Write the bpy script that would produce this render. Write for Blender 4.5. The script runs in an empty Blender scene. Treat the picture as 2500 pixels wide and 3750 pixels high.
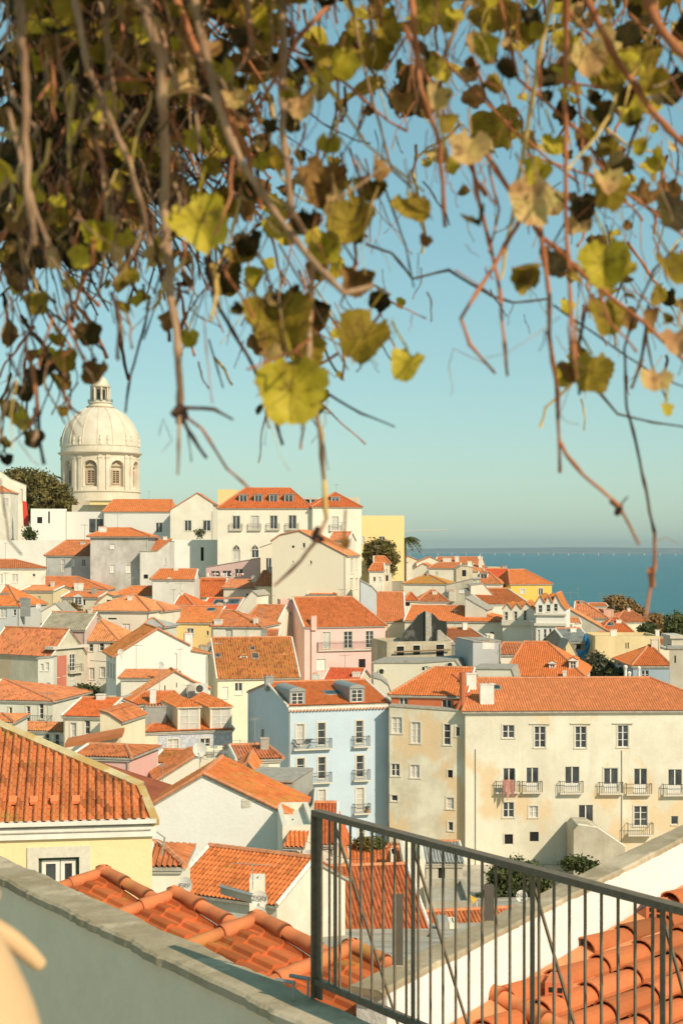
import bpy, bmesh, math, random
import numpy as np
from mathutils import Vector, Matrix, noise
R = math.radians
rnd = random.Random(7)
S = bpy.context.scene
COL = S.collection
# ------------------------------------------------------------------ camera, sky, sun
F = 5600.0            # focal length in photo pixels (2500 px wide)
CAMZ = 60.0
HY = 2005.0           # horizon row of the photo
cam = bpy.data.cameras.new('camera'); camo = bpy.data.objects.new('camera', cam); COL.objects.link(camo)
camo.location = (0, 0, CAMZ); camo.rotation_euler = (R(90), 0, 0)
cam.sensor_fit = 'HORIZONTAL'; cam.sensor_width = 15.6; cam.lens = 15.6*F/2500
cam.shift_x = 0; cam.shift_y = (HY-1875)/2500.0
cam.clip_start = .1; cam.clip_end = 60000
cam.dof.use_dof = True; cam.dof.focus_distance = 110; cam.dof.aperture_fstop = 7.1
S.camera = camo
SUN_AZ = 40.0; SUN_EL = 36.0      # sun behind the camera, to the right
sd = Vector((math.sin(R(SUN_AZ))*math.cos(R(SUN_EL)), -math.cos(R(SUN_AZ))*math.cos(R(SUN_EL)), math.sin(R(SUN_EL))))
world = bpy.data.worlds.new('World'); S.world = world; world.use_nodes = True
nt = world.node_tree; nt.nodes.clear()
sky = nt.nodes.new('ShaderNodeTexSky'); sky.sky_type = 'NISHITA'; sky.sun_disc = False
sky.sun_elevation = R(SUN_EL); sky.sun_rotation = math.atan2(sd.x, sd.y)
sky.altitude = 60; sky.air_density = 1.0; sky.dust_density = .8; sky.ozone_density = 2.0
tint = nt.nodes.new('ShaderNodeMix'); tint.data_type = 'RGBA'; tint.blend_type = 'MULTIPLY'
tint.inputs[0].default_value = 1.0; tint.inputs[7].default_value = (.42, .41, .34, 1)
bg = nt.nodes.new('ShaderNodeBackground'); bg.inputs[1].default_value = .15
out = nt.nodes.new('ShaderNodeOutputWorld')
nt.links.new(sky.outputs[0], tint.inputs[6]); flat = nt.nodes.new('ShaderNodeMix'); flat.data_type = 'RGBA'; flat.blend_type = 'ADD'; flat.inputs[0].default_value = 1; flat.inputs[7].default_value = (.42, 1.14, 1.24, 1)
nt.links.new(tint.outputs[2], flat.inputs[6]); nt.links.new(flat.outputs[2], bg.inputs[0]); nt.links.new(bg.outputs[0], out.inputs[0])
sl = bpy.data.lights.new('sun', 'SUN'); sl.energy = 3.5; sl.angle = R(.5); sl.color = (1, .86, .69)
so = bpy.data.objects.new('sun', sl); COL.objects.link(so); so.location = (20, -20, 90)
so.rotation_euler = sd.to_track_quat('Z', 'Y').to_euler()
S.view_settings.view_transform = 'Standard'; S.view_settings.look = 'None'
S.view_settings.exposure = .42; S.view_settings.gamma = 1; S.view_settings.use_curve_mapping = False
S.cycles.max_bounces = 6; S.cycles.diffuse_bounces = 3; S.cycles.transparent_max_bounces = 6

# ------------------------------------------------------------------ materials
MATS = {}
def newmat(name):
    m = bpy.data.materials.new(name); m.use_nodes = True
    n = m.node_tree.nodes; b = n['Principled BSDF']; b.inputs['Specular IOR Level'].default_value = .25
    return m, n, m.node_tree.links, b
def N(n, t, **k):
    x = n.new('ShaderNode'+t)
    for a, v in k.items(): setattr(x, a, v)
    return x
def noise_tex(n, l, vec, scale, detail=4, rough=.6):
    t = N(n, 'TexNoise'); t.inputs['Scale'].default_value = scale; t.inputs['Detail'].default_value = detail
    t.inputs['Roughness'].default_value = rough
    if vec: l.new(vec, t.inputs['Vector'])
    return t.outputs['Fac']
def ramp(n, l, fac, stops):
    r = N(n, 'ValToRGB'); e = r.color_ramp.elements
    while len(e) > 1: e.remove(e[-1])
    e[0].position = stops[0][0]; e[0].color = (*stops[0][1], 1)
    for p, c in stops[1:]:
        k = e.new(p); k.color = (*c, 1)
    l.new(fac, r.inputs[0]); return r.outputs[0]
def mixc(n, l, fac, a, b, mode='MIX'):
    m = N(n, 'Mix', data_type='RGBA', blend_type=mode)
    for i, x in ((0, fac), (6, a), (7, b)):
        if isinstance(x, (int, float)): m.inputs[i].default_value = x
        elif isinstance(x, tuple): m.inputs[i].default_value = (*x, 1)
        else: l.new(x, m.inputs[i])
    return m.outputs[2]
def bump(n, l, b, h, st, d=.02):
    bp = N(n, 'Bump'); bp.inputs['Strength'].default_value = st; bp.inputs['Distance'].default_value = d
    l.new(h, bp.inputs['Height']); l.new(bp.outputs[0], b.inputs['Normal'])
def mapped(n, l, sc):
    t = N(n, 'TexCoord'); m = N(n, 'Mapping'); m.inputs['Scale'].default_value = sc
    l.new(t.outputs['Object'], m.inputs[0]); return m.outputs[0]
def wallmat(c, dirt=.3, stain=None, sc=1.0):
    key = ('w', c, dirt, stain, sc)
    if key in MATS: return MATS[key]
    m, n, l, b = newmat('plaster'); b.inputs['Roughness'].default_value = .92; b.inputs['Specular IOR Level'].default_value = .1
    v1 = mapped(n, l, (1, 1, 1)); v2 = mapped(n, l, (1.3, 1.3, .16))
    g = (c[0]*.60+.02, c[1]*.56+.02, c[2]*.48+.015)
    f1 = noise_tex(n, l, v1, .35*sc, 8, .65); f2 = noise_tex(n, l, v2, 1.1*sc, 6, .7)
    r1 = ramp(n, l, f1, [(.40, (0, 0, 0)), (.66, (1, 1, 1))]); r2 = ramp(n, l, f2, [(.48, (0, 0, 0)), (.66, (1, 1, 1))])
    mx = mixc(n, l, .5, r1, r2, 'SCREEN')
    sc_ = N(n, 'Math', operation='MULTIPLY'); l.new(mx, sc_.inputs[0]); sc_.inputs[1].default_value = dirt
    col = mixc(n, l, sc_.outputs[0], c, g)
    if stain:
        v3 = mapped(n, l, (1, 1, .7)); f3 = noise_tex(n, l, v3, .22*sc, 7, .6)
        r3 = ramp(n, l, f3, [(.53, (0, 0, 0)), (.6, (.8, .8, .8))]); col = mixc(n, l, r3, col, stain)
    f4 = noise_tex(n, l, v1, 6, 5, .7)
    col = mixc(n, l, .10, col, mixc(n, l, 1.0, ramp(n, l, f4, [(.3, (.35, .35, .35)), (.7, (1, 1, 1))]), c, 'MULTIPLY'))
    l.new(col, b.inputs['Base Color']); bump(n, l, b, f4, .5, .03)
    MATS[key] = m; return m
def tilemat(c, dark=.5, lichen=.0, pitch=.22, row=.36):
    key = ('t', c, dark, lichen, pitch, row)
    if key in MATS: return MATS[key]
    m, n, l, b = newmat('roof_tile'); b.inputs['Roughness'].default_value = .85; b.inputs['Specular IOR Level'].default_value = .15
    uv = N(n, 'UVMap'); sp = N(n, 'SeparateXYZ'); l.new(uv.outputs[0], sp.inputs[0])
    def fl(o, d, off=0):
        a = N(n, 'Math', operation='DIVIDE'); l.new(o, a.inputs[0]); a.inputs[1].default_value = d
        a2 = N(n, 'Math', operation='ADD'); l.new(a.outputs[0], a2.inputs[0]); a2.inputs[1].default_value = off
        f = N(n, 'Math', operation='FLOOR'); l.new(a2.outputs[0], f.inputs[0]); return f.outputs[0]
    cb = N(n, 'CombineXYZ'); l.new(fl(sp.outputs[0], pitch, .5), cb.inputs[0]); l.new(fl(sp.outputs[1], row), cb.inputs[1])
    wn = N(n, 'TexWhiteNoise', noise_dimensions='2D'); l.new(cb.outputs[0], wn.inputs['Vector'])
    d1 = tuple(x*(1-dark*.62) for x in c); l1 = tuple(min(1, x*1.16+.012) for x in c)
    col = ramp(n, l, wn.outputs['Value'], [(0, d1), (.35, c), (.8, c), (1, l1)])
    v = mapped(n, l, (1, 1, 1)); f = noise_tex(n, l, v, .5, 7, .65)
    col = mixc(n, l, ramp(n, l, f, [(.4, (0, 0, 0)), (.75, (.8*dark,)*3)]), col, tuple(x*.55 for x in (c[0]*.8, c[1]*1.1, c[2]*1.3)))
    f5 = noise_tex(n, l, v, 9, 6, .7)
    col = mixc(n, l, ramp(n, l, f5, [(.5, (0, 0, 0)), (.8, (.45, .45, .45))]), col, (c[0]*.5, c[1]*.55, c[2]*.6))
    if lichen:
        f6 = noise_tex(n, l, v, 1.3, 8, .7)
        col = mixc(n, l, ramp(n, l, f6, [(.62-lichen*.25, (0, 0, 0)), (.72-lichen*.15, (.75, .75, .75))]), col, (.42, .27, .06))
    l.new(col, b.inputs['Base Color']); bump(n, l, b, f5, .4, .01)
    MATS[key] = m; return m
def plain(name, c, rough=.7, metal=0, var=.15, sc=8, spec=.25):
    key = ('p', name, c, rough)
    if key in MATS: return MATS[key]
    m, n, l, b = newmat(name); b.inputs['Roughness'].default_value = rough; b.inputs['Metallic'].default_value = metal
    b.inputs['Specular IOR Level'].default_value = spec
    f = noise_tex(n, l, mapped(n, l, (1, 1, 1)), sc, 5, .65)
    l.new(ramp(n, l, f, [(.3, tuple(x*(1-var) for x in c)), (.7, tuple(min(1, x*(1+var*.4)) for x in c))]), b.inputs['Base Color'])
    bump(n, l, b, f, .25, .01)
    MATS[key] = m; return m
def glassmat(c=(.03, .035, .035)):
    key = ('g', c)
    if key in MATS: return MATS[key]
    m, n, l, b = newmat('window_glass'); b.inputs['Roughness'].default_value = .12; b.inputs['Specular IOR Level'].default_value = .5
    f = noise_tex(n, l, mapped(n, l, (1, 1, .5)), 1.7, 2, .5)
    l.new(ramp(n, l, f, [(.35, c), (.7, tuple(x*2.4+.01 for x in c))]), b.inputs['Base Color'])
    bump(n, l, b, f, .1, .02); MATS[key] = m; return m
def leafmat(name, c1, c2, c3, trans=.35, sc=3.0):
    m, n, l, b = newmat(name); b.inputs['Roughness'].default_value = .6
    v = mapped(n, l, (1, 1, 1)); f = noise_tex(n, l, v, sc, 5, .6)
    col = ramp(n, l, f, [(.3, c1), (.5, c2), (.72, c3)]); l.new(col, b.inputs['Base Color'])
    if trans:
        t = N(n, 'BsdfTranslucent'); l.new(col, t.inputs[0]); mx = N(n, 'MixShader'); mx.inputs[0].default_value = trans
        o = n['Material Output']; l.new(b.outputs[0], mx.inputs[1]); l.new(t.outputs[0], mx.inputs[2]); l.new(mx.outputs[0], o.inputs[0])
    return m
WHITE = (.82, .75, .60); CREAM = (.80, .70, .50); YEL = (.82, .62, .28); GREYW = (.64, .59, .49); OLD = (.60, .55, .42)
PINK = (.82, .55, .45); BLUE = (.50, .62, .72); STONE = (.66, .60, .49); TAN = (.70, .58, .36)
T_NEW = (.66, .205, .062); T_OLD = (.56, .19, .07); T_BRN = (.52, .185, .055); T_PAL = (.70, .27, .105); T_OCH = (.55, .22, .05)
M_FRAME = plain('painted_frame', (.78, .74, .64), .6); M_TRIM = plain('stone_trim', (.66, .60, .47), .85)
M_GLASS = glassmat(); M_CURT = plain('curtain_pane', (.55, .52, .44), .5, sc=3); M_DARK = plain('dark_interior', (.02, .02, .018), .9)
M_IRON = plain('iron_paint', (.10, .095, .08), .6); M_CEM = plain('cement', (.42, .38, .30), .95, var=.35, sc=3)
M_RIDGE = plain('ridge_mortar', (.62, .26, .12), .9, var=.3, sc=2); M_ZINC = plain('zinc_sheet', (.34, .34, .30), .55, .2, sc=3)
M_WHITE = plain('white_paint', (.78, .73, .62), .8, var=.18, sc=2)

# ------------------------------------------------------------------ projection helpers
CR = {'A': (0, 1600, 1.96), 'B': (700, 1600, 1.96), 'C': (1400, 1800, 1.42545), 'D': (0, 2100, 1.96), 'E': (700, 2100, 1.96),
      'G': (1300, 2100, 1.96), 'H': (0, 2500, 1.96), 'I': (700, 2500, 1.96), 'J': (1400, 2400, 1.42545), 'K': (0, 3000, 1.42545),
      'L': (700, 2900, 1.96), 'M': (1300, 3000, 1.30667), 'N': (1050, 3000, 2.851), 'O': (1900, 2350, 2.6133), 'Q': (1400, 1950, 2.6133),
      'R': (1950, 2100, 2.851), 'S': (400, 2050, 2.6133), 'T': (500, 2700, 2.6133), 'Z': (0, 0, .6272), 'P': (0, 0, 1.0)}
cur = ['P']
def use(k): cur[0] = k
def PX(x): o = CR[cur[0]]; return o[0]+x/o[2]
def PY(y): o = CR[cur[0]]; return o[1]+y/o[2]
def kx(x): return (PX(x)-1250)/F
def W3(x, y, Y): return Vector((kx(x)*Y, Y, CAMZ-(PY(y)-HY)/F*Y))
def zpy(y, Y): return CAMZ-(PY(y)-HY)/F*Y
def smooth(a, b, t):
    t = max(0, min(1, (t-a)/(b-a))); return t*t*(3-2*t)
def ground(x, y):
    z = np.interp(y, [0, 12, 38, 80, 120, 145, 190, 230, 300, 420, 560, 700], [55.5, 54, 49, 40, 33, 33, 37, 41, 51, 60, 66, 60])
    r = smooth(-.01, .10, x/max(y, 60))*smooth(140, 320, y)
    z = z*(1-r)+r*(40-8*smooth(250, 500, y))
    z -= (z+6)*smooth(620, 800, y)
    return z

# ------------------------------------------------------------------ mesh builder
class MB:
    def __init__(s): s.v = []; s.f = []; s.m = []; s.uv = []
    def add(s, vs, fs, m=0, uvs=None):
        o = len(s.v); s.v.extend([tuple(v) for v in vs])
        for i, f in enumerate(fs):
            s.f.append(tuple(o+k for k in f)); s.m.append(m)
            s.uv.append([uvs[k] for k in f] if uvs is not None else None)
    def poly(s, vs, m=0, uvs=None): s.add(vs, [tuple(range(len(vs)))], m, uvs)
    def box(s, o, a, b, c, m=0):
        o, a, b, c = Vector(o), Vector(a), Vector(b), Vector(c)
        p = [o, o+a, o+a+b, o+b, o+c, o+a+c, o+a+b+c, o+b+c]
        fs = [(0, 3, 2, 1), (4, 5, 6, 7), (0, 1, 5, 4), (1, 2, 6, 5), (2, 3, 7, 6), (3, 0, 4, 7)]
        if a.cross(b).dot(c) < 0: fs = [f[::-1] for f in fs]
        s.add(p, fs, m)
    def tube(s, pts, r, m=0, n=6, cap=True):
        pts = [Vector(p) for p in pts]; rs = r if isinstance(r, (list, tuple)) else [r]*len(pts)
        vs = []; ref = None
        for i, p in enumerate(pts):
            d = (pts[min(i+1, len(pts)-1)]-pts[max(i-1, 0)])
            if d.length < 1e-9: d = Vector((0, 0, 1))
            d.normalize()
            if ref is None: ref = Vector((0, 0, 1)) if abs(d.z) < .9 else Vector((1, 0, 0))
            x = d.cross(ref).normalized(); y = x.cross(d); ref = y
            # keep frame
            for k in range(n):
                a = 2*math.pi*k/n; vs.append(p+(x*math.cos(a)+y*math.sin(a))*rs[i])
            ref = y
        fs = []
        for i in range(len(pts)-1):
            for k in range(n):
                k2 = (k+1) % n; fs.append((i*n+k, (i+1)*n+k, (i+1)*n+k2, i*n+k2))
        if cap: fs.append(tuple(range(n))[::-1]); fs.append(tuple(range((len(pts)-1)*n, len(pts)*n)))
        s.add(vs, fs, m)
    def lathe(s, c, prof, m=0, n=24, a0=0, a1=2*math.pi):
        c = Vector(c); full = abs(a1-a0-2*math.pi) < 1e-6; k = n if full else n+1; vs = []
        for r, z in prof:
            for i in range(k):
                a = a0+(a1-a0)*i/n; vs.append(c+Vector((r*math.cos(a), r*math.sin(a), z)))
        fs = []
        for j in range(len(prof)-1):
            for i in range(n):
                i2 = (i+1) % k; fs.append((j*k+i, j*k+i2, (j+1)*k+i2, (j+1)*k+i))
        s.add(vs, fs, m)
    def build(s, name, mats, parent=None, smoothf=False):
        me = bpy.data.meshes.new(name)
        off = parent_loc(parent); v = np.array(s.v, dtype=np.float64) if s.v else np.zeros((0, 3))
        if len(v): v = v-np.array(off)
        me.from_pydata(v.tolist(), [], s.f)
        for mt in (mats if isinstance(mats, (list, tuple)) else [mats]): me.materials.append(mt)
        me.polygons.foreach_set('material_index', s.m)
        if any(u is not None for u in s.uv):
            ul = me.uv_layers.new(name='UVMap'); fl = []
            for f, u in zip(s.f, s.uv): fl.extend([c for q in (u if u is not None else [(0, 0)]*len(f)) for c in q])
            ul.data.foreach_set('uv', fl)
        if smoothf: me.polygons.foreach_set('use_smooth', [True]*len(me.polygons))
        me.update()
        o = bpy.data.objects.new(name, me); COL.objects.link(o)
        if parent: o.parent = parent
        return o
LOC = {}
def parent_loc(p):
    x = Vector((0, 0, 0))
    while p is not None: x += p.location; p = p.parent
    return x
def thing(name, label, cat, loc, group=None, kind=None):
    o = bpy.data.objects.new(name, None); COL.objects.link(o); o.location = loc; o.empty_display_size = .5
    o['label'] = label; o['category'] = cat
    if group: o['group'] = group
    return o
def tag(o, label, cat, group=None):
    o['label'] = label; o['category'] = cat
    if group: o['group'] = group
    return o
def solo(mb, name, mats, label, cat, group=None, smoothf=False):
    """one-mesh thing; origin moved to the middle of its foot"""
    v = np.array(mb.v); c = (v.max(0)+v.min(0))/2; c[2] = v[:, 2].min()
    mb.v = [tuple(x) for x in (v-c)]
    o = mb.build(name, mats, None, smoothf); o.location = Vector(c); return tag(o, label, cat, group)

# ------------------------------------------------------------------ tiled roof face
def tileface(mb, poly, ea, eb, m=0, pitch=.22, amp=.045, row=.36, rows=True, seg=6, lift=.0, jit=0):
    """real barrel-tile relief over a planar convex polygon; ea->eb is the eave direction"""
    ea, eb = Vector(ea), Vector(eb); u = (eb-ea).normalized()
    P = [Vector(p) for p in poly]
    nrm = Vector((0, 0, 0))
    for i in range(len(P)): nrm += (P[i]-P[0]).cross(P[(i+1) % len(P)]-P[0])
    nrm.normalize()
    if nrm.z < 0: nrm = -nrm
    v = nrm.cross(u)
    if v.z < 0: v = -v
    q = [((p-ea).dot(u), (p-ea).dot(v)) for p in P]
    u0 = min(a for a, _ in q); u1 = max(a for a, _ in q)
    if u1-u0 < .05: return
    step = pitch/seg; n = max(2, int(round((u1-u0)/step))); us = np.linspace(u0+1e-4, u1-1e-4, n+1)
    lo = np.full(n+1, 1e9); hi = np.full(n+1, -1e9)
    for i in range(len(q)):
        (a, b), (c, d) = q[i], q[(i+1) % len(q)]
        if abs(c-a) < 1e-9: continue
        t = (us-a)/(c-a); ok = (t >= -1e-6) & (t <= 1+1e-6); vv = b+(d-b)*t
        lo = np.where(ok, np.minimum(lo, vv), lo); hi = np.where(ok, np.maximum(hi, vv), hi)
    hi = np.maximum(hi, lo); vmin = lo.min(); vmax = hi.max()
    ph = (us/pitch) % 1.0
    prof = np.where(np.abs(ph-.5) < .27, -.8*amp, amp*(np.sqrt(np.clip(1-((np.minimum(ph, 1-ph))/.25)**2, 0, 1))*1.3-.3))
    if seg < 6: prof = amp*np.cos(2*math.pi*us/pitch)
    if rows and vmax-vmin > row:
        k = int((vmax-vmin)/row)+1; lv = [(vmin+i*row+e*1e-3, (max(.022, amp*.55) if e else -.006)) for i in range(k+1) for e in (0, 1)][1:]
        lv = lv[:-1]; sag = True
    else:
        lv = [(vmin, 0), (vmax, 0)]
    base = np.array(ea); U = np.array(u); Vv = np.array(v); Nn = np.array(nrm)
    vs = []; uvs = []
    for vk, hk in lv:
        vc = np.clip(vk, lo, hi); pt = base+np.outer(us, U)+np.outer(vc, Vv)+np.outer(prof+hk+lift, Nn)
        vs.extend(map(tuple, pt)); uvs.extend(zip(us.tolist(), (vc-vmin-.002+hk*.1).tolist()))
    # last level
    vc = hi; pt = base+np.outer(us, U)+np.outer(vc, Vv)+np.outer(prof+lift, Nn); vs.extend(map(tuple, pt)); uvs.extend(zip(us.tolist(), (vc-vmin).tolist()))
    L = len(lv)+1; w = n+1; fs = []
    flip = u.cross(v).dot(nrm) < 0
    for j in range(L-1):
        v0 = lv[j][0]
        for i in range(n):
            if hi[i] <= v0 and hi[i+1] <= v0: continue
            if j+1 < len(lv) and lo[i] >= lv[j+1][0] and lo[i+1] >= lv[j+1][0]: continue
            f = (j*w+i, j*w+i+1, (j+1)*w+i+1, (j+1)*w+i); fs.append(f[::-1] if flip else f)
    mb.add(vs, fs, m, uvs)
def ridgecap(mb, a, b, r=.12, m=1, seg=.4):
    a, b = Vector(a), Vector(b); L = (b-a).length
    if L < .2: return
    n = max(1, int(L/seg)); pts = []; rs = []
    if L/n > .8 or r < .1: mb.tube([a, b], r, m, 6); return
    for i in range(n):
        pts += [a+(b-a)*(i/n), a+(b-a)*((i+.97)/n)]; rs += [r*1.08, r*.92]
    mb.tube(pts, rs, m, 7)

# ------------------------------------------------------------------ walls with real window openings
def wall(mb, O, e, zb, prof, holes, m=0, n_in=None, rev=.16, mrev=0):
    """O plan point, e unit dir, prof [(u,z)...] top line, holes [(u0,z0,u1,z1)]"""
    def pt(u, z, d=0): return Vector((O[0]+e[0]*u+n_in[0]*d, O[1]+e[1]*u+n_in[1]*d, z))
    us = sorted(set([round(u, 4) for u, _ in prof]+[round(x, 4) for h in holes for x in (h[0], h[2])]))
    us = [x for x in us if prof[0][0]-1e-3 <= x <= prof[-1][0]+1e-3]
    def top(u, side):
        for (a, za), (b, zb_) in zip(prof, prof[1:]):
            if b-a < 1e-6: continue
            if (a-1e-3 <= u <= b+1e-3) and not ((side > 0 and u >= b-1e-3 and b < prof[-1][0]-1e-6) or (side < 0 and u <= a+1e-3 and a > prof[0][0]+1e-6)):
                return za+(zb_-za)*(u-a)/(b-a)
        return prof[-1][1]
    for a, b in zip(us, us[1:]):
        if b-a < 1e-4: continue
        hs = sorted([h for h in holes if h[0] < b-1e-3 and h[2] > a+1e-3], key=lambda h: h[1]); z = zb
        for h in hs:
            if h[1] > z+1e-4: mb.poly([pt(a, z), pt(b, z), pt(b, h[1]), pt(a, h[1])], m)
            z = max(z, h[3])
        mb.poly([pt(a, z), pt(b, z), pt(b, max(z, top(b, -1))), pt(a, max(z, top(a, 1)))], m)
    for (a, z0, b, z1) in holes:
        for q in ([(a, z0), (a, z1)], [(a, z1), (b, z1)], [(b, z1), (b, z0)], [(b, z0), (a, z0)]):
            mb.poly([pt(*q[0]), pt(*q[0], rev), pt(*q[1], rev), pt(*q[1])], mrev)
def window(root, O, e, nin, h, st, Y):
    """style letters: a casement, c curtained, d dark hole, k door, v shuttered; + b balcony, t trim, 0 no sill"""
    a, z0, b, z1 = h; w = b-a; hh = z1-z0
    E = Vector((e[0], e[1], 0)); NI = Vector((nin[0], nin[1], 0)); Zu = Vector((0, 0, 1))
    def pt(u, z, d=0): return Vector((O[0], O[1], z))+E*u+NI*d
    far = Y > 230; mb = MB(); fw = .05 if not far else .07
    dark = 'd' in st
    if not dark:
        for (x0, y0, x1, y1) in ((a, z0, a+fw, z1), (b-fw, z0, b, z1), (a+fw, z1-fw, b-fw, z1), (a+fw, z0, b-fw, z0+fw)):
            mb.box(pt(x0, y0, .07), E*(x1-x0), NI*.06, Zu*(y1-y0), 0)
        if w > .7:
            c = (a+b)/2; mb.box(pt(c-.05, z0+fw, .075), E*.10, NI*.055, Zu*(hh-2*fw), 0)
        nr = 0 if far else (max(1, int(round(hh/.55)))-1 if 'a' in st or 'c' in st else 0)
        for i in range(nr):
            zz = z0+hh*(i+1)/(nr+1); mb.box(pt(a+fw, zz-.02, .08), E*(w-2*fw), NI*.045, Zu*.04, 0)
        if 'k' in st: mb.box(pt(a+fw, z0+fw, .085), E*(w-2*fw), NI*.03, Zu*(hh*.3), 0)
    tw = .13 if 't' in st else 0
    if tw:
        for (x0, y0, x1, y1) in ((a-tw, z0-.02, a-.005, z1+tw), (b+.005, z0-.02, b+tw, z1+tw), (a-.005, z1+.005, b+.005, z1+tw)):
            mb.box(pt(x0, y0, -.035), E*(x1-x0), NI*.05, Zu*(y1-y0), 1)
    if 'b' not in st and '0' not in st and not dark: mb.box(pt(a-tw-.03, z0-.09, -.07), E*(w+2*tw+.06), NI*.09, Zu*.085, 1)
    if dark and not mb.f:
        mb.box(pt(a, z0, .02), E*.03, NI*.05, Zu*hh, 1)
    wo = mb.build('window', [M_FRAME, M_TRIM], root)
    p = MB(); p.poly([pt(a, z0, .125), pt(b, z0, .125), pt(b, z1, .125), pt(a, z1, .125)], 0)
    gm = M_DARK if dark else (M_CURT if 'c' in st or ('t' in st and 'k' not in st and rnd.random() < .12) else (M_FRAME if 'v' in st else M_GLASS))
    p.build('pane', gm, wo)
    if 'h' in st:    # one open leaf
        q = MB(); q.box(pt(b-.02, z0+.03, -.45), E*.04, NI*.5, Zu*(hh-.06), 0); q.build('shutter', M_FRAME, wo)
def balcony(root, O, e, nin, a, b, zf, Y, out=.5, hgt=1.0):
    E = Vector((e[0], e[1], 0)); NI = Vector((nin[0], nin[1], 0)); Zu = Vector((0, 0, 1))
    def pt(u, z, d=0): return Vector((O[0], O[1], z))+E*u+NI*d
    mb = MB(); mb.box(pt(a, zf-.12, -out), E*(b-a), NI*(out-.003), Zu*.12, 0)
    o = mb.build('balcony', M_TRIM, root); r = MB(); t = .022 if Y < 200 else .035; gap = .13 if Y < 100 else (.17 if Y < 160 else .3)
    r.box(pt(a, zf+hgt-.04, -out), E*(b-a), NI*.04, Zu*.04, 0)
    for s_ in (a, b-.04): r.box(pt(s_, zf+hgt-.04, -out+.04), E*.04, NI*(out-.06), Zu*.04, 0)
    n = max(2, int((b-a)/gap))
    for i in range(n+1): r.box(pt(a+(b-a-t)*i/n, zf, -out+.005), E*t, NI*t, Zu*(hgt-.04), 0)
    for s_ in (a, b-t):
        for k in range(1, 3): r.box(pt(s_, zf, -out+out*k/3), E*t, NI*t, Zu*(hgt-.04), 0)
    r.build('railing', M_IRON, o)

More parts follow.
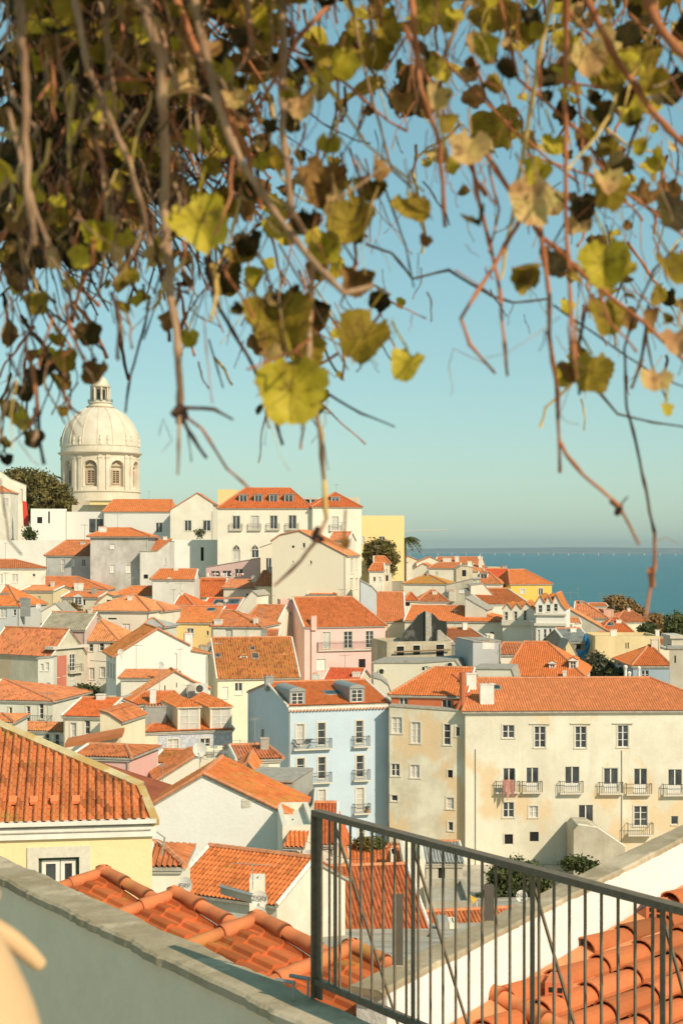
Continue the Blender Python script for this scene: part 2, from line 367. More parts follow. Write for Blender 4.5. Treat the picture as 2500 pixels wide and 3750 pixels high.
# ------------------------------------------------------------------ generic house
def RV(tm, rh):
    if tm is not MATS.get(('t', T_NEW, .35, 0, .22, .36)) and tm is not MATS.get(('t', T_NEW, .35, .0, .22, .36)): return tm
    return tilemat(*rh.choice([(T_NEW, .35), (T_NEW, .6), (T_PAL, .4), (T_PAL, .7, .25), (T_OLD, .5), ((.62, .20, .07), .5, .15), ((.60, .155, .045), .45), ((.66, .24, .10), .6)]))
HN = [0]
def house(label, A, B, top, dep=9., wm=None, tm=None, wins=(), lw=(), rw=(), chim=(), bal=(), dorm=(), zb=None, name='house', cat='house',
          group=None, t=.5, sl=None, sr=None, oh=.22, roof2=None, cornice=True, parapet=.0, vert=True, rows=None, verge=True, sky=(), ridge=True, tmk=None, mx=12):
    wm = wm or wallmat(WHITE); tm = tm or tilemat(T_NEW)
    HN[0] += 1; rh = random.Random(HN[0]*7+1); tm = RV(tm, rh)
    Y0, Y1 = A[1], B[1]; ka, kb = kx(A[0]), kx(B[0])
    def solve(near_left, th):      # fix one corner, turn the front by th, meet the other corner's bearing
        c, s_ = math.cos(th), math.sin(th)
        if near_left:
            ax, ay = ka*Y0, Y0; w = (kb*ay-ax)/(c-kb*s_); return Vector((ax, ay)), Vector((ax+c*w, ay+s_*w))
        bx, by = kb*Y1, Y1; w = (bx-ka*by)/(c-ka*s_); return Vector((bx-c*w, by-s_*w)), Vector((bx, by))
    if sl is not None or sr is not None:
        best = None; kt = kx(sl if sl is not None else sr)
        for i in range(0, 111):
            th = R(.5*i)*(1 if sl is not None else -1); p, q = solve(sl is not None, th); bk = Vector((-math.sin(th), math.cos(th)))
            o = (p if sl is not None else q)+bk*dep; er = abs(o.x/o.y-kt)
            if best is None or er < best[0]: best = (er, th)
        th = best[1]; a, b_ = solve(sl is not None, th)
    else:
        a = Vector((ka*Y0, Y0)); b_ = Vector((kb*Y1, Y1)); th = math.atan2((b_-a).y, (b_-a).x); lim = R(mx)
        if abs(th) > lim: a, b_ = solve(Y0 <= Y1, lim if th > 0 else -lim)
    Y0, Y1 = a.y, b_.y; YE = Y1 if sr is not None else Y0
    Wd = (b_-a).length
    e = (b_-a).normalized(); bk = Vector((-e.y, e.x))
    Y = (Y0+Y1)/2; near = Y < 75; mid = Y < 160
    pit = .22 if Y < 170 else (.30 if Y < 300 else .42); seg = 8 if near else (6 if Y < 120 else 4); amp = .045 if Y < 170 else .055
    rw_ = rows if rows is not None else Y < 170
    if tmk: tm = tilemat(*tmk)
    ctr = a+e*(Wd/2)+bk*(dep/2)
    gz = min(ground(a.x, a.y), ground(b_.x, b_.y), ground(ctr.x, ctr.y))-1
    if zb is None: zb = gz
    root = thing(name, label, cat, (ctr.x, ctr.y, zb), group)
    def Wp(u, d, z): return Vector((a.x+e.x*u+bk.x*d, a.y+e.y*u+bk.y*d, z))
    def fu(px, d=0.):
        k = kx(px); o = a+bk*d; u = (k*o.y-o.x)/(e.x-k*e.y); return u, o.y+e.y*u
    def fd(px, o):
        k = kx(px); d = (k*o.y-o.x)/(bk.x-k*bk.y); return d, o.y+bk.y*d
    def rect(w):
        u0, ya = fu(w[0]); u1, yb = fu(w[2]); ym = (ya+yb)/2; return (min(u0, u1), zpy(w[3], ym), max(u0, u1), zpy(w[1], ym))
    def srect(w, o):
        d0, ya = fd(w[0], o); d1, yb = fd(w[2], o); ym = (ya+yb)/2; return (min(d0, d1), zpy(w[3], ym), max(d0, d1), zpy(w[1], ym))
    def clean(hs, Wm, zt):
        r = []
        for h, st in hs:
            if h[0] < .05 or h[2] > Wm-.05 or h[3]-h[1] < .1 or h[1] < zb: 
                if h[2] > .3 and h[0] < Wm-.3: h = (max(h[0], .06), h[1], min(h[2], Wm-.06), h[3])
                else: print('hole out', label, [round(x, 1) for x in h], round(Wm, 1)); continue
            h = (h[0], max(h[1], zb+.1), h[2], min(h[3], zt(h)))
            if any(h[0] < g[2] and h[2] > g[0] and h[1] < g[3] and h[3] > g[1] for g, _ in r) or h[3]-h[1] < .15 or h[2]-h[0] < .1: print('hole bad', label, st); continue
            r.append((h, st))
        return r
    kind = top[0]; wb = MB(); rb = MB()
    if kind in ('R', 'T'):
        if kind == 'R':
            ye, yr, x0, x1 = top[1], top[2], top[3], top[4]
            ze = zpy(ye, YE); dr = dep*t
            if x0 is None: u0 = 0.
            else: u0 = max(.0, min(Wd, fu(x0, dr)[0]))
            if x1 is None: u1 = Wd
            else: u1 = max(u0+.01, min(Wd, fu(x1, dr)[0]))
            Yr = (a+e*((u0+u1)/2)+bk*dr).y; zr = zpy(yr, Yr)
            if not (.3 < zr-ze < 7): print('RISE?', label, round(zr-ze, 2), 'dep', round(dep, 1)); zr = ze+max(.5, min(zr-ze, 6))
        else:
            ze = zpy(top[1], Y0); zr = ze; u0, u1, dr = 0, Wd, dep
        ztop = ze
        hf = clean([(rect(w), w[4]) for w in wins], Wd, lambda h: ze-.08)
        wall(wb, a, e, zb, [(0, ze), (Wd, ze)], [h for h, _ in hf], n_in=bk)
        for h, st in hf: window(root, a, e, bk, h, st, Y)
        lt = [(0, ze), (dep, ze)]; rt = [(0, ze), (dep, ze)]
        bz = ze
        if kind == 'R' and t >= .97: bz = zr
        if kind == 'R' and u0 <= .01: lt = [(0, ze), (dr, zr), (dep, bz)] if t < .97 else [(0, ze), (dep, zr)]
        if kind == 'R' and u1 >= Wd-.01: rt = [(0, ze), (dr, zr), (dep, bz)] if t < .97 else [(0, ze), (dep, zr)]
    else:
        prof = sorted([(fu(x)[0], zpy(y, fu(x)[1])) for x, y in top[1]], key=lambda q: q[0]); s0 = prof[0][0]
        prof[0] = (0., prof[0][1]); prof[-1] = (Wd, prof[-1][1])
        def tz(u):
            for (p, zp), (q, zq) in zip(prof, prof[1:]):
                if p <= u <= q and q > p: return zp+(zq-zp)*(u-p)/(q-p)
            return prof[-1][1]
        hf = clean([(rect(w), w[4]) for w in wins], Wd, lambda h: min(tz(h[0]), tz(h[2]))-.1)
        wall(wb, a, e, zb, prof, [h for h, _ in hf], n_in=bk)
        for h, st in hf: window(root, a, e, bk, h, st, Y)
        lt = [(0, prof[0][1]), (dep, prof[0][1])]; rt = [(0, prof[-1][1]), (dep, prof[-1][1])]; bz = None; ze = prof[0][1]; ztop = ze
    # side walls
    nl = e; nr = -e
    hl = clean([(srect(w, a), w[4]) for w in lw], dep, lambda h: lt[0][1]-.08)
    wall(wb, a, bk, zb, lt, [h for h, _ in hl], n_in=nl)
    for h, st in hl: window(root, a, bk, nl, h, st, Y)
    hr = clean([(srect(w, b_), w[4]) for w in rw], dep, lambda h: rt[0][1]-.08)
    wall(wb, b_, bk, zb, rt, [h for h, _ in hr], n_in=nr)
    for h, st in hr: window(root, b_, bk, nr, h, st, Y)
    # back wall
    if kind == 'F': wb.poly([Wp(Wd, dep, zb), Wp(0, dep, zb)]+[Wp(u, dep, z) for u, z in prof])
    else: wb.poly([Wp(Wd, dep, zb), Wp(0, dep, zb), Wp(0, dep, bz), Wp(Wd, dep, bz)])
    if kind == 'T':
        wb.poly([Wp(.25, .25, ze-.35), Wp(Wd-.25, .25, ze-.35), Wp(Wd-.25, dep-.25, ze-.35), Wp(.25, dep-.25, ze-.35)])
        for (p, q, r_, s_) in (((0, 0), (Wd, 0), (Wd-.25, .25), (.25, .25)), ((0, 0), (.25, .25), (.25, dep-.25), (0, dep)), ((Wd, 0), (Wd, dep), (Wd-.25, dep-.25), (Wd-.25, .25)), ((0, dep), (.25, dep-.25), (Wd-.25, dep-.25), (Wd, dep))):
            wb.poly([Wp(*p, ze), Wp(*q, ze), Wp(*r_, ze), Wp(*s_, ze)])
        for (p, q) in (((.25, .25), (Wd-.25, .25)), ((Wd-.25, .25), (Wd-.25, dep-.25)), ((Wd-.25, dep-.25), (.25, dep-.25)), ((.25, dep-.25), (.25, .25))):
            wb.poly([Wp(*p, ze-.35), Wp(*q, ze-.35), Wp(*q, ze), Wp(*p, ze)])
        rb = None
    wb.build('wall', wm, root)
    # roof
    th = .10
    def slab(P):
        dn = Vector((0, 0, th+.02)); rb.poly(P, 1); rb.poly([p-dn for p in P][::-1], 1)
        for i in range(len(P)): p, q = P[i], P[(i+1) % len(P)]; rb.poly([p, q, q-dn, p-dn], 1)
    def face(P, ea, eb):
        slab(P); tileface(rb, P, ea, eb, 0, pit, amp, rows=rw_, seg=seg, lift=amp+.02)
    if kind == 'R':
        sf = (zr-ze)/max(dr, .1); of = oh; zf = ze-sf*of+.06; z_e = ze+.06; zrr = zr+.06
        gl = u0 <= .01; gr = u1 >= Wd-.01; og = .12
        L0 = -og if gl else -oh; R0 = Wd+og if gr else Wd+oh
        U0 = -og if gl else u0; U1 = Wd+og if gr else u1
        if gl: L0 = U0
        if gr: R0 = U1
        face([Wp(L0, -of, zf), Wp(R0, -of, zf), Wp(U1, dr, zrr), Wp(U0, dr, zrr)], Wp(L0, -of, zf), Wp(R0, -of, zf))
        if t < .97:
            sb = (zr-ze)/max(dep-dr, .1); zbk = ze-sb*of+.06
            face([Wp(R0, dep+of, zbk), Wp(L0, dep+of, zbk), Wp(U0, dr, zrr), Wp(U1, dr, zrr)], Wp(R0, dep+of, zbk), Wp(L0, dep+of, zbk))
            yb = dep+of
            if not gl: face([Wp(L0, yb, zbk), Wp(L0, -of, zf), Wp(U0, dr, zrr)], Wp(L0, yb, (zbk+zf)/2), Wp(L0, -of, (zbk+zf)/2))
            if not gr: face([Wp(R0, -of, zf), Wp(R0, yb, zbk), Wp(U1, dr, zrr)], Wp(R0, -of, (zf+zbk)/2), Wp(R0, yb, (zf+zbk)/2))
        rr = .13 if Y < 200 else .17
        if ridge:
            up = Vector((0, 0, amp+.03))
            ridgecap(rb, Wp(U0, dr, zrr)+up, Wp(U1, dr, zrr)+up, rr, 2)
            if not gl: ridgecap(rb, Wp(L0, -of, zf)+up, Wp(U0, dr, zrr)+up, rr, 2)
            if not gr: ridgecap(rb, Wp(R0, -of, zf)+up, Wp(U1, dr, zrr)+up, rr, 2)
            for g_, uu in ((gl, U0), (gr, U1)):
                if g_ and verge: ridgecap(rb, Wp(uu, -of, zf)+up, Wp(uu, dr, zrr)+up, rr*.8, 3)
        if cornice:
            c = MB(); c.box(Wp(-.06, -.14, ze-.22), Wp(Wd+.12, 0, 0)-Wp(0, 0, 0), Vector((bk.x, bk.y, 0))*.137, Vector((0, 0, .17)))
            c.build('cornice', M_TRIM if Y < 130 else M_WHITE, root)
        rb.build('roof', [tm, M_CEM, M_RIDGE, M_WHITE], root)
    elif kind == 'F':
        og = .10
        tm_i = 0
        for i, ((p, zp), (q, zq)) in enumerate(zip(prof, prof[1:])):
            if q-p < .15: continue
            sl_ = abs(zq-zp)/(q-p)
            P = [Wp(p, -og, zp+.05), Wp(q, -og, zq+.05), Wp(q, dep+og, zq+.05), Wp(p, dep+og, zp+.05)]
            if i == 0 and zq > zp: P[0] = Wp(p-oh, -og, zp+.05-sl_*oh); P[3] = Wp(p-oh, dep+og, zp+.05-sl_*oh)
            if i == len(prof)-2 and zq < zp: P[1] = Wp(q+oh, -og, zq+.05-sl_*oh); P[2] = Wp(q+oh, dep+og, zq+.05-sl_*oh)
            slab(P)
            if sl_ > .12 and roof2 != 'flat':
                if zq > zp: tileface(rb, P, P[3], P[0], 0, pit, amp, rows=rw_, seg=seg, lift=amp+.02)
                else: tileface(rb, P, P[1], P[2], 0, pit, amp, rows=rw_, seg=seg, lift=amp+.02)
                if verge:
                    up = Vector((0, 0, amp+.02)); ridgecap(rb, P[0]+up, P[1]+up, .1, 2)
        pk = max(range(len(prof)), key=lambda i: prof[i][1]); up = Vector((0, 0, .13))
        if 0 < pk < len(prof)-1 and roof2 != 'flat': ridgecap(rb, Wp(prof[pk][0], -og, prof[pk][1])+up, Wp(prof[pk][0], dep, prof[pk][1])+up, .13, 2)
        rb.build('roof', [tm, M_CEM, M_RIDGE, M_WHITE], root)
    # roof surface height
    def roofz(u, d):
        if kind == 'R':
            z = ze+(zr-ze)*min(1, max(0, d)/max(dr, .1)) if d < dr else zr-(zr-ze)*(d-dr)/max(dep-dr, .1)
            if u0 > .01 and u < u0: z = min(z, ze+(zr-ze)*u/u0)
            if u1 < Wd-.01 and u > u1: z = min(z, ze+(zr-ze)*(Wd-u)/(Wd-u1))
            return z
        if kind == 'F': return tz(u)
        return ze-.3
    for c in chim:      # (x0,y0,x1,y1,d[,mat]) front face on screen, at depth d behind the facade
        d = c[4]; ua, ya = fu(c[0], d); ub, yb = fu(c[2], d); zt = zpy(c[1], (ya+yb)/2); zz = min(roofz(ua, d), roofz(ub, d))-.5
        cm = MB(); dd = min(.7, max(.45, (ub-ua)*.7)); zz = min(zz, zpy(c[3], (ya+yb)/2))
        cm.box(Wp(ua, d, zz), Wp(ub-ua, 0, 0)-Wp(0, 0, 0), Wp(0, dd, 0)-Wp(0, 0, 0), Vector((0, 0, zt-.1-zz)))
        cm.box(Wp(ua-.05, d-.05, zt-.1), Wp(ub-ua+.1, 0, 0)-Wp(0, 0, 0), Wp(0, dd+.1, 0)-Wp(0, 0, 0), Vector((0, 0, .09)))
        if ub-ua > .7:
            for q in range(int((ub-ua)/.32)):
                cm.box(Wp(ua+.1+q*.32, d+.1, zt-.01), Wp(.16, 0, 0)-Wp(0, 0, 0), Wp(0, dd-.2, 0)-Wp(0, 0, 0), Vector((0, 0, .14)), 1)
        cm.build('chimney', [c[5] if len(c) > 5 else M_WHITE, M_RIDGE], root)
    for s in sky:       # (x,y,w,h) skylight centre on screen, on front slope
        for d in np.linspace(.2, dr*.98, 40):
            u, yy = fu(s[0], d)
            if zpy(s[1], yy) <= roofz(u, d): break
        nv = Vector((0, (zr-ze)/dr, -1)); sx = Wp(s[2], 0, 0)-Wp(0, 0, 0); sy = Wp(0, s[3]*.9, (zr-ze)/dr*s[3]*.9)-Wp(0, 0, 0)
        q = MB(); o = Wp(u-s[2]/2, d-s[3]*.45, roofz(u, d-s[3]*.45)+.17); q.box(o-Vector((0, 0, .2)), sx, sy, Vector((0, 0, .22)), 0)
        q.box(o+sx*.1+sy*.1+Vector((0, 0, .0)), sx*.8, sy*.8, Vector((0, 0, .035)), 1); q.build('skylight', [M_ZINC, M_GLASS], root)
    for dm in dorm:     # (x0,y0,x1,y1,d,style) body front rect, style g gable / r round / f flat / p hip
        d = dm[4]; ua, ya = fu(dm[0], d); ub, yb = fu(dm[2], d); ym = (ya+yb)/2; zt = zpy(dm[1], ym); z0 = zpy(dm[3], ym)
        zlow = min(z0, roofz((ua+ub)/2, d)-.2); bd = min(dep*.9, max(1.2, (zt-z0)/max(.3, (zr-ze)/dr)*1.05)) if kind == 'R' else 2.
        g = MB(); w_ = ub-ua; inset = .16 if w_ > .8 else .1; zs = zt
        E_ = Wp(1, 0, 0)-Wp(0, 0, 0); Bk = Wp(0, 1, 0)-Wp(0, 0, 0)
        hz0 = z0+.12; hz1 = zt-.12; dO = Vector((Wp(ua, d, 0).x, Wp(ua, d, 0).y))
        wall(g, dO, e, zlow, [(0, zt), (w_, zt)], [(inset, hz0, w_-inset, hz1)], n_in=bk, rev=.1)
        g.poly([Wp(ua, d, zlow), Wp(ua, d, zt), Wp(ua, d+bd, zt), Wp(ua, d+bd, zlow)]); g.poly([Wp(ub, d, zlow), Wp(ub, d+bd, zlow), Wp(ub, d+bd, zt), Wp(ub, d, zt)])
        sty = dm[5]; rise = w_*(.32 if 'g' in sty or 'p' in sty else .18)
        if 'g' in sty or 'p' in sty:
            h_ = .12; A0 = Wp(ua-h_, d-h_, zt-.02); B0 = Wp(ub+h_, d-h_, zt-.02); C0 = Wp((ua+ub)/2, d-h_+(w_*.4 if 'p' in sty else 0), zt+rise)
            D0 = Wp((ua+ub)/2, d+bd, zt+rise); A1 = Wp(ua-h_, d+bd, zt-.02); B1 = Wp(ub+h_, d+bd, zt-.02)
            for P in ([A0, C0, D0, A1], [C0, B0, B1, D0]): g.poly(P, 2); 
            g.poly([A0, B0, C0], 2 if 'p' in sty else 0)
            if Y < 170:
                tileface(g, [A1, A0, C0, D0], A1, A0, 2, .22, .04, lift=.05); tileface(g, [B0, B1, D0, C0], B0, B1, 2, .22, .04, lift=.05)
                if 'p' in sty: tileface(g, [A0, B0, C0], A0, B0, 2, .22, .04, lift=.05)
                g.tube([A0, B0], .05, 0, 5)
        elif 'r' in sty:
            prev = None
            for i in range(9):
                an = math.pi*i/8; uu = (ua+ub)/2-(w_/2+.05)*math.cos(an); zz = zt-.02+rise*1.4*math.sin(an); c0 = (Wp(uu, d-.08, zz), Wp(uu, d+bd, zz))
                if prev: g.poly([prev[0], c0[0], c0[1], prev[1]], 3); g.poly([Wp((ua+ub)/2, d-.08, zt-.02), prev[0], c0[0]], 3)
                prev = c0
        else:
            g.box(Wp(ua-.1, d-.12, zt), E_*(w_+.2), Bk*(bd+.1), Vector((0, 0, .1)), 3)
        do = g.build('dormer', [M_ZINC if 'z' in sty else (dm[6] if len(dm) > 6 else M_WHITE), M_CEM, tm, M_ZINC], root)
        f_ = MB(); hh = hz1-hz0
        for (x0, y0, x1, y1) in ((inset, hz0, inset+.06, hz1), (w_-inset-.06, hz0, w_-inset, hz1), (inset+.06, hz1-.06, w_-inset-.06, hz1), (inset+.06, hz0, w_-inset-.06, hz0+.06), (w_/2-.04, hz0+.06, w_/2+.04, hz1-.06)):
            f_.box(Vector((dO.x, dO.y, y0))+E_*x0+Bk*.04, E_*(x1-x0), Bk*.05, Vector((0, 0, y1-y0)))
        if Y < 230:
            for i in (1, 2): f_.box(Vector((dO.x, dO.y, hz0+hh*i/3-.02))+E_*(inset+.06)+Bk*.045, E_*(w_-2*inset-.12), Bk*.04, Vector((0, 0, .04)))
        fo = f_.build('window', M_FRAME, do)
        p = MB(); q0 = Vector((dO.x, dO.y, 0))+Bk*.095
        p.poly([q0+E_*inset+Vector((0, 0, hz0)), q0+E_*(w_-inset)+Vector((0, 0, hz0)), q0+E_*(w_-inset)+Vector((0, 0, hz1)), q0+E_*inset+Vector((0, 0, hz1))])
        p.build('pane', M_CURT if 'c' in sty else M_GLASS, do)
    def clutter():
        if Y < 100 or Y > 330 or name != 'house' or Wd < 3: return
        if rh.random() < .7:
            q = MB(); u = rh.choice((.12, Wd-.12)); zt = ze-.25; q.tube([Wp(u, -.07, zt), Wp(u, -.07, zb)], .05, 0, 5); q.build('drainpipe', rh.choice((M_TRIM, M_ZINC, M_CEM)), root)
        if kind == 'R' and rh.random() < .75:
            u = u0+(u1-u0)*rh.uniform(.2, .8); d = dr*rh.uniform(.75, .98); z = roofz(u, d); h_ = rh.uniform(1.6, 3.2); q = MB(); a_ = rh.uniform(0, 3.1); dx = Vector((math.cos(a_), math.sin(a_), 0))*rh.uniform(.5, .9); ex = Vector((-dx.y, dx.x, .1))*.5
            t0 = Wp(u, d, z+h_); q.tube([Wp(u, d, z-.2), t0], .028, 0, 4); q.tube([t0-dx-Vector((0, 0, .1)), t0+dx-Vector((0, 0, .1))], .02, 0, 4)
            for i in range(5): o = t0-dx+dx*(i*.5)-Vector((0, 0, .1)); q.tube([o-ex, o+ex], .013, 0, 3)
            q.build('antenna', M_ZINC, root)
        if kind == 'R' and Y < 300 and not chim and rh.random() < .8:
            u = u0+(u1-u0)*rh.uniform(.15, .85); d = dr*rh.uniform(.55, 1.05); z = roofz(u, d)-.4; w_ = rh.uniform(.45, .9); q = MB(); h_ = rh.uniform(.9, 1.5)
            X = Wp(1, 0, 0)-Wp(0, 0, 0); B_ = Wp(0, 1, 0)-Wp(0, 0, 0); q.box(Wp(u, d, z), X*w_, B_*.5, Vector((0, 0, h_))); q.box(Wp(u-.05, d-.05, z+h_), X*(w_+.1), B_*.6, Vector((0, 0, .08))); q.build('chimney', rh.choice((M_WHITE, M_CEM, M_TRIM)), root)
    for bl in bal:      # (x0, x1, yfloor, ytop)
        u_0, ya = fu(bl[0]); u_1, yb = fu(bl[1]); ym = (ya+yb)/2; zf = zpy(bl[2], ym); zt = zpy(bl[3], ym)
        # bring forward: keep on-screen place by real depth
        balcony(root, a, e, bk, u_0, u_1, zf, Y, out=bl[4] if len(bl) > 4 else .45, hgt=max(.7, min(1.2, zt-zf)))
    clutter()
    info = dict(root=root, a=a, b=b_, e=e, bk=bk, Wd=Wd, dep=dep, ze=ze, zr=locals().get('zr', ze), W=Wp, fu=fu, Y=Y, roofz=roofz)
    return info
# ------------------------------------------------------------------ setting
def grid(name, xs, ys, zf, mat, kind='structure'):
    mb = MB(); nx = len(xs); vs = [(x, y, zf(x, y)) for y in ys for x in xs]
    fs = [(j*nx+i, j*nx+i+1, (j+1)*nx+i+1, (j+1)*nx+i) for j in range(len(ys)-1) for i in range(nx-1)]
    mb.add(vs, fs); o = mb.build(name, mat, None, True); o['kind'] = kind; return o
grid('ground', list(np.linspace(-700, 700, 71)), list(np.linspace(-60, 900, 97)), ground, plain('paving', (.50, .44, .34), .95, var=.4, sc=.4))
def watermat():
    m, n, l, b = newmat('river_water'); b.inputs['Roughness'].default_value = .35; b.inputs['Specular IOR Level'].default_value = .18
    v = mapped(n, l, (.006, .03, 1)); f = noise_tex(n, l, v, 1.0, 8, .65)
    l.new(ramp(n, l, f, [(.3, (.022, .115, .135)), (.7, (.055, .20, .215))]), b.inputs['Base Color'])
    v2 = mapped(n, l, (.05, .3, 1)); f2 = noise_tex(n, l, v2, 1.0, 8, .75); bump(n, l, b, f2, 1.0, 1.5); return m
mb = MB(); mb.poly([(-45000, 250, 0), (45000, 250, 0), (45000, 48000, 0), (-45000, 48000, 0)])
wo = mb.build('river_water', watermat()); wo['kind'] = 'structure'
# low far bank beyond the river
xs = list(np.linspace(-9000, 9000, 181))
grid('far_shore', xs, [19500, 20200, 21000, 23000], lambda x, y: -1 if y < 20000 else (12+40*noise.noise(Vector((x/1500, 3, 1)))*.5+18 if y < 20500 else 52+22*noise.noise(Vector((x/2200, 9, 4)))), plain('far_land', (.16, .22, .22), .9, var=.3, sc=.002))

# long bridge over the river
use('Q')
BA = W3(240, 176, 11600); BB = W3(3700, 228, 10700); BA.z = BB.z = 26
broot = thing('bridge', 'long low white road bridge on piers crossing the river near the horizon', 'bridge', ((BA.x+BB.x)/2, (BA.y+BB.y)/2, 0))
d = BB-BA; mb = MB(); mb.box(BA-Vector((0, 0, 7)), d, Vector((0, 26, 0)), Vector((0, 0, 7))); mb.box(BA+Vector((0, -2, 0)), d, Vector((0, 2, 0)), Vector((0, 0, 2.0)))
M_BR = plain('pale_concrete', (.42, .44, .40), .8, sc=.05); mb.build('deck', M_BR, broot)
npier = 24
for i in range(npier):
    p = BA+d*((i+.15)/npier); q = MB(); q.box((p.x-3.5, p.y, -1), (7, 0, 0), (0, 9, 0), (0, 0, 22)); q.build('pier', M_BR, broot)

# tower crane beyond the hill
use('P'); M_CR = plain('pale_crane_steel', (.72, .62, .52), .6)
cY = 1500; cr = thing('tower_crane', 'faint pale tower crane jib over the horizon right of the yellow building', 'crane', W3(1478, 2010, cY))
q = MB(); p0 = W3(1395, 1950, cY); p1 = W3(1640, 1942, cY)
for o_ in (0, 2.0): q.tube([p0+Vector((0, 0, o_)), p1+Vector((0, 0, o_*.3))], .22, 0, 4)
for i in range(24): a_ = p0+(p1-p0)*(i/24); b2 = p0+(p1-p0)*((i+.5)/24); q.tube([a_, b2+Vector((0, 0, 1.9-1.2*i/24))], .12, 0, 3); q.tube([b2+Vector((0, 0, 1.9-1.2*i/24)), p0+(p1-p0)*((i+1)/24)], .12, 0, 3)
q.build('jib', M_CR, cr); q = MB()
m0 = W3(1440, 1950, cY); 
for sx in (-.9, .9): q.tube([Vector((m0.x+sx, cY, -2)), Vector((m0.x+sx, cY, m0.z+6))], .25, 0, 4)
for i in range(30): z_ = m0.z*i/30; q.tube([Vector((m0.x-.9, cY, z_)), Vector((m0.x+.9, cY, z_+m0.z/30))], .15, 0, 3)
q.build('mast', M_CR, cr)

# ------------------------------------------------------------------ the domed church
use('P'); DY = 556.; px = DY/F; dcx = kx(367)*(DY+14); C0 = Vector((dcx, DY+14, 0))
def dz(y): return CAMZ-(y-HY)/F*570.
M_ST = wallmat((.72, .63, .48), .5, None, .5); M_ST2 = wallmat((.58, .47, .33), .6, None, .6)
dome = thing('domed_church', 'pale stone church with a great ribbed dome and lantern on the hilltop', 'church', (C0.x, C0.y, dz(1900)))
dome.scale = (1.035, 1.035, 1)
def lat(prof, name, mat, n=64, sm=False): q = MB(); q.lathe(C0, prof, 0, n); return q.build(name, mat, dome, sm)
r0 = 13.6
# drum with real niches
z0, z1 = dz(1800), dz(1672); ang = [R(-90+x) for x in (-6, 35, 76, 117, 158, 199, 240, -48+360)]
q = MB(); nseg = 8; hw = R(10.2); nich = []
bnd = []
za, zs = dz(1786), dz(1716)     # niche foot, springing
def cyl(a, r, z): return C0+Vector((r*math.cos(a), r*math.sin(a), z))
full = []
for i in range(8):
    c = ang[i]; nx_ = ang[(i+1) % 8]; nx_ = nx_ if nx_ > c else nx_+2*math.pi
    w = hw*r0
    K = 10
    for k in range(K):   # niche strips with arched head
        t0 = -hw+2*hw*k/K; t1 = -hw+2*hw*(k+1)/K
        h0 = zs+math.sqrt(max(0, w*w-(t0*r0)**2)); h1 = zs+math.sqrt(max(0, w*w-(t1*r0)**2))
        q.poly([cyl(c+t0, r0, z0), cyl(c+t1, r0, z0), cyl(c+t1, r0, za), cyl(c+t0, r0, za)])
        q.poly([cyl(c+t0, r0, h0), cyl(c+t1, r0, h1), cyl(c+t1, r0, z1), cyl(c+t0, r0, z1)])
        ri = r0-1.5; q.poly([cyl(c+t0, ri, za), cyl(c+t1, ri, za), cyl(c+t1, ri, h1), cyl(c+t0, ri, h0)], 1)
        q.poly([cyl(c+t0, r0, h0), cyl(c+t0, ri, h0), cyl(c+t1, ri, h1), cyl(c+t1, r0, h1)]); q.poly([cyl(c+t0, r0, za), cyl(c+t1, r0, za), cyl(c+t1, ri, za), cyl(c+t0, ri, za)])
    for s_ in (-1, 1): q.poly([cyl(c+s_*hw, r0, za), cyl(c+s_*hw, r0, zs), cyl(c+s_*hw, r0-1.5, zs), cyl(c+s_*hw, r0-1.5, za)])
    M_ = 6
    for k in range(M_):
        t0 = c+hw+(nx_-c-2*hw)*k/M_; t1 = c+hw+(nx_-c-2*hw)*(k+1)/M_
        q.poly([cyl(t0, r0, z0), cyl(t1, r0, z0), cyl(t1, r0, z1), cyl(t0, r0, z1)])
drum = q.build('drum', [M_ST, M_ST2], dome)
for i in range(8):
    c = ang[i]; rad = Vector((math.cos(c), math.sin(c), 0)); tan = Vector((-math.sin(c), math.cos(c), 0)); b0 = C0+rad*(r0-1.5)
    q = MB(); w2 = 1.25; zt, zb_ = dz(1729), dz(1773)
    for x0, x1, y0, y1 in ((-w2-.4, -w2, zb_-.3, zt+.3), (w2, w2+.4, zb_-.3, zt+.3), (-w2, w2, zt, zt+.35), (-w2, w2, zb_-.35, zb_)):
        q.box(b0+tan*x0+Vector((0, 0, y0)), tan*(x1-x0), rad*.35, Vector((0, 0, y1-y0)))
    q.add([b0+tan*-2.1+rad*.1+Vector((0, 0, zt+1.6)), b0+tan*2.1+rad*.1+Vector((0, 0, zt+1.6)), b0+rad*.1+Vector((0, 0, zt+2.9)), b0+tan*-2.1+rad*.6+Vector((0, 0, zt+1.6)), b0+tan*2.1+rad*.6+Vector((0, 0, zt+1.6)), b0+rad*.6+Vector((0, 0, zt+2.9))], [(3, 4, 5), (0, 1, 4, 3), (1, 2, 5, 4), (2, 0, 3, 5)])
    for k in range(1, 6): q.box(b0+tan*-w2+rad*.1+Vector((0, 0, zb_+(zt-zb_)*k/6)), tan*2*w2, rad*.08, Vector((0, 0, .14)))
    q.box(b0+tan*-.1+rad*.1+Vector((0, 0, zb_)), tan*.2, rad*.08, Vector((0, 0, zt-zb_)))
    wv = q.build('window', M_ST2, dome); g = MB(); g.box(b0+tan*-w2+rad*.02+Vector((0, 0, zb_)), tan*2*w2, rad*.05, Vector((0, 0, zt-zb_))); g.build('pane', plain('bronze_pane', (.13, .07, .035), .5), wv)
q = MB()
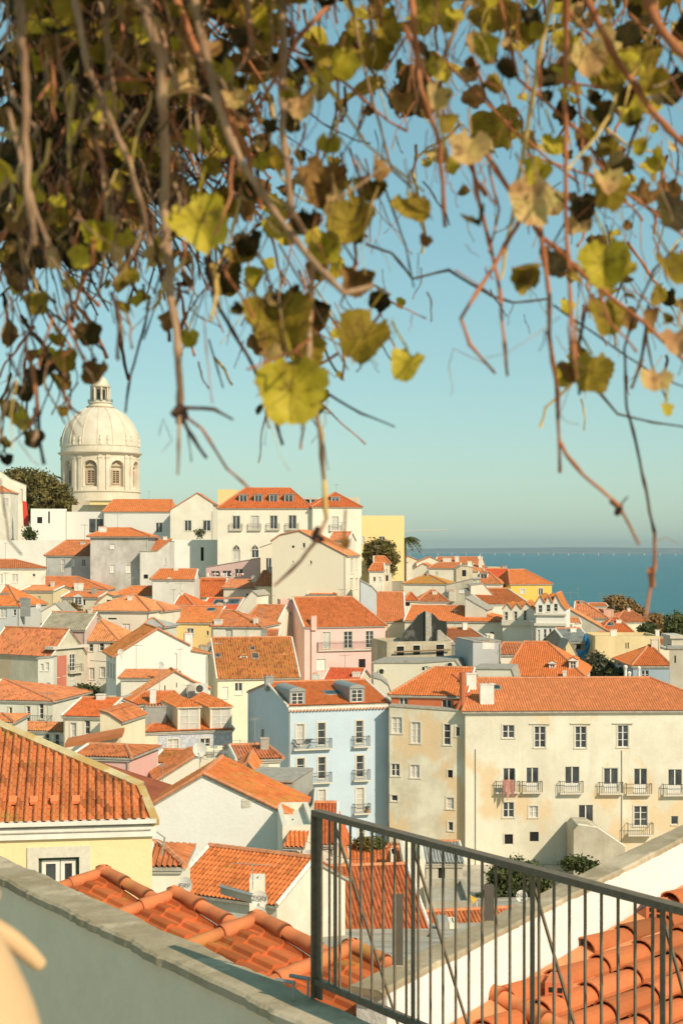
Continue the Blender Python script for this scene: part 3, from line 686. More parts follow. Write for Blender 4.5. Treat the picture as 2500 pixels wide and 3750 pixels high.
for i in range(8):      # paired pilasters between niches, arch mouldings
    c = ang[i]; nx_ = ang[(i+1) % 8]; nx_ = nx_ if nx_ > c else nx_+2*math.pi; mid_ = (c+nx_)/2
    for o_ in (-R(5.5), R(5.5)):
        a_ = mid_+o_; rad = Vector((math.cos(a_), math.sin(a_), 0)); tan = Vector((-math.sin(a_), math.cos(a_), 0))
        q.box(C0+rad*(r0-.1)+tan*-.65+Vector((0, 0, z0)), tan*1.3, rad*.5, Vector((0, 0, z1-z0-.0)))
        q.box(C0+rad*(r0-.1)+tan*-.8+Vector((0, 0, z1-1.2)), tan*1.6, rad*.7, Vector((0, 0, .6)))
    pts = [cyl(c-hw*1.07, r0+.08, za), cyl(c-hw*1.07, r0+.08, zs)]+[cyl(c+hw*1.07*math.cos(x_), r0+.08, zs+hw*r0*1.07*math.sin(x_)) for x_ in np.linspace(math.pi, 0, 11)]+[cyl(c+hw*1.07, r0+.08, za)]
    q.tube(pts, .2, 0, 5)
q.build('pilasters', M_ST, dome)
lat([(15.2, dz(1900)), (14.4, dz(1860)), (14.2, dz(1836)), (14.2, dz(1806)), (14.6, dz(1804)), (14.6, dz(1799)), (13.6, dz(1798))], 'base', M_ST)
lat([(13.6, dz(1672)), (14.2, dz(1670)), (14.3, dz(1667)), (15.0, dz(1664)), (15.1, dz(1660)), (14.1, dz(1659)), (14.0, dz(1640)), (14.2, dz(1638)), (14.2, dz(1634)), (13.9, dz(1633))], 'cornice', M_ST)
prof = []
for k in range(25):
    t_ = k/24; an = R(4+74*t_); prof.append((13.9*math.cos(an)*1.0 if k else 13.9, dz(1633)+((dz(1490)-dz(1633))*math.sin(an)/math.sin(R(78)) if k else 0)))
lat(prof, 'cupola', M_ST, 96, True)
q = MB()
for i in range(16):
    a_ = ang[0]+math.pi/16+2*math.pi*i/16
    q.tube([C0+Vector((r_*math.cos(a_)*1.005, r_*math.sin(a_)*1.005, z_)) for r_, z_ in prof], .2, 0, 5)
q.build('ribs', M_ST, dome)
for i in range(8):      # turned finials round the foot of the cupola
    for o_ in (-.06, .06):
        a_ = (ang[i]+ang[(i+1) % 8]+(0 if ang[(i+1) % 8] > ang[i] else 2*math.pi))/2+o_*1.6; q = MB()
        q.lathe(C0+Vector((13.9*math.cos(a_), 13.9*math.sin(a_), dz(1636))), [(.5, 0), (.5, .9), (.25, 1.1), (.5, 1.9), (.45, 2.5), (.15, 2.9), (.3, 3.3), (0, 3.6)], 0, 6); q.build('finial', M_ST, dome)
lat([(4.4, dz(1494)), (4.9, dz(1492)), (5.0, dz(1488)), (4.2, dz(1487)), (3.9, dz(1478)), (4.4, dz(1477)), (4.4, dz(1474)), (3.0, dz(1474)), (3.0, dz(1470)), (2.5, dz(1468)), (2.5, dz(1420)), (3.6, dz(1418)), (3.7, dz(1414)), (3.1, dz(1412)), (2.9, dz(1400)), (2.2, dz(1388)), (1.0, dz(1378)), (.5, dz(1370)), (.6, dz(1362)), (.1, dz(1358))], 'lantern', M_ST, 24)
q = MB()
for i in range(8):
    a_ = ang[0]+R(22.5)+math.pi/4*i; q.lathe(C0+Vector((3.3*math.cos(a_), 3.3*math.sin(a_), dz(1470))), [(.42, 0), (.38, .5), (.34, dz(1420)-dz(1470))], 0, 8)
q.build('lantern_columns', M_ST, dome)
q = MB()
for i in range(8):
    a_ = ang[0]+math.pi/4*i; rad = Vector((math.cos(a_), math.sin(a_), 0)); tan = Vector((-math.sin(a_), math.cos(a_), 0)); q.box(C0+rad*2.48+tan*-.55+Vector((0, 0, dz(1465))), tan*1.1, rad*.08, Vector((0, 0, 3.8)))
q.build('lantern_openings', M_DARK, dome)
q = MB(); q.tube([C0+Vector((0, 0, dz(1360))), C0+Vector((0, 0, dz(1335)))], .12, 0, 5); q.tube([C0+Vector((-.8, 0, dz(1343))), C0+Vector((.8, 0, dz(1343)))], .1, 0, 5); q.build('cross', M_IRON, dome)
q = MB()
for z_ in (dz(1474)+.55, dz(1474)+1.1): q.tube([C0+Vector((4.4*math.cos(x_), 4.4*math.sin(x_), z_)) for x_ in np.linspace(0, 2*math.pi, 25)], .05, 0, 4)
for i in range(32): x_ = 2*math.pi*i/32; q.tube([C0+Vector((4.4*math.cos(x_), 4.4*math.sin(x_), dz(1474))), C0+Vector((4.4*math.cos(x_), 4.4*math.sin(x_), dz(1474)+1.1))], .05, 0, 4)
q.build('railing', plain('verdigris_iron', (.12, .2, .17), .7), dome)
q = MB(); q.box((kx(228)*DY, DY-3, dz(1950)), (32, 0, 0), (0, 30, 0), (0, 0, dz(1838)-dz(1950))); q.build('terrace_block', M_ST2, dome)

# ------------------------------------------------------------------ hilltop row
w_white = wallmat(WHITE, .45); w_cream = wallmat(CREAM, .4); w_yel = wallmat(YEL, .12); w_grey = wallmat(GREYW, .6); w_old = wallmat(OLD, .6, (.62, .42, .22)); w_tan = wallmat(TAN, .4)
w_pink = wallmat(PINK, .15); w_bright = wallmat((.84, .77, .61), .32)
t_new = tilemat(T_NEW, .35); t_old = tilemat(T_OLD, .7); t_brn = tilemat(T_BRN, .9, .3); t_pal = tilemat(T_PAL, .3); t_och = tilemat(T_OCH, .6, .9); t_red = tilemat((.60, .11, .04), .4)
use('A')
house('pale stone terrace block with yellow awning below the church dome', (515, 420), (800, 420), ('T', 488), 10, wallmat((.62, .56, .42), .5), wins=[], name='terrace_building', cat='building', zb=55)
q = MB(); p0 = W3(645, 487, 415); q.box(p0, (8, 0, 0), (0, 4, 0), (0, 0, 1.1)); q.box(p0+Vector((-1.5, -.5, 1.1)), (11, 0, 0), (0, 5, 0), (0, 0, .25), 1); solo(q, 'kiosk', [w_yel, M_TRIM], 'small yellow kiosk with flat roof at the foot of the dome', 'kiosk')
house('white house with red flag and shutters at the far left edge on the hill', (-120, 345), (188, 350), ('F', [(-120, 240), (0, 240), (78, 300), (188, 345)]), 14, w_white, t_new, wins=[(30, 440, 70, 505, 'c'), (146, 375, 163, 470, 'ct'), (95, 470, 125, 660, 'c'), (20, 560, 60, 640, 'c')], roof2='flat')
house('small white annex with red eave at the far left edge', (-100, 335), (75, 335), ('R', 398, 362, -60, 20), 8, w_white, t_new, wins=[(20, 440, 60, 500, 'c')])
q = MB(); p0 = W3(160, 458, 333); q.add([p0, p0+Vector((.9, .2, -.2)), p0+Vector((1.5, .1, -5.6)), p0+Vector((.3, -.1, -5.5))], [(0, 1, 2, 3), (3, 2, 1, 0)]); solo(q, 'flag', plain('red_cloth', (.62, .06, .04), .9), 'red cloth banner hanging on the white house at far left', 'flag')
house('plain white modern house with corner slots on the hill left of the dome', (222, 322), (480, 328), ('T', 515), 10, wallmat((.80, .76, .66), .08), wins=[(266, 575, 303, 620, 'd'), (345, 535, 358, 620, 'd')])
house('long white modern wall with deep glazed opening under the orange roof', (450, 327), (745, 327), ('T', 537), 9, wallmat((.74, .70, .62), .12), wins=[(637, 587, 742, 690, 'a')])
house('white block with long new orange roof beside the dome', (742, 326), (1225, 326), ('R', 538, 455, 815, 1235), 14, wallmat((.73, .70, .62), .12), t_new, wins=[(1118, 615, 1165, 685, 'a')])
house('white gabled house with two windows and plant terrace', (1222, 318), (1528, 318), ('F', [(1222, 525), (1415, 405), (1528, 478)]), 12, w_bright, t_old, wins=[(1325, 600, 1372, 675, 'at'), (1457, 600, 1510, 675, 'at')], oh=.3)
# terraces and retaining walls
house('long whitewashed retaining wall below the modern houses', (-60, 300), (660, 302), ('T', 742), 4, wallmat((.76, .72, .62), .3), name='retaining_wall', cat='wall', zb=45)
house('white retaining wall under the plant terrace', (1060, 298), (1560, 300), ('T', 738), 5, wallmat((.80, .77, .67), .2), name='retaining_wall', cat='wall', zb=45, wins=[(1440, 792, 1462, 890, 'd')])
use('B')
house('small yellow rooftop block behind the dormered convent', (190, 345), (325, 345), ('T', 377), 8, w_yel)
house('grey rooftop machine room behind the small hipped wing', (1100, 330), (1208, 330), ('T', 432), 5, w_grey)
house('low glazed rooftop gallery between the two hipped roofs', (800, 330), (945, 330), ('T', 436), 5, w_grey, wins=[(812, 448, 850, 480, 'd'), (858, 448, 925, 480, 'a')])
cv = house('large white convent building with four dormers and gothic windows', (190, 292), (866, 292), ('R', 512, 372, 388, 708), 15, w_bright, t_new,
      wins=[(297, 567, 349, 662, 'at'), (431, 567, 484, 662, 'at'), (566, 565, 617, 660, 'at'), (699, 563, 753, 660, 'at'), (299, 815, 349, 885, 'at'), (434, 812, 483, 868, 'at')],
      bal=[(275, 368, 668, 612), (408, 502, 668, 612), (541, 636, 666, 610), (677, 771, 665, 608)],
      dorm=[(342, 415, 405, 487, 2.2, 'fz'), (451, 414, 512, 487, 2.2, 'fz'), (558, 412, 624, 487, 2.2, 'fz'), (667, 412, 734, 487, 2.2, 'fz')], name='convent', cat='building')
# gothic tracery heads
for gx in (324, 458):
    u, yy = cv['fu'](gx); z_ = zpy(815, yy); q = MB(); c_ = cv['W'](u, -.02, z_); hw_ = 25/1.96/F*yy
    pts = [c_+Vector((-hw_*1.1, 0, 0)), c_+Vector((-hw_*.85, 0, hw_*.9)), c_+Vector((0, 0, hw_*1.75)), c_+Vector((hw_*.85, 0, hw_*.9)), c_+Vector((hw_*1.1, 0, 0))]
    q.tube(pts, .09, 0, 5); q.tube([c_+Vector((-hw_*.5, 0, 0)), c_+Vector((0, 0, hw_)), c_+Vector((hw_*.5, 0, 0))], .05, 0, 4); q.tube([c_, c_+Vector((0, 0, hw_*1.7))], .05, 0, 4)
    q.poly([p+Vector((0, -.005, 0)) for p in pts], 1); q.build('gothic_window', [M_TRIM, M_GLASS], cv['root'])
house('white hipped wing with a single dormer at the right end of the convent', (867, 291), (1222, 294), ('R', 503, 403, 1028, 1034), 12, w_bright, t_new, wins=[(1010, 572, 1057, 672, 'at')], bal=[(990, 1078, 672, 630)], dorm=[(1003, 432, 1066, 490, 2.2, 'fz')])
house('tall plain yellow building beside the convent', (1222, 315), (1528, 318), ('T', 564), 14, w_yel, wins=[(1350, 715, 1386, 762, 'at'), (1228, 716, 1242, 768, 'at')])
house('pale pink terrace house with green awnings and washing lines', (106, 268), (495, 262), ('F', [(106, 935), (495, 868)]), 10, wallmat((.72, .52, .46), .2), t_old, wins=[(140, 962, 205, 1005, 'a'), (222, 960, 288, 1005, 'a'), (312, 948, 372, 1005, 'a')], roof2='flat')
i_ = house('cream house with tall blank gable and street balconies below the convent', (580, 252), (1110, 236), ('F', [(580, 745), (640, 705), (775, 676), (1110, 852)]), wm=wallmat((.84, .75, .56), .1), tm=t_new, dep=9, mx=14,
      wins=[(797, 760, 818, 797, 'a'), (722, 780, 740, 797, 'd'), (850, 888, 866, 915, 'a'), (722, 890, 736, 915, 'c')],
      rw=[(1142, 872, 1165, 980, 'ct'), (1178, 870, 1195, 950, 'c'), (1205, 868, 1222, 960, 'ct'), (1280, 868, 1296, 925, 'c'), (1140, 1015, 1162, 1100, 'ct'), (1178, 1015, 1195, 1090, 'ct')])
house('narrow cream tower stub at the left of the blank gable', (497, 256), (580, 256), ('F', [(497, 790), (580, 762)]), 8, wallmat((.82, .73, .54), .12), t_old, wins=[(535, 870, 575, 965, 'a')], roof2='flat')
house('small attic house with orange roof above the blank gable', (985, 262), (1120, 258), ('R', 745, 690, None, None), 7, w_white, t_new, wins=[(1098, 750, 1118, 800, 'a')])
use('A')
house('tall grey weathered apartment house with low hipped roof', (648, 258), (1062, 258), ('R', 715, 660, 760, 938), 13, wallmat((.60, .585, .53), .9, None, 1.2), t_new, oh=.5,
      wins=[(790, 770, 825, 803, 'v'), (790, 920, 820, 975, 'v'), (903, 920, 940, 975, 'v'), (793, 1093, 823, 1125, 'a')], chim=[(706, 645, 762, 700, 3.0)])
house('white wing with dark shutter right of the grey apartment house', (1000, 256), (1215, 256), ('F', [(1000, 820), (1130, 820), (1215, 750)]), 8, wallmat((.74, .71, .62), .5), t_old, wins=[(1030, 988, 1062, 1018, 'd'), (1183, 872, 1193, 918, 'c')], roof2='flat')
house('white link building with small orange lean-to roof', (1058, 262), (1200, 262), ('R', 820, 742, None, None), 8, wallmat((.76, .72, .62), .3), t_new, t=.98)
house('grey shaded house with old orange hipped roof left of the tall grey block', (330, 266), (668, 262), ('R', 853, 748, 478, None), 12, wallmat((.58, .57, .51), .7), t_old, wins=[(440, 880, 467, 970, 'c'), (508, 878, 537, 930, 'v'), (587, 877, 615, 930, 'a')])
house('white house with louvred shutters and new roof at the left edge', (-40, 240), (325, 244), ('R', 945, 888, None, 110), 9, w_white, t_new, wins=[(2, 985, 20, 1055, 'c'), (85, 985, 130, 1045, 'c'), (232, 982, 255, 1005, 'a')], chim=[(218, 985, 258, 1070, .2)])
house('white stepped house with orange monopitch roof and glass skylights', (1090, 236), (1395, 236), ('R', 1025, 957, 1150, None), 9, wallmat((.74, .70, .60), .5), t_new)
# ------------------------------------------------------------------ right-hand hill cluster, far to near
use('Q')
house('cream house with small orange roof directly under the round dark tree', (-78, 300), (72, 300), ('R', 300, 235, None, 20), 8, w_cream, t_new, wins=[(-40, 350, -15, 390, 'a'), (20, 350, 45, 390, 'c')])
house('white house with thin orange roof strip below the round dark tree', (-125, 290), (15, 290), ('R', 370, 300, -90, None), 7, w_white, t_new, wins=[(-90, 425, -65, 470, 'a'), (-40, 425, -15, 470, 'c')])
house('grey white shed with dark doorway beside the dark cluttered yard', (10, 296), (90, 296), ('T', 392), 5, wallmat((.66, .60, .46), .7), wins=[(30, 410, 55, 465, 'd')])
house('cream gable-ended house nearest the yellow building on the ridge', (165, 400), (328, 400), ('F', [(165, 262), (250, 232), (328, 262)]), 10, w_cream, t_new, wins=[(205, 285, 245, 298, 'a')])
house('orange roofed house at the left end of the ridge by the palm', (60, 408), (180, 408), ('R', 300, 235, 140, None), 9, w_cream, t_new)
house('low cream house with two wide chimneys on the ridge above the river', (500, 405), (930, 400), ('R', 300, 240, None, None), 10, w_cream, t_new, chim=[(577, 243, 655, 300, 1.), (693, 226, 728, 302, 1.)])
house('cream gable house with long skylight slope on the ridge', (325, 398), (590, 398), ('F', [(325, 290), (455, 236), (590, 300)]), 9, wallmat((.80, .72, .55), .3), t_new)
house('white house with flat front under the ridge chimneys', (440, 375), (725, 372), ('R', 345, 298, 520, None), 9, w_white, t_new, wins=[(500, 375, 530, 410, 'c')])
house('small white gable house with tan lean-to among the ridge roofs', (190, 380), (430, 378), ('F', [(190, 372), (300, 350), (385, 300), (430, 320)]), 8, wallmat((.78, .72, .57), .4), t_new)
house('dark cluttered yard house with flat terrace at the left of the river view', (-60, 300), (200, 300), ('T', 470), 6, wallmat((.40, .36, .28), .9, (.3, .2, .14)), wins=[(10, 490, 40, 520, 'd')])
house('narrow white house with little orange lean-to above the dark yard', (80, 345), (190, 345), ('R', 355, 332, None, None), 6, w_cream, t_new, wins=[(90, 365, 115, 400, 'd'), (140, 365, 175, 395, 'a')])
house('white rooftop cabin beside the dark cluttered yard', (205, 340), (285, 340), ('T', 300), 6, w_white)
house('pale house with tall white ventilation chimney and dish above the river', (850, 372), (1035, 370), ('R', 372, 305, None, 930), 9, w_cream, t_new, chim=[(920, 250, 950, 340, 2.)])
house('wide white house with ochre tiled roof in front of the dark yard', (205, 290), (612, 288), ('R', 492, 405, 425, 432), 11, w_white, t_och, wins=[])
house('weathered grey stone gable house with old chimney stack', (612, 278), (872, 276), ('F', [(612, 500), (860, 440), (872, 445)]), 10, wallmat((.60, .55, .43), .8), t_old, roof2='flat', wins=[(735, 540, 790, 580, 'v'), (815, 520, 830, 540, 'd')], chim=[(635, 555, 692, 660, -.6, M_TRIM)])
house('tall cream chimney house with broken plaster on the slope', (705, 345), (860, 345), ('F', [(705, 350), (760, 318), (860, 330)]), 8, wallmat((.66, .58, .42), .7), t_old, roof2='flat', chim=[(815, 275, 855, 330, .5)], wins=[(760, 360, 800, 420, 'd')])
house('white trimmed gable house with one square dormer above the river', (905, 320), (1130, 316), ('R', 490, 380, 900, 1015), 8, w_white, t_new, dorm=[(930, 392, 1006, 450, 1.6, 'f')], wins=[(1010, 528, 1048, 543, 'a')])
house('red brown roofed house with tan rooftop box above the river', (1040, 340), (1300, 345), ('R', 500, 352, None, 1180), 11, w_white, t_red, chim=[(1140, 322, 1192, 400, 6.5, M_ZINC), (1215, 402, 1290, 470, 2.5, M_ZINC)])
house('rooftop storage box with tan lid on the red brown roof', (1005, 352), (1135, 352), ('T', 330), 6, wallmat((.66, .55, .34), .3), wins=[])
house('orange roofed house with yellow street front beside the river', (1225, 318), (1620, 322), ('R', 497, 362, 1200, 1360), 12, wallmat((.80, .52, .12), .2), t_new, wins=[(1320, 540, 1362, 585, 'at'), (1492, 535, 1535, 600, 'at')])
house('white flat link house in front of the stone gable', (845, 262), (1060, 262), ('F', [(845, 505), (965, 490), (1060, 600)]), 7, w_white, t_old, roof2='flat')
house('long orange monopitch roof with glass panels behind the three gables', (985, 255), (1400, 262), ('R', 690, 545, None, None), 12, wallmat((.76, .70, .56), .3), t_new, t=.98)
house('small hipped orange roof house behind the ruin', (335, 250), (625, 250), ('R', 662, 562, 455, 500), 9, wallmat((.74, .6, .5), .3), t_old)
house('tiny orange hut roof left of the small hipped roof', (212, 246), (335, 246), ('R', 655, 583, 262, 275), 6, w_cream, t_new, wins=[(218, 668, 262, 705, 'd')])
house('white side house with dark attic opening beside the three gables', (790, 236), (990, 230), ('F', [(790, 620), (990, 735)]), 9, wallmat((.70, .66, .54), .5), t_old, roof2='flat', wins=[])
s3 = house('cream house with three white saw-tooth gables and tall windows', (1148, 226), (1455, 222), ('F', [(1148, 740), (1195, 680), (1238, 740), (1285, 678), (1330, 735), (1375, 676), (1455, 745)]), 9, wallmat((.80, .74, .60), .25), t_brn, oh=.02,
      wins=[(1168, 762, 1198, 860, 'at'), (1258, 757, 1288, 855, 'at'), (1348, 748, 1378, 845, 'at')])
q = MB(); q.box(s3['W'](-.1, -.35, zpy(885, 224)), s3['W'](s3['Wd']+.2, 0, 0)-s3['W'](0, 0, 0), s3['W'](0, .33, 0)-s3['W'](0, 0, 0), (0, 0, .8)); q.build('cornice', M_TRIM, s3['root'])
use('G')
s4 = house('white house with three gabled windows over a blank parapet and iron balconies', (1290, 214), (1510, 212), ('F', [(1290, 225), (1330, 160), (1362, 215), (1387, 160), (1415, 215), (1442, 152), (1482, 230), (1510, 265)]), 10, wallmat((.80, .76, .66), .2), t_brn, oh=.02,
      wins=[(1313, 228, 1342, 280, 'a'), (1370, 225, 1400, 275, 'a'), (1425, 218, 1452, 272, 'a'), (1305, 405, 1326, 490, 'c'), (1352, 400, 1371, 490, 'a'), (1390, 397, 1408, 475, 'a'), (1430, 392, 1448, 450, 'c'), (1468, 388, 1488, 450, 'c')], bal=[(1425, 1480, 525, 480)])
q = MB()
for yy_, h_ in ((375, .35), (300, .25)): q.box(s4['W'](-.1, -.3, zpy(yy_, 213)), s4['W'](s4['Wd']+.2, 0, 0)-s4['W'](0, 0, 0), s4['W'](0, .28, 0)-s4['W'](0, 0, 0), (0, 0, h_))
q.build('cornice', M_TRIM, s4['root'])
house('high cream house with steep orange roof right behind the pink house', (120, 240), (355, 240), ('R', 345, 142, None, None), 13, w_cream, tilemat(T_OLD, .3), chim=[(113, 125, 150, 200, 4.)])
house('long cream house with orange roof running behind the burnt ruin', (355, 236), (1065, 228), ('R', 342, 240, None, 775), 12, wallmat((.80, .73, .56), .3), t_new, wins=[(970, 418, 996, 450, 'a'), (760, 425, 825, 445, 'd'), (240, 380, 290, 400, 'd')])
house('low house with orange lean-to roof below the long roof', (700, 212), (960, 216), ('R', 495, 402, None, None), 9, w_cream, t_new, t=.98)
house('small white rooftop hut with red door in front of the long roof', (945, 218), (996, 218), ('T', 440), 3, w_bright, wins=[(948, 446, 968, 478, 'c')])
house('low cream house with ochre roof under the round tree by the yellow building', (-150, 330), (75, 330), ('R', 345, 285, None, 20), 8, w_cream, tilemat(T_OCH, .6, .5), wins=[(-60, 370, -30, 410, 'a')]) if 0 else None
# ruin
rn = house('roofless stone ruin with burnt black gable and empty windows', (228, 200), (690, 204), ('T', 492), 9, wallmat((.58, .50, .36), .9, (.45, .36, .24)), name='ruined_house', cat='ruin',
      wins=[(298, 525, 350, 590, 'dt'), (415, 518, 465, 585, 'dt'), (580, 512, 637, 625, 'dt')])
q = MB(); pr = [(330, 492), (345, 430), (400, 370), (455, 300), (500, 270), (560, 290), (600, 335), (655, 345), (662, 400), (650, 470), (640, 492)]
M_BURN = wallmat((.035, .04, .036), .9, (.16, .15, .13), 2.)
P1 = [rn['W'](rn['fu'](x, 4.)[0], 4., zpy(y, rn['fu'](x, 4.)[1])) for x, y in pr]; dv = rn['W'](0, .5, 0)-rn['W'](0, 0, 0)
q.poly(P1, 0); q.poly([p+dv for p in P1][::-1], 1)
for i in range(len(P1)): a_, b2 = P1[i], P1[(i+1) % len(P1)]; q.poly([b2, a_, a_+dv, b2+dv], 1)
q.build('burnt_gable', [M_BURN, M_CEM], rn['root']); q = MB()
fl_ = [(x, y) for x, y in ((506, 490), (506, 272), (545, 285), (552, 490))]; P1 = [rn['W'](rn['fu'](x, 3.6)[0], 3.6, zpy(y, rn['fu'](x, 3.6)[1])) for x, y in fl_]
dv2 = dv*.75; q.poly(P1); 
for i in range(4): a_, b2 = P1[i], P1[(i+1) % 4]; q.poly([b2, a_, a_+dv2, b2+dv2])
q.build('flue', M_CEM, rn['root']); q = MB()
bm_a = rn['W'](rn['fu'](275)[0], -.5, zpy(556, 202)); bm_b = rn['W'](rn['fu'](675)[0], -.5, zpy(545, 202)); q.tube([bm_a, bm_b], .12, 0, 6); q.build('beam', plain('old_timber', (.28, .2, .11), .9), rn['root'])
q = MB()
P1 = [rn['W'](rn['fu'](x, 2.)[0], 2., zpy(y, rn['fu'](x, 2.)[1])) for x, y in ((590, 492), (592, 412), (610, 405), (672, 470), (680, 492))]; q.poly(P1)
for i in range(5): a_, b2 = P1[i], P1[(i+1) % 5]; q.poly([b2, a_, a_+dv, b2+dv])
q.build('broken_wall', M_CEM, rn['root'])
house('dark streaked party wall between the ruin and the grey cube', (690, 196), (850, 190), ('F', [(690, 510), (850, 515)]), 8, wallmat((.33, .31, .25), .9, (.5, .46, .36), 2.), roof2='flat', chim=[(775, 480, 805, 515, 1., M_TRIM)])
house('plain grey rendered cube house with white rooftop box', (845, 168), (1045, 176), ('F', [(845, 488), (910, 488), (912, 486), (1000, 488), (1045, 484)]), 7, wallmat((.50, .50, .47), .3), roof2='flat', chim=[(912, 487, 975, 545, -.02), (975, 490, 1000, 545, -.01)])
# orange hipped house with two dormers
house('white house with big hipped orange roof and two white dormers', (1080, 166), (1640, 158), ('R', 735, 500, 1210, 1380), 14, w_bright, tilemat(T_NEW, .25), dorm=[(1390, 645, 1437, 720, 1.4, 'g'), (1535, 625, 1590, 712, 1.4, 'g')], chim=[(1490, 700, 1515, 760, -.5)])
house('low orange wing roof at the left of the big hipped roof', (1028, 176), (1215, 176), ('R', 585, 505, 1060, None), 8, w_bright, t_new)
# big white terrace wall with rounded end
tw = house('long cream rooftop wall with porthole vents behind the apartment block', (132, 176), (745, 168), ('F', [(132, 640), (470, 640), (720, 622), (745, 660)]), 8, wallmat((.80, .73, .55), .15), roof2='flat', wins=[(478, 672, 498, 697, 'd')])
for cx_, cy_ in ((190, 705), (680, 660)):
    q = MB(); u, yy = tw['fu'](cx_); c_ = tw['W'](u, -.06, zpy(cy_, yy)); ring = [c_+Vector((.34*math.cos(x_), 0, .34*math.sin(x_))) for x_ in np.linspace(0, 2*math.pi, 17)]
    q.tube(ring, .07, 0, 5, False); q.poly([p+Vector((0, .02, 0)) for p in ring[:-1]][::-1], 1); q.build('porthole', [M_TRIM, M_DARK], tw['root'])
house('pale rounded stair block against the cream rooftop wall', (132, 163), (262, 163), ('F', [(132, 745), (190, 760), (240, 800), (262, 860)]), 8, wallmat((.76, .70, .55), .3), roof2='flat')
house('cream gutter house with small vent right of the vaulted roof', (862, 156), (1150, 154), ('F', [(862, 683), (1122, 685), (1150, 765)]), 6, wallmat((.78, .72, .56), .2), roof2='flat')
# blue grey house at the right with columns
use('O')
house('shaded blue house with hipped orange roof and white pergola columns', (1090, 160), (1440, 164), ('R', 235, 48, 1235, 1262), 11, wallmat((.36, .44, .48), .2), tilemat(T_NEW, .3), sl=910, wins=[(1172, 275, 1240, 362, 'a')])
pg = thing('pergola', 'three white round terrace columns in front of the blue house', 'columns', W3(1080, 365, 148), )
for cx_, yt, ye, r_ in ((1017, 225, 362, .15), (1055, 285, 375, .13), (1146, 235, 362, .14)):
    q = MB(); c_ = W3(cx_, ye+20, 148); h_ = zpy(yt, 148)-c_.z; q.lathe(c_, [(r_, 0), (r_*.95, h_-.4), (r_*1.1, h_-.35), (r_*1.4, h_-.2), (r_*1.4, h_-.1), (r_*.5, h_), (0, h_)], 0, 14); q.build('column', M_WHITE, pg)
# church tower stub at right edge
house('grey stone church front with cornices at the right edge', (1440, 150), (1600, 147), ('F', [(1440, 65), (1600, 65)]), 8, wallmat((.62, .56, .44), .6), roof2='flat', wins=[(1482, 135, 1500, 205, 'd')], name='church', cat='church')
q = MB(); 
for x0, y0, x1, y1, o_ in ((1395, 60, 1600, 82, 1.2), (1490, 78, 1600, 120, 1.6), (1525, 275, 1600, 305, 1.5), (1530, 120, 1600, 500, 1.0)):
    a_ = W3(x0, y1, 150-o_); b2 = W3(x1, y0, 150-o_); q.box(a_, (b2.x-a_.x, 0, 0), (0, 3.5-o_, 0), (0, 0, b2.z-a_.z))
a_ = W3(1460, 65, 151); b2 = W3(1600, -30, 151); q.box(a_, (b2.x-a_.x, 0, 0), (0, 4, 0), (0, 0, b2.z-a_.z)); q.box(a_+Vector((-.2, -.2, b2.z-a_.z)), (b2.x-a_.x, 0, 0), (0, 4.4, 0), (0, 0, .3))
solo(q, 'church_cornice', wallmat((.64, .58, .46), .7), 'projecting stone cornice and dark attic on the church at the right edge', 'cornice')
use('R')
house('yellow ochre plastered building with slit windows behind the tree', (652, 200), (1328, 206), ('T', 655), 9, wallmat((.74, .58, .32), .5), sl=590, wins=[(965, 725, 978, 785, 'd'), (988, 722, 1002, 785, 'd')], chim=[(812, 588, 878, 650, 2.), (1283, 590, 1322, 660, 1.)])
house('orange hipped house with square skylight right of the gabled row', (690, 262), (1055, 262), ('R', 628, 465, 830, 880), 10, wallmat((.74, .64, .44), .4), t_new, sky=[(808, 540, 1.3, 1.3)])
house('old low house with orange roof above the pale wall near the river', (850, 285), (1215, 290), ('R', 515, 400, 945, 1030), 12, w_cream, tilemat(T_OLD, .5), wins=[(1150, 500, 1205, 550, 'c')])
house('pink brick chimney block house in the middle of the river-side roofs', (740, 288), (845, 288), ('T', 378), 6, wallmat((.72, .42, .30), .5), name='chimney_block', cat='chimney')
house('orange roofed house with white verge sloping down by the river', (430, 300), (780, 285), ('R', 465, 300, None, 520), 10, wallmat((.60, .55, .42), .6), t_new)
house('long grey side house with orange lean-to beside the white gabled row', (332, 296), (830, 262), ('F', [(332, 350), (830, 630)]), 6, wallmat((.56, .52, .42), .7), t_new)
house('flat topped orange rooftop box by the autumn tree', (600, 320), (775, 320), ('R', 345, 318, None, None), 5, w_cream, t_new)
house('small white cabin on the slope beside the gabled row', (412, 232), (510, 232), ('T', 535), 5, w_bright, wins=[(428, 555, 450, 600, 'd')])
house('low orange lean-to beside the small white cabin', (345, 240), (500, 240), ('R', 530, 475, None, None), 5, w_cream, t_new)
house('grey corrugated shed with blue tarpaulins below the gabled row', (345, 205), (600, 212), ('R', 720, 585, None, None), 8, wallmat((.34, .32, .26), .8), plain('grey_sheet', (.30, .31, .27), .7, var=.4, sc=1), wins=[(450, 740, 500, 790, 'd')])
q = MB(); bl = [(545, 640), (570, 635), (600, 720), (590, 800), (560, 850), (585, 860), (575, 885), (500, 885), (460, 870), (468, 810), (500, 830), (550, 815)]
P1 = [W3(x, y, 203+.6*math.sin(i*2.1)) for i, (x, y) in enumerate(bl)]; ctr = sum(P1, Vector())/len(P1)
for i in range(len(P1)): a_, b2 = P1[i], P1[(i+1) % len(P1)]; q.poly([a_, b2, ctr+Vector((0, -.5, 0))]); q.poly([b2, a_, ctr+Vector((0, -.3, 0))])
solo(q, 'tarpaulin', plain('blue_tarpaulin', (.03, .20, .42), .6, var=.5, sc=2), 'crumpled bright blue tarpaulin hanging by the grey shed', 'tarpaulin')
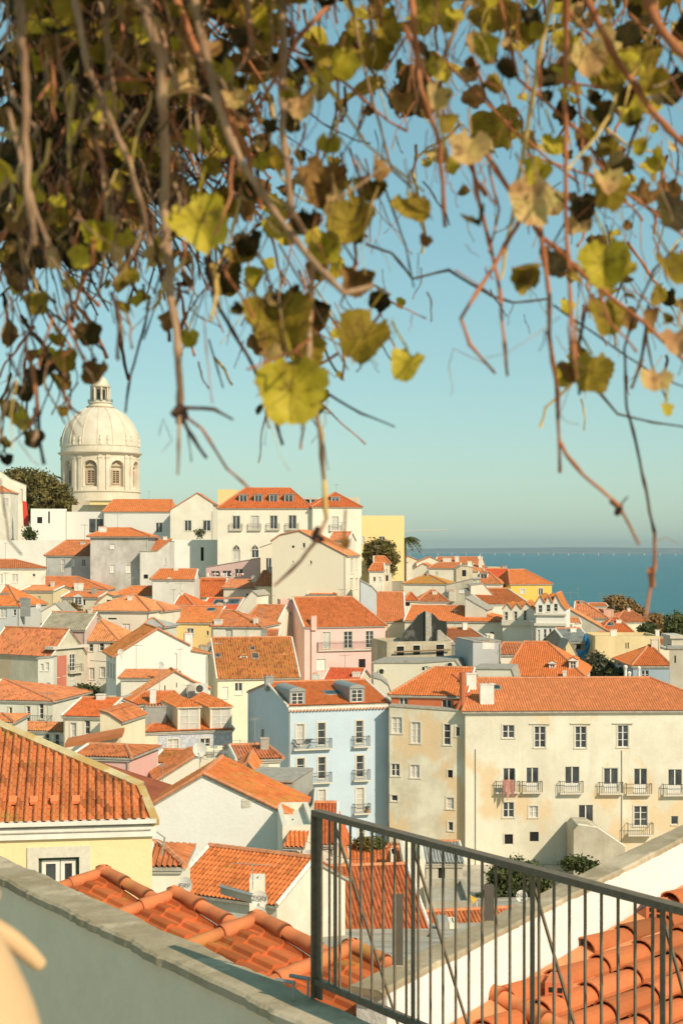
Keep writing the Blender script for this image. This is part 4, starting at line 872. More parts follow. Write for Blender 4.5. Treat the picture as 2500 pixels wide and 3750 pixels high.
house('narrow yellow gable sliver beside the blue tarpaulin', (345, 195), (450, 195), ('F', [(345, 760), (380, 700), (415, 760), (450, 830)]), 6, wallmat((.74, .58, .32), .4), t_new, roof2='flat')
house('distant orange roofed house below the dark tree at the right edge', (1330, 230), (1480, 230), ('R', 745, 715, None, None), 8, w_cream, t_new)
# ------------------------------------------------------------------ middle of the hillside, left and centre
use('D')
house('white house with wide orange hipped roof under the grey shaded house', (268, 250), (768, 250), ('R', 118, 30, 290, 560), 11, w_bright, t_new, wins=[(300, 128, 320, 150, 'c')], chim=[(532, 70, 596, 132, -.3)])
house('cream house with ochre walls under an orange roof at the left', (150, 238), (385, 236), ('R', 128, 96, None, None), 8, wallmat((.76, .62, .36), .4), t_new, wins=[(268, 165, 290, 190, 'c')])
house('white house with grey chimneys and orange roof at the left edge', (-60, 226), (140, 224), ('R', 232, 92, None, 60), 10, wallmat((.62, .62, .58), .3), t_new, wins=[(95, 258, 115, 303, 'a'), (0, 250, 50, 320, 'c')], chim=[(0, 142, 66, 215, 2.5, M_ZINC), (138, 178, 205, 310, .2, M_ZINC)])
house('small yellow dormer house with two flat orange roofs', (442, 228), (705, 226), ('R', 175, 140, None, None), 7, w_cream, t_new, wins=[(595, 185, 612, 228, 'd')], dorm=[(528, 168, 592, 230, -.3, 'g')])
house('white pointed gable beside the small yellow dormer house', (690, 222), (805, 222), ('F', [(690, 215), (770, 148), (805, 162)]), 6, wallmat((.80, .72, .52), .3), t_new, wins=[(765, 190, 802, 218, 'd')])
house('white house with hipped roof and tall white chimney in the middle left', (805, 240), (1195, 238), ('R', 158, 100, 950, 1160), 10, w_bright, t_new, wins=[(1122, 186, 1142, 222, 'a')], chim=[(1178, 88, 1238, 200, -.4)])
house('orange roof slope with faded skylights behind the yellow house', (1240, 228), (1400, 226), ('R', 245, 140, None, 1250), 9, w_cream, t_new)
house('large white house with broad orange hipped roof and one iron balcony', (640, 208), (1070, 206), ('R', 268, 162, 930, 975), 13, w_bright, t_new, wins=[(875, 362, 932, 470, 'v'), (775, 320, 837, 331, 'd')], bal=[(868, 945, 492, 432)], oh=.3)
house('white lean-to wing at the right of the broad hipped roof', (1062, 213), (1180, 210), ('R', 272, 215, None, 1090), 7, w_white, t_new)
house('cream stepped gable house behind the pinkish old house', (300, 205), (560, 205), ('F', [(300, 270), (400, 215), (440, 255), (560, 352)]), 8, wallmat((.80, .74, .58), .3), t_new, wins=[(315, 240, 328, 272, 'd')], roof2='flat')
house('white street house with orange roof over its upper windows', (612, 200), (852, 197), ('R', 484, 320, 585, 690), 9, w_bright, t_new, wins=[(638, 508, 668, 560, 'at'), (714, 502, 746, 556, 'at'), (789, 498, 819, 546, 'at'), (640, 680, 677, 762, 'ct'), (720, 674, 754, 748, 'ct')])
v_ = house('old crumbling house with weathered side wall and narrow pink front', (-80, 238), (375, 188), ('R', 590, 400, None, None), dep=6, wm=wallmat((.62, .57, .42), .7, (.55, .40, .24)), tm=tilemat((.60, .20, .08), .9, .3), sr=612,
      rw=[(494, 440, 526, 487, 'at'), (390, 455, 412, 520, 'a'), (426, 448, 444, 515, 'a'), (405, 645, 428, 745, 'a'), (450, 632, 472, 735, 'a'), (500, 570, 540, 700, 'at'), (500, 730, 540, 860, 'ct')])
# red strip on the front, upper grey slab roof
q = MB(); W_ = v_['W']; L_ = v_['Wd']; dd = v_['dep']
q.poly([W_(L_+.03, .02, 38), W_(L_+.03, dd*.42, 38), W_(L_+.03, dd*.42, v_['ze']-.1), W_(L_+.03, .02, v_['ze']-.1)]); q.build('red_plaster', wallmat((.58, .20, .13), .5), v_['root'])
for zf_ in (zpy(725, 188), zpy(885, 188)):
    balcony(v_['root'], W_(L_, 0, 0), (v_['bk'].x, v_['bk'].y), (-v_['e'].x, -v_['e'].y), dd*.45, dd*.85, zf_, 188)
q = MB(); q.box(W_(L_-1, -.2, zpy(548, 188)), W_(1.35, 0, 0)-W_(0, 0, 0), W_(0, dd+.4, 0)-W_(0, 0, 0), (0, 0, .35)); q.build('cornice', M_TRIM, v_['root'])
house('grey brown flat sheet roof house above the pink front', (290, 200), (610, 197), ('R', 405, 285, None, None), 8, wallmat((.66, .50, .42), .5), plain('felt_roof', (.34, .30, .21), .95, var=.4, sc=1))
house('white projecting bay house front beside the weathered wall', (272, 178), (385, 174), ('F', [(272, 610), (385, 600)]), 2, mx=0, wm= wallmat((.76, .72, .60), .3), roof2='flat', wins=[(290, 650, 312, 700, 'c'), (325, 640, 352, 700, 'c'), (335, 785, 358, 840, 'c')])
wgab = house('white house with large blank gable and shaded narrow street front', (833, 170), (1490, 176), ('F', [(833, 590), (1130, 402), (1365, 522), (1372, 560), (1490, 580)]), wm=wallmat((.83, .78, .66), .12), tm=t_brn, sl=763, dep=10, oh=.45,
      lw=[(771, 632, 783, 735, 'c'), (791, 642, 804, 745, 'c'), (812, 652, 825, 757, 'c')], chim=[(1325, 430, 1382, 540, 1.2)], wins=[(1252, 575, 1272, 700, 'v')])
house('glass pyramid lantern hut behind the blank white gable', (1030, 186), (1175, 184), ('R', 385, 330, 1085, 1105), 5, wallmat((.66, .62, .52), .4), plain('glazed_lantern', (.40, .40, .36), .5, var=.4, sc=3), rows=False)
house('yellow house with long mossy orange roof in the centre left', (1075, 222), (1530, 214), ('R', 352, 242, None, None), 11, wallmat((.82, .60, .26), .2), tilemat(T_NEW, .5, .4), wins=[(1342, 395, 1388, 450, 'at'), (1480, 413, 1498, 446, 'a')], sky=[(1240, 272, 1.4, 1.2), (1515, 268, 1.4, 1.2)], chim=[(1554, 215, 1590, 268, 6.)])
use('E')
house('white house with red roof carrying two dark skylights', (60, 240), (312, 238), ('R', 284, 183, None, None), 10, w_bright, t_red, sky=[(300, 212, 2.4, 2.2), (205, 212, 2.2, 2.0)])
house('white triangular gable wall right of the red skylight roof', (312, 232), (470, 230), ('F', [(312, 290), (390, 180), (440, 125), (470, 150)]), 7, w_bright, t_new, roof2='flat', wins=[(330, 265, 345, 280, 'd')])
house('white house with new orange roof and small yellow annex', (-25, 254), (232, 254), ('R', 172, 42, 70, None), 12, w_bright, t_new, wins=[(35, 190, 72, 225, 'a')])
house('cream house with low orange roof and a grey flat box', (232, 252), (462, 250), ('R', 106, 52, 285, None), 8, wallmat((.82, .73, .54), .15), t_new, wins=[(392, 143, 414, 187, 'a')])
house('tall cream cube house with steep orange roof in the centre', (465, 246), (672, 244), ('R', 88, -12, 520, 700), 9, wallmat((.82, .72, .52), .15), t_new)
house('pale grey house with orange hipped roof below the blank cream gable', (675, 248), (928, 244), ('R', 73, 17, 720, 880), 9, wallmat((.66, .65, .58), .4), t_new, wins=[(785, 105, 797, 150, 'c'), (897, 95, 917, 138, 'a'), (685, 80, 706, 180, 'a')])
house('small low orange roof in front of the pale grey house', (842, 238), (1035, 236), ('R', 152, 118, 860, 960), 6, w_cream, t_new)
house('cream house with faded orange roof left of the pink block', (385, 214), (618, 212), ('R', 348, 236, 480, None), 9, wallmat((.80, .74, .58), .25), t_old)
house('low orange roof with brick edge behind the brown roof', (430, 200), (620, 200), ('R', 465, 412, None, None), 6, w_cream, t_old, chim=[(497, 400, 543, 462, .1, M_ZINC)])
house('white house with hipped orange roof and grey shuttered window', (150, 202), (497, 200), ('R', 382, 272, 232, 300), 10, w_bright, t_new, wins=[(243, 402, 297, 462, 'c')], chim=[(163, 330, 215, 374, .2), (445, 320, 475, 364, .6)])
pk = house('pink house with broad orange roof and three tall windows', (812, 214), (1392, 218), ('R', 384, 178, None, 1150), wm=wallmat((.84, .55, .48), .25), tm=tilemat((.55, .16, .05), .5), sl=655, dep=10,
      wins=[(943, 422, 998, 540, 'at'), (1096, 418, 1155, 537, 'at'), (1253, 415, 1306, 533, 'at'), (900, 615, 963, 695, 'vt'), (1200, 615, 1250, 680, 'd')], chim=[(862, 305, 900, 384, -.3, wallmat((.84, .52, .42), .3))])
q = MB(); q.box(pk['W'](2.2, -.25, zpy(557, 215)), pk['W'](pk['Wd']-2.2, 0, 0)-pk['W'](0, 0, 0), pk['W'](0, .247, 0)-pk['W'](0, 0, 0), (0, 0, .14)); q.build('ledge', M_TRIM, pk['root'])
balcony(pk['root'], pk['a'], pk['e'], pk['bk'], pk['fu'](905)[0], pk['Wd']-.1, zpy(550, 216), 214, out=.3, hgt=1.2)
q = MB(); 
for cx_ in (858, 1408): u = pk['fu'](cx_)[0]; q.tube([pk['W'](u, -.1, zpy(390, 215)), pk['W'](u, -.1, zpy(770, 215))], .07, 0, 5)
q.build('drainpipe', plain('red_pipe', (.42, .16, .09), .7), pk['root'])
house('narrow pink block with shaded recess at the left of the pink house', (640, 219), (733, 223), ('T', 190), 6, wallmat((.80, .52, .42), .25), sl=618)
gb = house('blue grey party wall house right of the cream gable', (1215, 232), (1330, 232), ('F', [(1215, 50), (1300, 95), (1330, 130)]), 6, wallmat((.60, .63, .62), .3), roof2='flat')
br = house('cream house with large brown lichen roof and two small dormers', (190, 180), (772, 185), ('R', 755, 468, None, None), 11, wallmat((.82, .75, .55), .2), t_brn, wins=[(313, 787, 366, 870, 'k'), (683, 768, 740, 784, 'a'), (220, 815, 265, 900, 'v')],
      dorm=[(350, 588, 405, 665, 2.6, 'p'), (640, 588, 704, 648, 2.9, 'p')], sky=[(460, 603, .9, .9), (440, 550, .6, .6), (190, 603, .7, .6)], chim=[(60, 520, 122, 560, 4.4, M_CEM), (125, 500, 215, 552, 4.6, M_CEM)])
house('small red roof with white chimney pots just behind the blue house', (950, 180), (1200, 178), ('R', 775, 690, None, None), 7, w_cream, t_red, chim=[(865, 722, 920, 775, -.2), (1155, 708, 1207, 768, 1.)])
# blue house
use('I')
blue = house('pale blue four storey house with arched dormers and white balconies', (700, 131), (1420, 133), ('R', 176, 0, None, None), wm=wallmat((.54, .64, .69), .22), tm=t_new, sl=402, dep=14, t=.48, oh=.1,
      wins=[(755, 300, 808, 455, 'at'), (908, 290, 962, 450, 'at'), (1182, 275, 1232, 437, 'at'), (758, 545, 812, 698, 'at'), (910, 535, 964, 692, 'at'), (1185, 525, 1238, 680, 'at'), (782, 780, 820, 880, 'ct'), (912, 770, 962, 880, 'ct'), (1185, 757, 1237, 920, 'ct'), (1203, 1030, 1242, 1125, 'at')],
      bal=[(728, 1000, 472, 402), (1155, 1272, 455, 382), (778, 1000, 715, 645), (1158, 1274, 697, 624), (778, 1000, 950, 885), (1160, 1276, 935, 867)],
      dorm=[(706, 62, 818, 170, .25, 'rz'), (1136, 40, 1244, 150, .25, 'rz')], sky=[(995, 88, 1.1, 1.3), (1066, 84, 1.1, 1.3)], chim=[(535, -48, 590, 20, 6.2, M_ZINC)])
q = MB(); q.box(blue['W'](-.03, -.12, zpy(208, 131)), blue['W'](blue['Wd']+.06, 0, 0)-blue['W'](0, 0, 0), blue['W'](0, .118, 0)-blue['W'](0, 0, 0), (0, 0, .16))
for i in range(int(blue['Wd']/.3)): q.lathe(blue['W'](.15+i*.3, -.13, zpy(210, 131)), [(.1, 0), (.1, .14), (0, .15)], 1, 6)
q.build('tile_course', [M_WHITE, M_RIDGE], blue['root'])
q = MB(); dq = [(525, 330), (515, 500)]; q.tube([blue['W'](-.12, 8.3, zpy(335, 139)), blue['W'](-.12, 8.6, zpy(520, 139))], .13, 0, 7); q.build('flue_pipe', M_ZINC, blue['root'])
q = MB(); u = blue['fu'](1412)[0]; q.tube([blue['W'](u, -.08, zpy(210, 133)), blue['W'](u, -.08, 36)], .06, 0, 6); u = .1; q.tube([blue['W'](u, -.08, zpy(210, 131)), blue['W'](u, -.08, 36)], .05, 0, 6); q.build('drainpipe', M_TRIM, blue['root'])
q = MB(); q.tube([blue['W'](blue['fu'](x_)[0], -.30, zpy(y_, 131)) for x_, y_ in ((735, 412), (752, 445), (768, 448))], .05, 0, 5)
q.tube([blue['W'](blue['fu'](x_)[0], -.25, zpy(y_, 131)) for x_, y_ in ((744, 448), (738, 470))], .03, 0, 5); q.tube([blue['W'](blue['fu'](x_)[0], -.25, zpy(y_, 131)) for x_, y_ in ((764, 448), (770, 470))], .03, 0, 5)
solo(q, 'balcony_chair', M_IRON, 'dark folding chair on the long upper balcony of the blue house', 'chair')
q = MB(); c_ = blue['W'](blue['fu'](843)[0], -.25, zpy(470, 131)); q.lathe(c_, [(.05, 0), (.03, .65), (.33, .68), (.33, .72), (0, .73)], 0, 10)
for k in range(3): q.tube([c_+Vector((.25*math.cos(k*2.1), .12*math.sin(k*2.1), 0)), c_+Vector((0, 0, .3))], .02, 0, 4)
solo(q, 'balcony_table', M_IRON, 'small round table on the long upper balcony of the blue house', 'table')
q = MB(); c_ = blue['W'](blue['fu'](1258)[0], -.25, zpy(935, 133)); q.lathe(c_, [(.1, 0), (.16, .28), (.18, .3), (.12, .3)], 0, 10)
for k in range(14): a_ = rnd.uniform(0, 6.3); q.poly([c_+Vector((0, 0, .3)), c_+Vector((.25*math.cos(a_), .2*math.sin(a_), .5)), c_+Vector((.2*math.cos(a_+.5), .2*math.sin(a_+.5), .55))], 1)
solo(q, 'flower_pot', [M_RIDGE, plain('plant_green', (.09, .12, .03), .8)], 'terracotta flower pot on the lowest right balcony of the blue house', 'flower pot')
# ------------------------------------------------------------------ the long apartment house
use('J')
w_apt = wallmat((.78, .73, .57), .5, (.72, .52, .28), .8); w_apt2 = wallmat((.74, .69, .53), .75, (.70, .49, .26), 1.1)
ap = house('long cream apartment building with rows of iron balconies under a tiled roof', (432, 130), (1800, 131), ('R', 292, 126, 470, 1395), 11.5, w_apt, tilemat(T_PAL, .22), oh=.3,
      wins=[(627, 365, 687, 432, 'at'), (793, 372, 850, 482, 'at'), (1006, 372, 1063, 484, 'at'), (1227, 366, 1282, 480, 'at'), (630, 590, 690, 708, 'kh'), (750, 587, 813, 706, 'k'), (952, 582, 1027, 710, 'k'), (1155, 590, 1227, 712, 'kt'), (1312, 592, 1380, 714, 'k'), (1490, 596, 1562, 720, 'k'),
            (630, 768, 685, 847, 'at'), (765, 788, 810, 848, 'at'), (1023, 782, 1098, 907, 'k'), (1312, 788, 1382, 892, 'at'), (1505, 840, 1543, 885, 'a'), (637, 936, 680, 987, 'dt'), (767, 923, 815, 973, 'd')],
      bal=[(590, 712, 712, 655), (726, 830, 712, 655), (922, 1043, 716, 655), (1128, 1250, 718, 660), (1268, 1400, 722, 668), (1460, 1600, 726, 670), (1273, 1404, 930, 872, .8)],
      chim=[(510, 148, 582, 268, .9), (438, 92, 490, 200, 3.6)], sky=[(595, 178, .7, .9)], name='apartment_building', cat='building')
q = MB()
for x_, y0_, y1_ in ((487, 490, 1110), (1250, 500, 1000)): q.tube([ap['W'](ap['fu'](x_)[0], -.07, zpy(y0_, 130)), ap['W'](ap['fu'](x_)[0], -.07, zpy(y1_, 130))], .05, 0, 6)
q.build('drainpipe', M_TRIM, ap['root'])
q = MB()
for x_ in (820, 1034, 1254): u = ap['fu'](x_)[0]; q.box(ap['W'](u-.9, -.1, zpy(362, 130)), Vector((1.8, 0, 0)), Vector((0, .097, 0)), Vector((0, 0, .07)))
q.build('lintel', M_TRIM, ap['root'])
al = house('weathered left end of the apartment building with scattered windows', (35, 141), (440, 130.6), ('F', [(35, 262), (440, 290)]), 10, w_apt2, roof2='flat', name='apartment_wing', cat='building',
      wins=[(50, 324, 101, 408, 'ct'), (151, 350, 197, 460, 'ct'), (320, 360, 355, 468, 'at'), (383, 374, 404, 424, 'at'), (46, 567, 89, 631, 'at'), (147, 573, 192, 640, 'at'), (341, 600, 366, 640, 'dt'), (46, 731, 79, 762, 'at'), (335, 744, 372, 803, 'ct'), (343, 871, 368, 917, 'at')])
at_ = house('red attic storey with orange roof and white windows over the apartment wing', (45, 141), (436, 132), ('R', 207, 72, 270, 486), 10, wallmat((.56, .17, .07), .3), tilemat(T_NEW, .3), wins=[(88, 222, 132, 260, 'a'), (310, 232, 361, 280, 'a')], zb=45.5, name='attic_storey', cat='building')
q = MB(); a_ = W3(137, 272, 138.2); b2 = W3(205, 196, 138.2); q.box(a_, (b2.x-a_.x, 0, 0), (0, .8, 0), (0, 0, b2.z-a_.z)); q.box(a_+Vector((-.05, -.05, b2.z-a_.z)), (b2.x-a_.x+.1, 0, 0), (0, .9, 0), (0, 0, .1)); q.build('chimney', w_old, None) if 0 else solo(q, 'chimney', w_old, 'broad weathered plaster chimney rising in front of the red attic', 'chimney')
q = MB(); c_ = W3(418, 285, 131)
q.tube([c_, c_+Vector((0, 0, 3.2))], .26, 0, 9); q.tube([c_+Vector((-.5, -.1, 0)), c_+Vector((0, 0, 1.1)), c_+Vector((.7, 0, 1.4))], .17, 0, 8); q.tube([c_+Vector((0, 0, 2.4)), c_+Vector((-.9, .2, 3.1))], .14, 0, 8)
solo(q, 'flue_pipes', plain('rusty_red_pipe', (.50, .15, .06), .7), 'branching rusty red flue pipes beside the white chimneys', 'pipe')
# washing on the first balcony
q = MB(); p0 = W3(628, 650, 129.3)
for i in range(5):
    x_ = i*.32; q.add([p0+Vector((x_, -.06*(i % 2), 0)), p0+Vector((x_+.32, -.06*((i+1) % 2), 0)), p0+Vector((x_+.28, -.1*((i+1) % 2), -1.0-.3*(i % 3))), p0+Vector((x_, -.1*(i % 2), -1.1-.35*((i+1) % 3)))], [(0, 1, 2, 3), (3, 2, 1, 0)]) if i < 3 else None
solo(q, 'cloth', plain('red_patterned_cloth', (.55, .26, .20), .9, var=.6, sc=12), 'red and white patterned cloth hanging over the first apartment balcony', 'laundry')
# outside stair block by the door
st = thing('stair_block', 'plastered stair block with sloping parapet leading to the apartment door', 'stairs', W3(1080, 1085, 126)); 
q = MB(); Yf = 126.; Yb = 129.9
pr = [(997, 1130), (1265, 1130), (1265, 1005), (1120, 905), (1090, 890), (1020, 890), (997, 915)]
f = [W3(x, y, Yf) for x, y in pr]; g_ = [Vector((p.x, Yb, p.z)) for p in f]; f[0].z = g_[0].z = f[1].z = g_[1].z = 32
q.poly(f); q.poly(g_[::-1])
for i in range(len(f)): j = (i+1) % len(f); q.poly([f[j], f[i], g_[i], g_[j]])
q.build('wall', wallmat((.56, .51, .39), .9), st)
q = MB(); 
for (a_, b2) in ((f[2], f[3]), (f[3], f[5])): q.tube([a_+Vector((0, .1, .05)), b2+Vector((0, .1, .05))], .13, 0, 6)
q.build('coping', M_TRIM, st)
# ------------------------------------------------------------------ tiled-front dormer house and neighbours
use('H')
def azmat():
    m, n, l, b = newmat('blue_wall_tiles'); b.inputs['Roughness'].default_value = .45
    v = mapped(n, l, (1, 1, 1)); ck = N(n, 'TexVoronoi'); ck.inputs['Scale'].default_value = 3.2; l.new(v, ck.inputs['Vector'])
    col = ramp(n, l, ck.outputs['Distance'], [(.1, (.30, .33, .40)), (.35, (.62, .61, .58)), (.6, (.42, .44, .48))]); l.new(col, b.inputs['Base Color']); return m
dh = house('house with blue tiled front and two big white dormers over the street', (1040, 141), (1668, 146), ('R', 362, 215, 1190, 1640), wm=azmat(), tm=tilemat(T_NEW, .45), sl=865, dep=13, oh=.25,
      wins=[(1205, 408, 1280, 527, 'ct'), (1437, 402, 1506, 475, 'at')], lw=[(885, 360, 900, 520, 'd'), (918, 375, 935, 440, 'a'), (945, 380, 958, 440, 'a'), (975, 400, 990, 470, 'c'), (940, 540, 955, 640, 'c'), (1005, 400, 1018, 470, 'c')],
      dorm=[(1275, 178, 1438, 352, .12, 'pc', w_cream), (1507, 178, 1664, 352, .12, 'pc', w_cream)], chim=[(1038, 170, 1192, 285, 2.6, M_ZINC)])
q = MB(); q.box(dh['W'](-.02, -.05, 33), dh['W'](1.2, 0, 0)-dh['W'](0, 0, 0), dh['W'](0, .047, 0)-dh['W'](0, 0, 0), (0, 0, dh['ze']-33.3)); q.build('corner_pilaster', w_cream, dh['root'])
use('D')
house('white house with small orange hipped roof below the blank gable', (868, 162), (1245, 162), ('R', 757, 702, 905, None), 7, w_bright, tilemat(T_NEW, .35), wins=[(1062, 790, 1075, 830, 'd')])
house('white gable house with sloping orange verge behind the dormers', (900, 156), (1510, 158), ('F', [(900, 930), (1250, 706), (1420, 800), (1510, 832)]), 3.5, w_bright, tilemat(T_NEW, .35), wins=[(1178, 805, 1188, 840, 'd'), (1262, 785, 1270, 820, 'd')], oh=.1)
house('low orange hipped roof with white chimney in front of the dormer house', (925, 150), (1320, 152), ('R', 945, 858, 1030, 1250), 5.5, w_bright, tilemat(T_NEW, .4), chim=[(1076, 828, 1120, 938, -.1)])
house('small concrete box house with air conditioner among orange roofs', (1340, 154), (1455, 154), ('T', 808), 3, w_grey)
q = MB(); p0 = W3(1400, 862, 152.6); q.box(p0, (1.25, 0, 0), (0, .5, 0), (0, 0, .95)); rc = p0+Vector((.45, -.02, .48)); q.tube([rc+Vector((.33*math.cos(x_), 0, .33*math.sin(x_))) for x_ in np.linspace(0, 6.283, 15)], .03, 1, 4, False); q.poly([rc+Vector((.3*math.cos(x_), .01, .3*math.sin(x_))) for x_ in np.linspace(6.283, 0, 15)[:-1]], 1)
solo(q, 'air_conditioner', [M_WHITE, M_IRON], 'boxy white air conditioner unit with round fan on the orange roofs', 'air conditioner')
use('H')
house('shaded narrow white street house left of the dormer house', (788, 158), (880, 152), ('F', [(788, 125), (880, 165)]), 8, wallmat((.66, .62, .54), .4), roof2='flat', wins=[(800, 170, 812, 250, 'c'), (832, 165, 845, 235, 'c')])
# left lower houses
house('white corner house with orange roof and long iron balcony at the left', (-160, 148), (378, 142), ('R', 125, -12, None, 40), 11, wallmat((.76, .72, .58), .35), t_new, wins=[(64, 178, 86, 237, 'at'), (190, 170, 216, 290, 'at'), (282, 150, 312, 262, 'at')], bal=[(165, 378, 318, 232, .6)])
house('small roof with white eave at the left edge below the corner house', (-160, 124), (88, 124), ('R', 292, 235, None, 20), 6, w_bright, t_new)
house('white lower storey house with curved front under the long balcony', (95, 137), (468, 134), ('R', 345, 300, None, None), 4, wallmat((.78, .74, .62), .2), t_new, wins=[(325, 360, 355, 445, 'at'), (393, 343, 425, 470, 'at'), (215, 380, 245, 430, 'at')], bal=[(330, 465, 487, 425, .4)])
house('white house with brown tile eave and two tall shuttered windows', (455, 134), (735, 131), ('R', 243, 120, 385, None), 9, w_bright, t_new, wins=[(507, 290, 547, 435, 'ct'), (608, 272, 646, 415, 'at')])
house('sunlit cream gable house with red tile edge right of the shuttered windows', (718, 128), (868, 126), ('F', [(718, 205), (780, 222), (868, 280)]), 6, wallmat((.84, .74, .50), .3), t_old)
house('cream chimney-like tower with satellite dish behind the cream gable', (705, 140), (790, 140), ('T', 125), 4, w_cream)
q = MB(); q.box(W3(465, 470, 125.5), W3(875, 395, 124)-W3(465, 470, 125.5), (0, 1.5, .3), (0, 0, .35)); solo(q, 'tile_ledge', t_old, 'long red tile ledge crossing below the cream gable', 'ledge')
house('small pink house with grey edged orange roof above the salmon slope', (530, 106), (930, 104), ('R', 532, 458, None, 900), 6, wallmat((.80, .48, .40), .2), t_old, wins=[])
# salmon coloured roof slope
q = MB(); p0_ = W3(430, 480, 100); p1_ = W3(1290, 752, 97); p2_ = W3(1090, 852, 94); slp = [p0_, p1_, p2_, p0_+(p2_-p1_)*.9]
cc = sum(slp, Vector())/len(slp)
for i in range(len(slp)): q.add([slp[i], cc, slp[(i+1) % len(slp)]], [(0, 1, 2), (2, 1, 0)], 0, [(0, 0)]*3)
for i in range(len(slp)): a_, b2 = slp[i], slp[(i+1) % len(slp)]; q.add([a_, b2, Vector((b2.x, b2.y, 42)), Vector((a_.x, a_.y, 42))], [(0, 1, 2, 3)], 1)
solo(q, 'house', [plain('salmon_sheet_roof', (.62, .20, .10), .9, var=.25, sc=.8), w_cream], 'house under a smooth salmon coloured roof slope behind the yellow house', 'house')
use('T')
house('small cream house with curved orange roof in front of the tiled front', (160, 112), (470, 110), ('R', 246, 185, None, None), 5, wallmat((.82, .74, .55), .2), t_brn, chim=[(198, 262, 262, 380, -.7, wallmat((.82, .74, .55), .2))])
house('low cream house with long sloping parapet and orange verge', (205, 104), (600, 108), ('F', [(205, 415), (560, 190), (600, 180)]), 4, wallmat((.80, .73, .58), .2), t_old, wins=[(555, 280, 570, 298, 'd')])
house('cluttered pale rooftop with chimney boxes and orange patches', (585, 112), (990, 114), ('T', 205), 7, wallmat((.74, .68, .52), .5), chim=[(680, 150, 745, 215, 1., M_CEM), (745, 132, 800, 205, 2., M_TRIM), (800, 145, 892, 205, 3., plain('red_render', (.55, .2, .1), .9)), (895, 110, 975, 200, 4., M_TRIM)])
house('white hut with small orange roof against the blue side wall', (965, 108), (1372, 112), ('R', 222, 140, None, 1240), 7, w_bright, t_new, wins=[(1135, 270, 1150, 330, 'v')])
house('steep little orange gable roof beside the cream roof tower', (960, 100), (1180, 100), ('F', [(960, 330), (1065, 250), (1180, 395)]), 5, w_cream, tilemat(T_NEW, .6))
house('cream roof tower with arched cap and grey coping', (1165, 97), (1245, 97), ('T', 310), 2.5, wallmat((.74, .64, .42), .4))
house('flat white building top with rusty tiles left of the blue windows', (1300, 96), (1530, 94), ('T', 372), 4, wallmat((.70, .62, .46), .5), chim=[(1325, 345, 1525, 365, .6, M_RIDGE)])
gw = house('grey rendered wall house with white corner behind the big gable', (1000, 92), (1500, 88), ('F', [(1000, 412), (1500, 422)]), 5, wallmat((.42, .41, .35), .5), roof2='flat')
# big white gable
big = house('large whitewashed gable house with mossy orange ridge', (150, 82), (1505, 81.4), ('F', [(150, 655), (640, 362), (1505, 775)]), 6.5, wallmat((.86, .82, .72), .12, None, 1.3), tilemat((.60, .17, .05), .5, .5), oh=.25, wins=[], zb=38)
q = MB(); u, yy = big['fu'](1055); q.box(big['W'](u-.25, -.03, zpy(680, yy)), Vector((.5, 0, 0)), Vector((0, .05, 0)), Vector((0, 0, .5)))
for k in range(4): q.box(big['W'](u-.25, -.06, zpy(680, yy)+.08+.1*k), Vector((.5, 0, 0)), Vector((0, .03, 0)), Vector((0, 0, .04)))
q.build('vent_grille', M_TRIM, big['root'])
q = MB(); pts = [W3(x, y, 79.5) for x, y in ((1493, 775), (1512, 815), (1515, 860), (1490, 868), (1465, 850))]
q.poly(pts); q.poly(pts[::-1]); solo(q, 'rag', plain('pink_cloth', (.75, .12, .14), .9), 'small bright pink cloth hanging at the foot of the big gable roof', 'laundry')
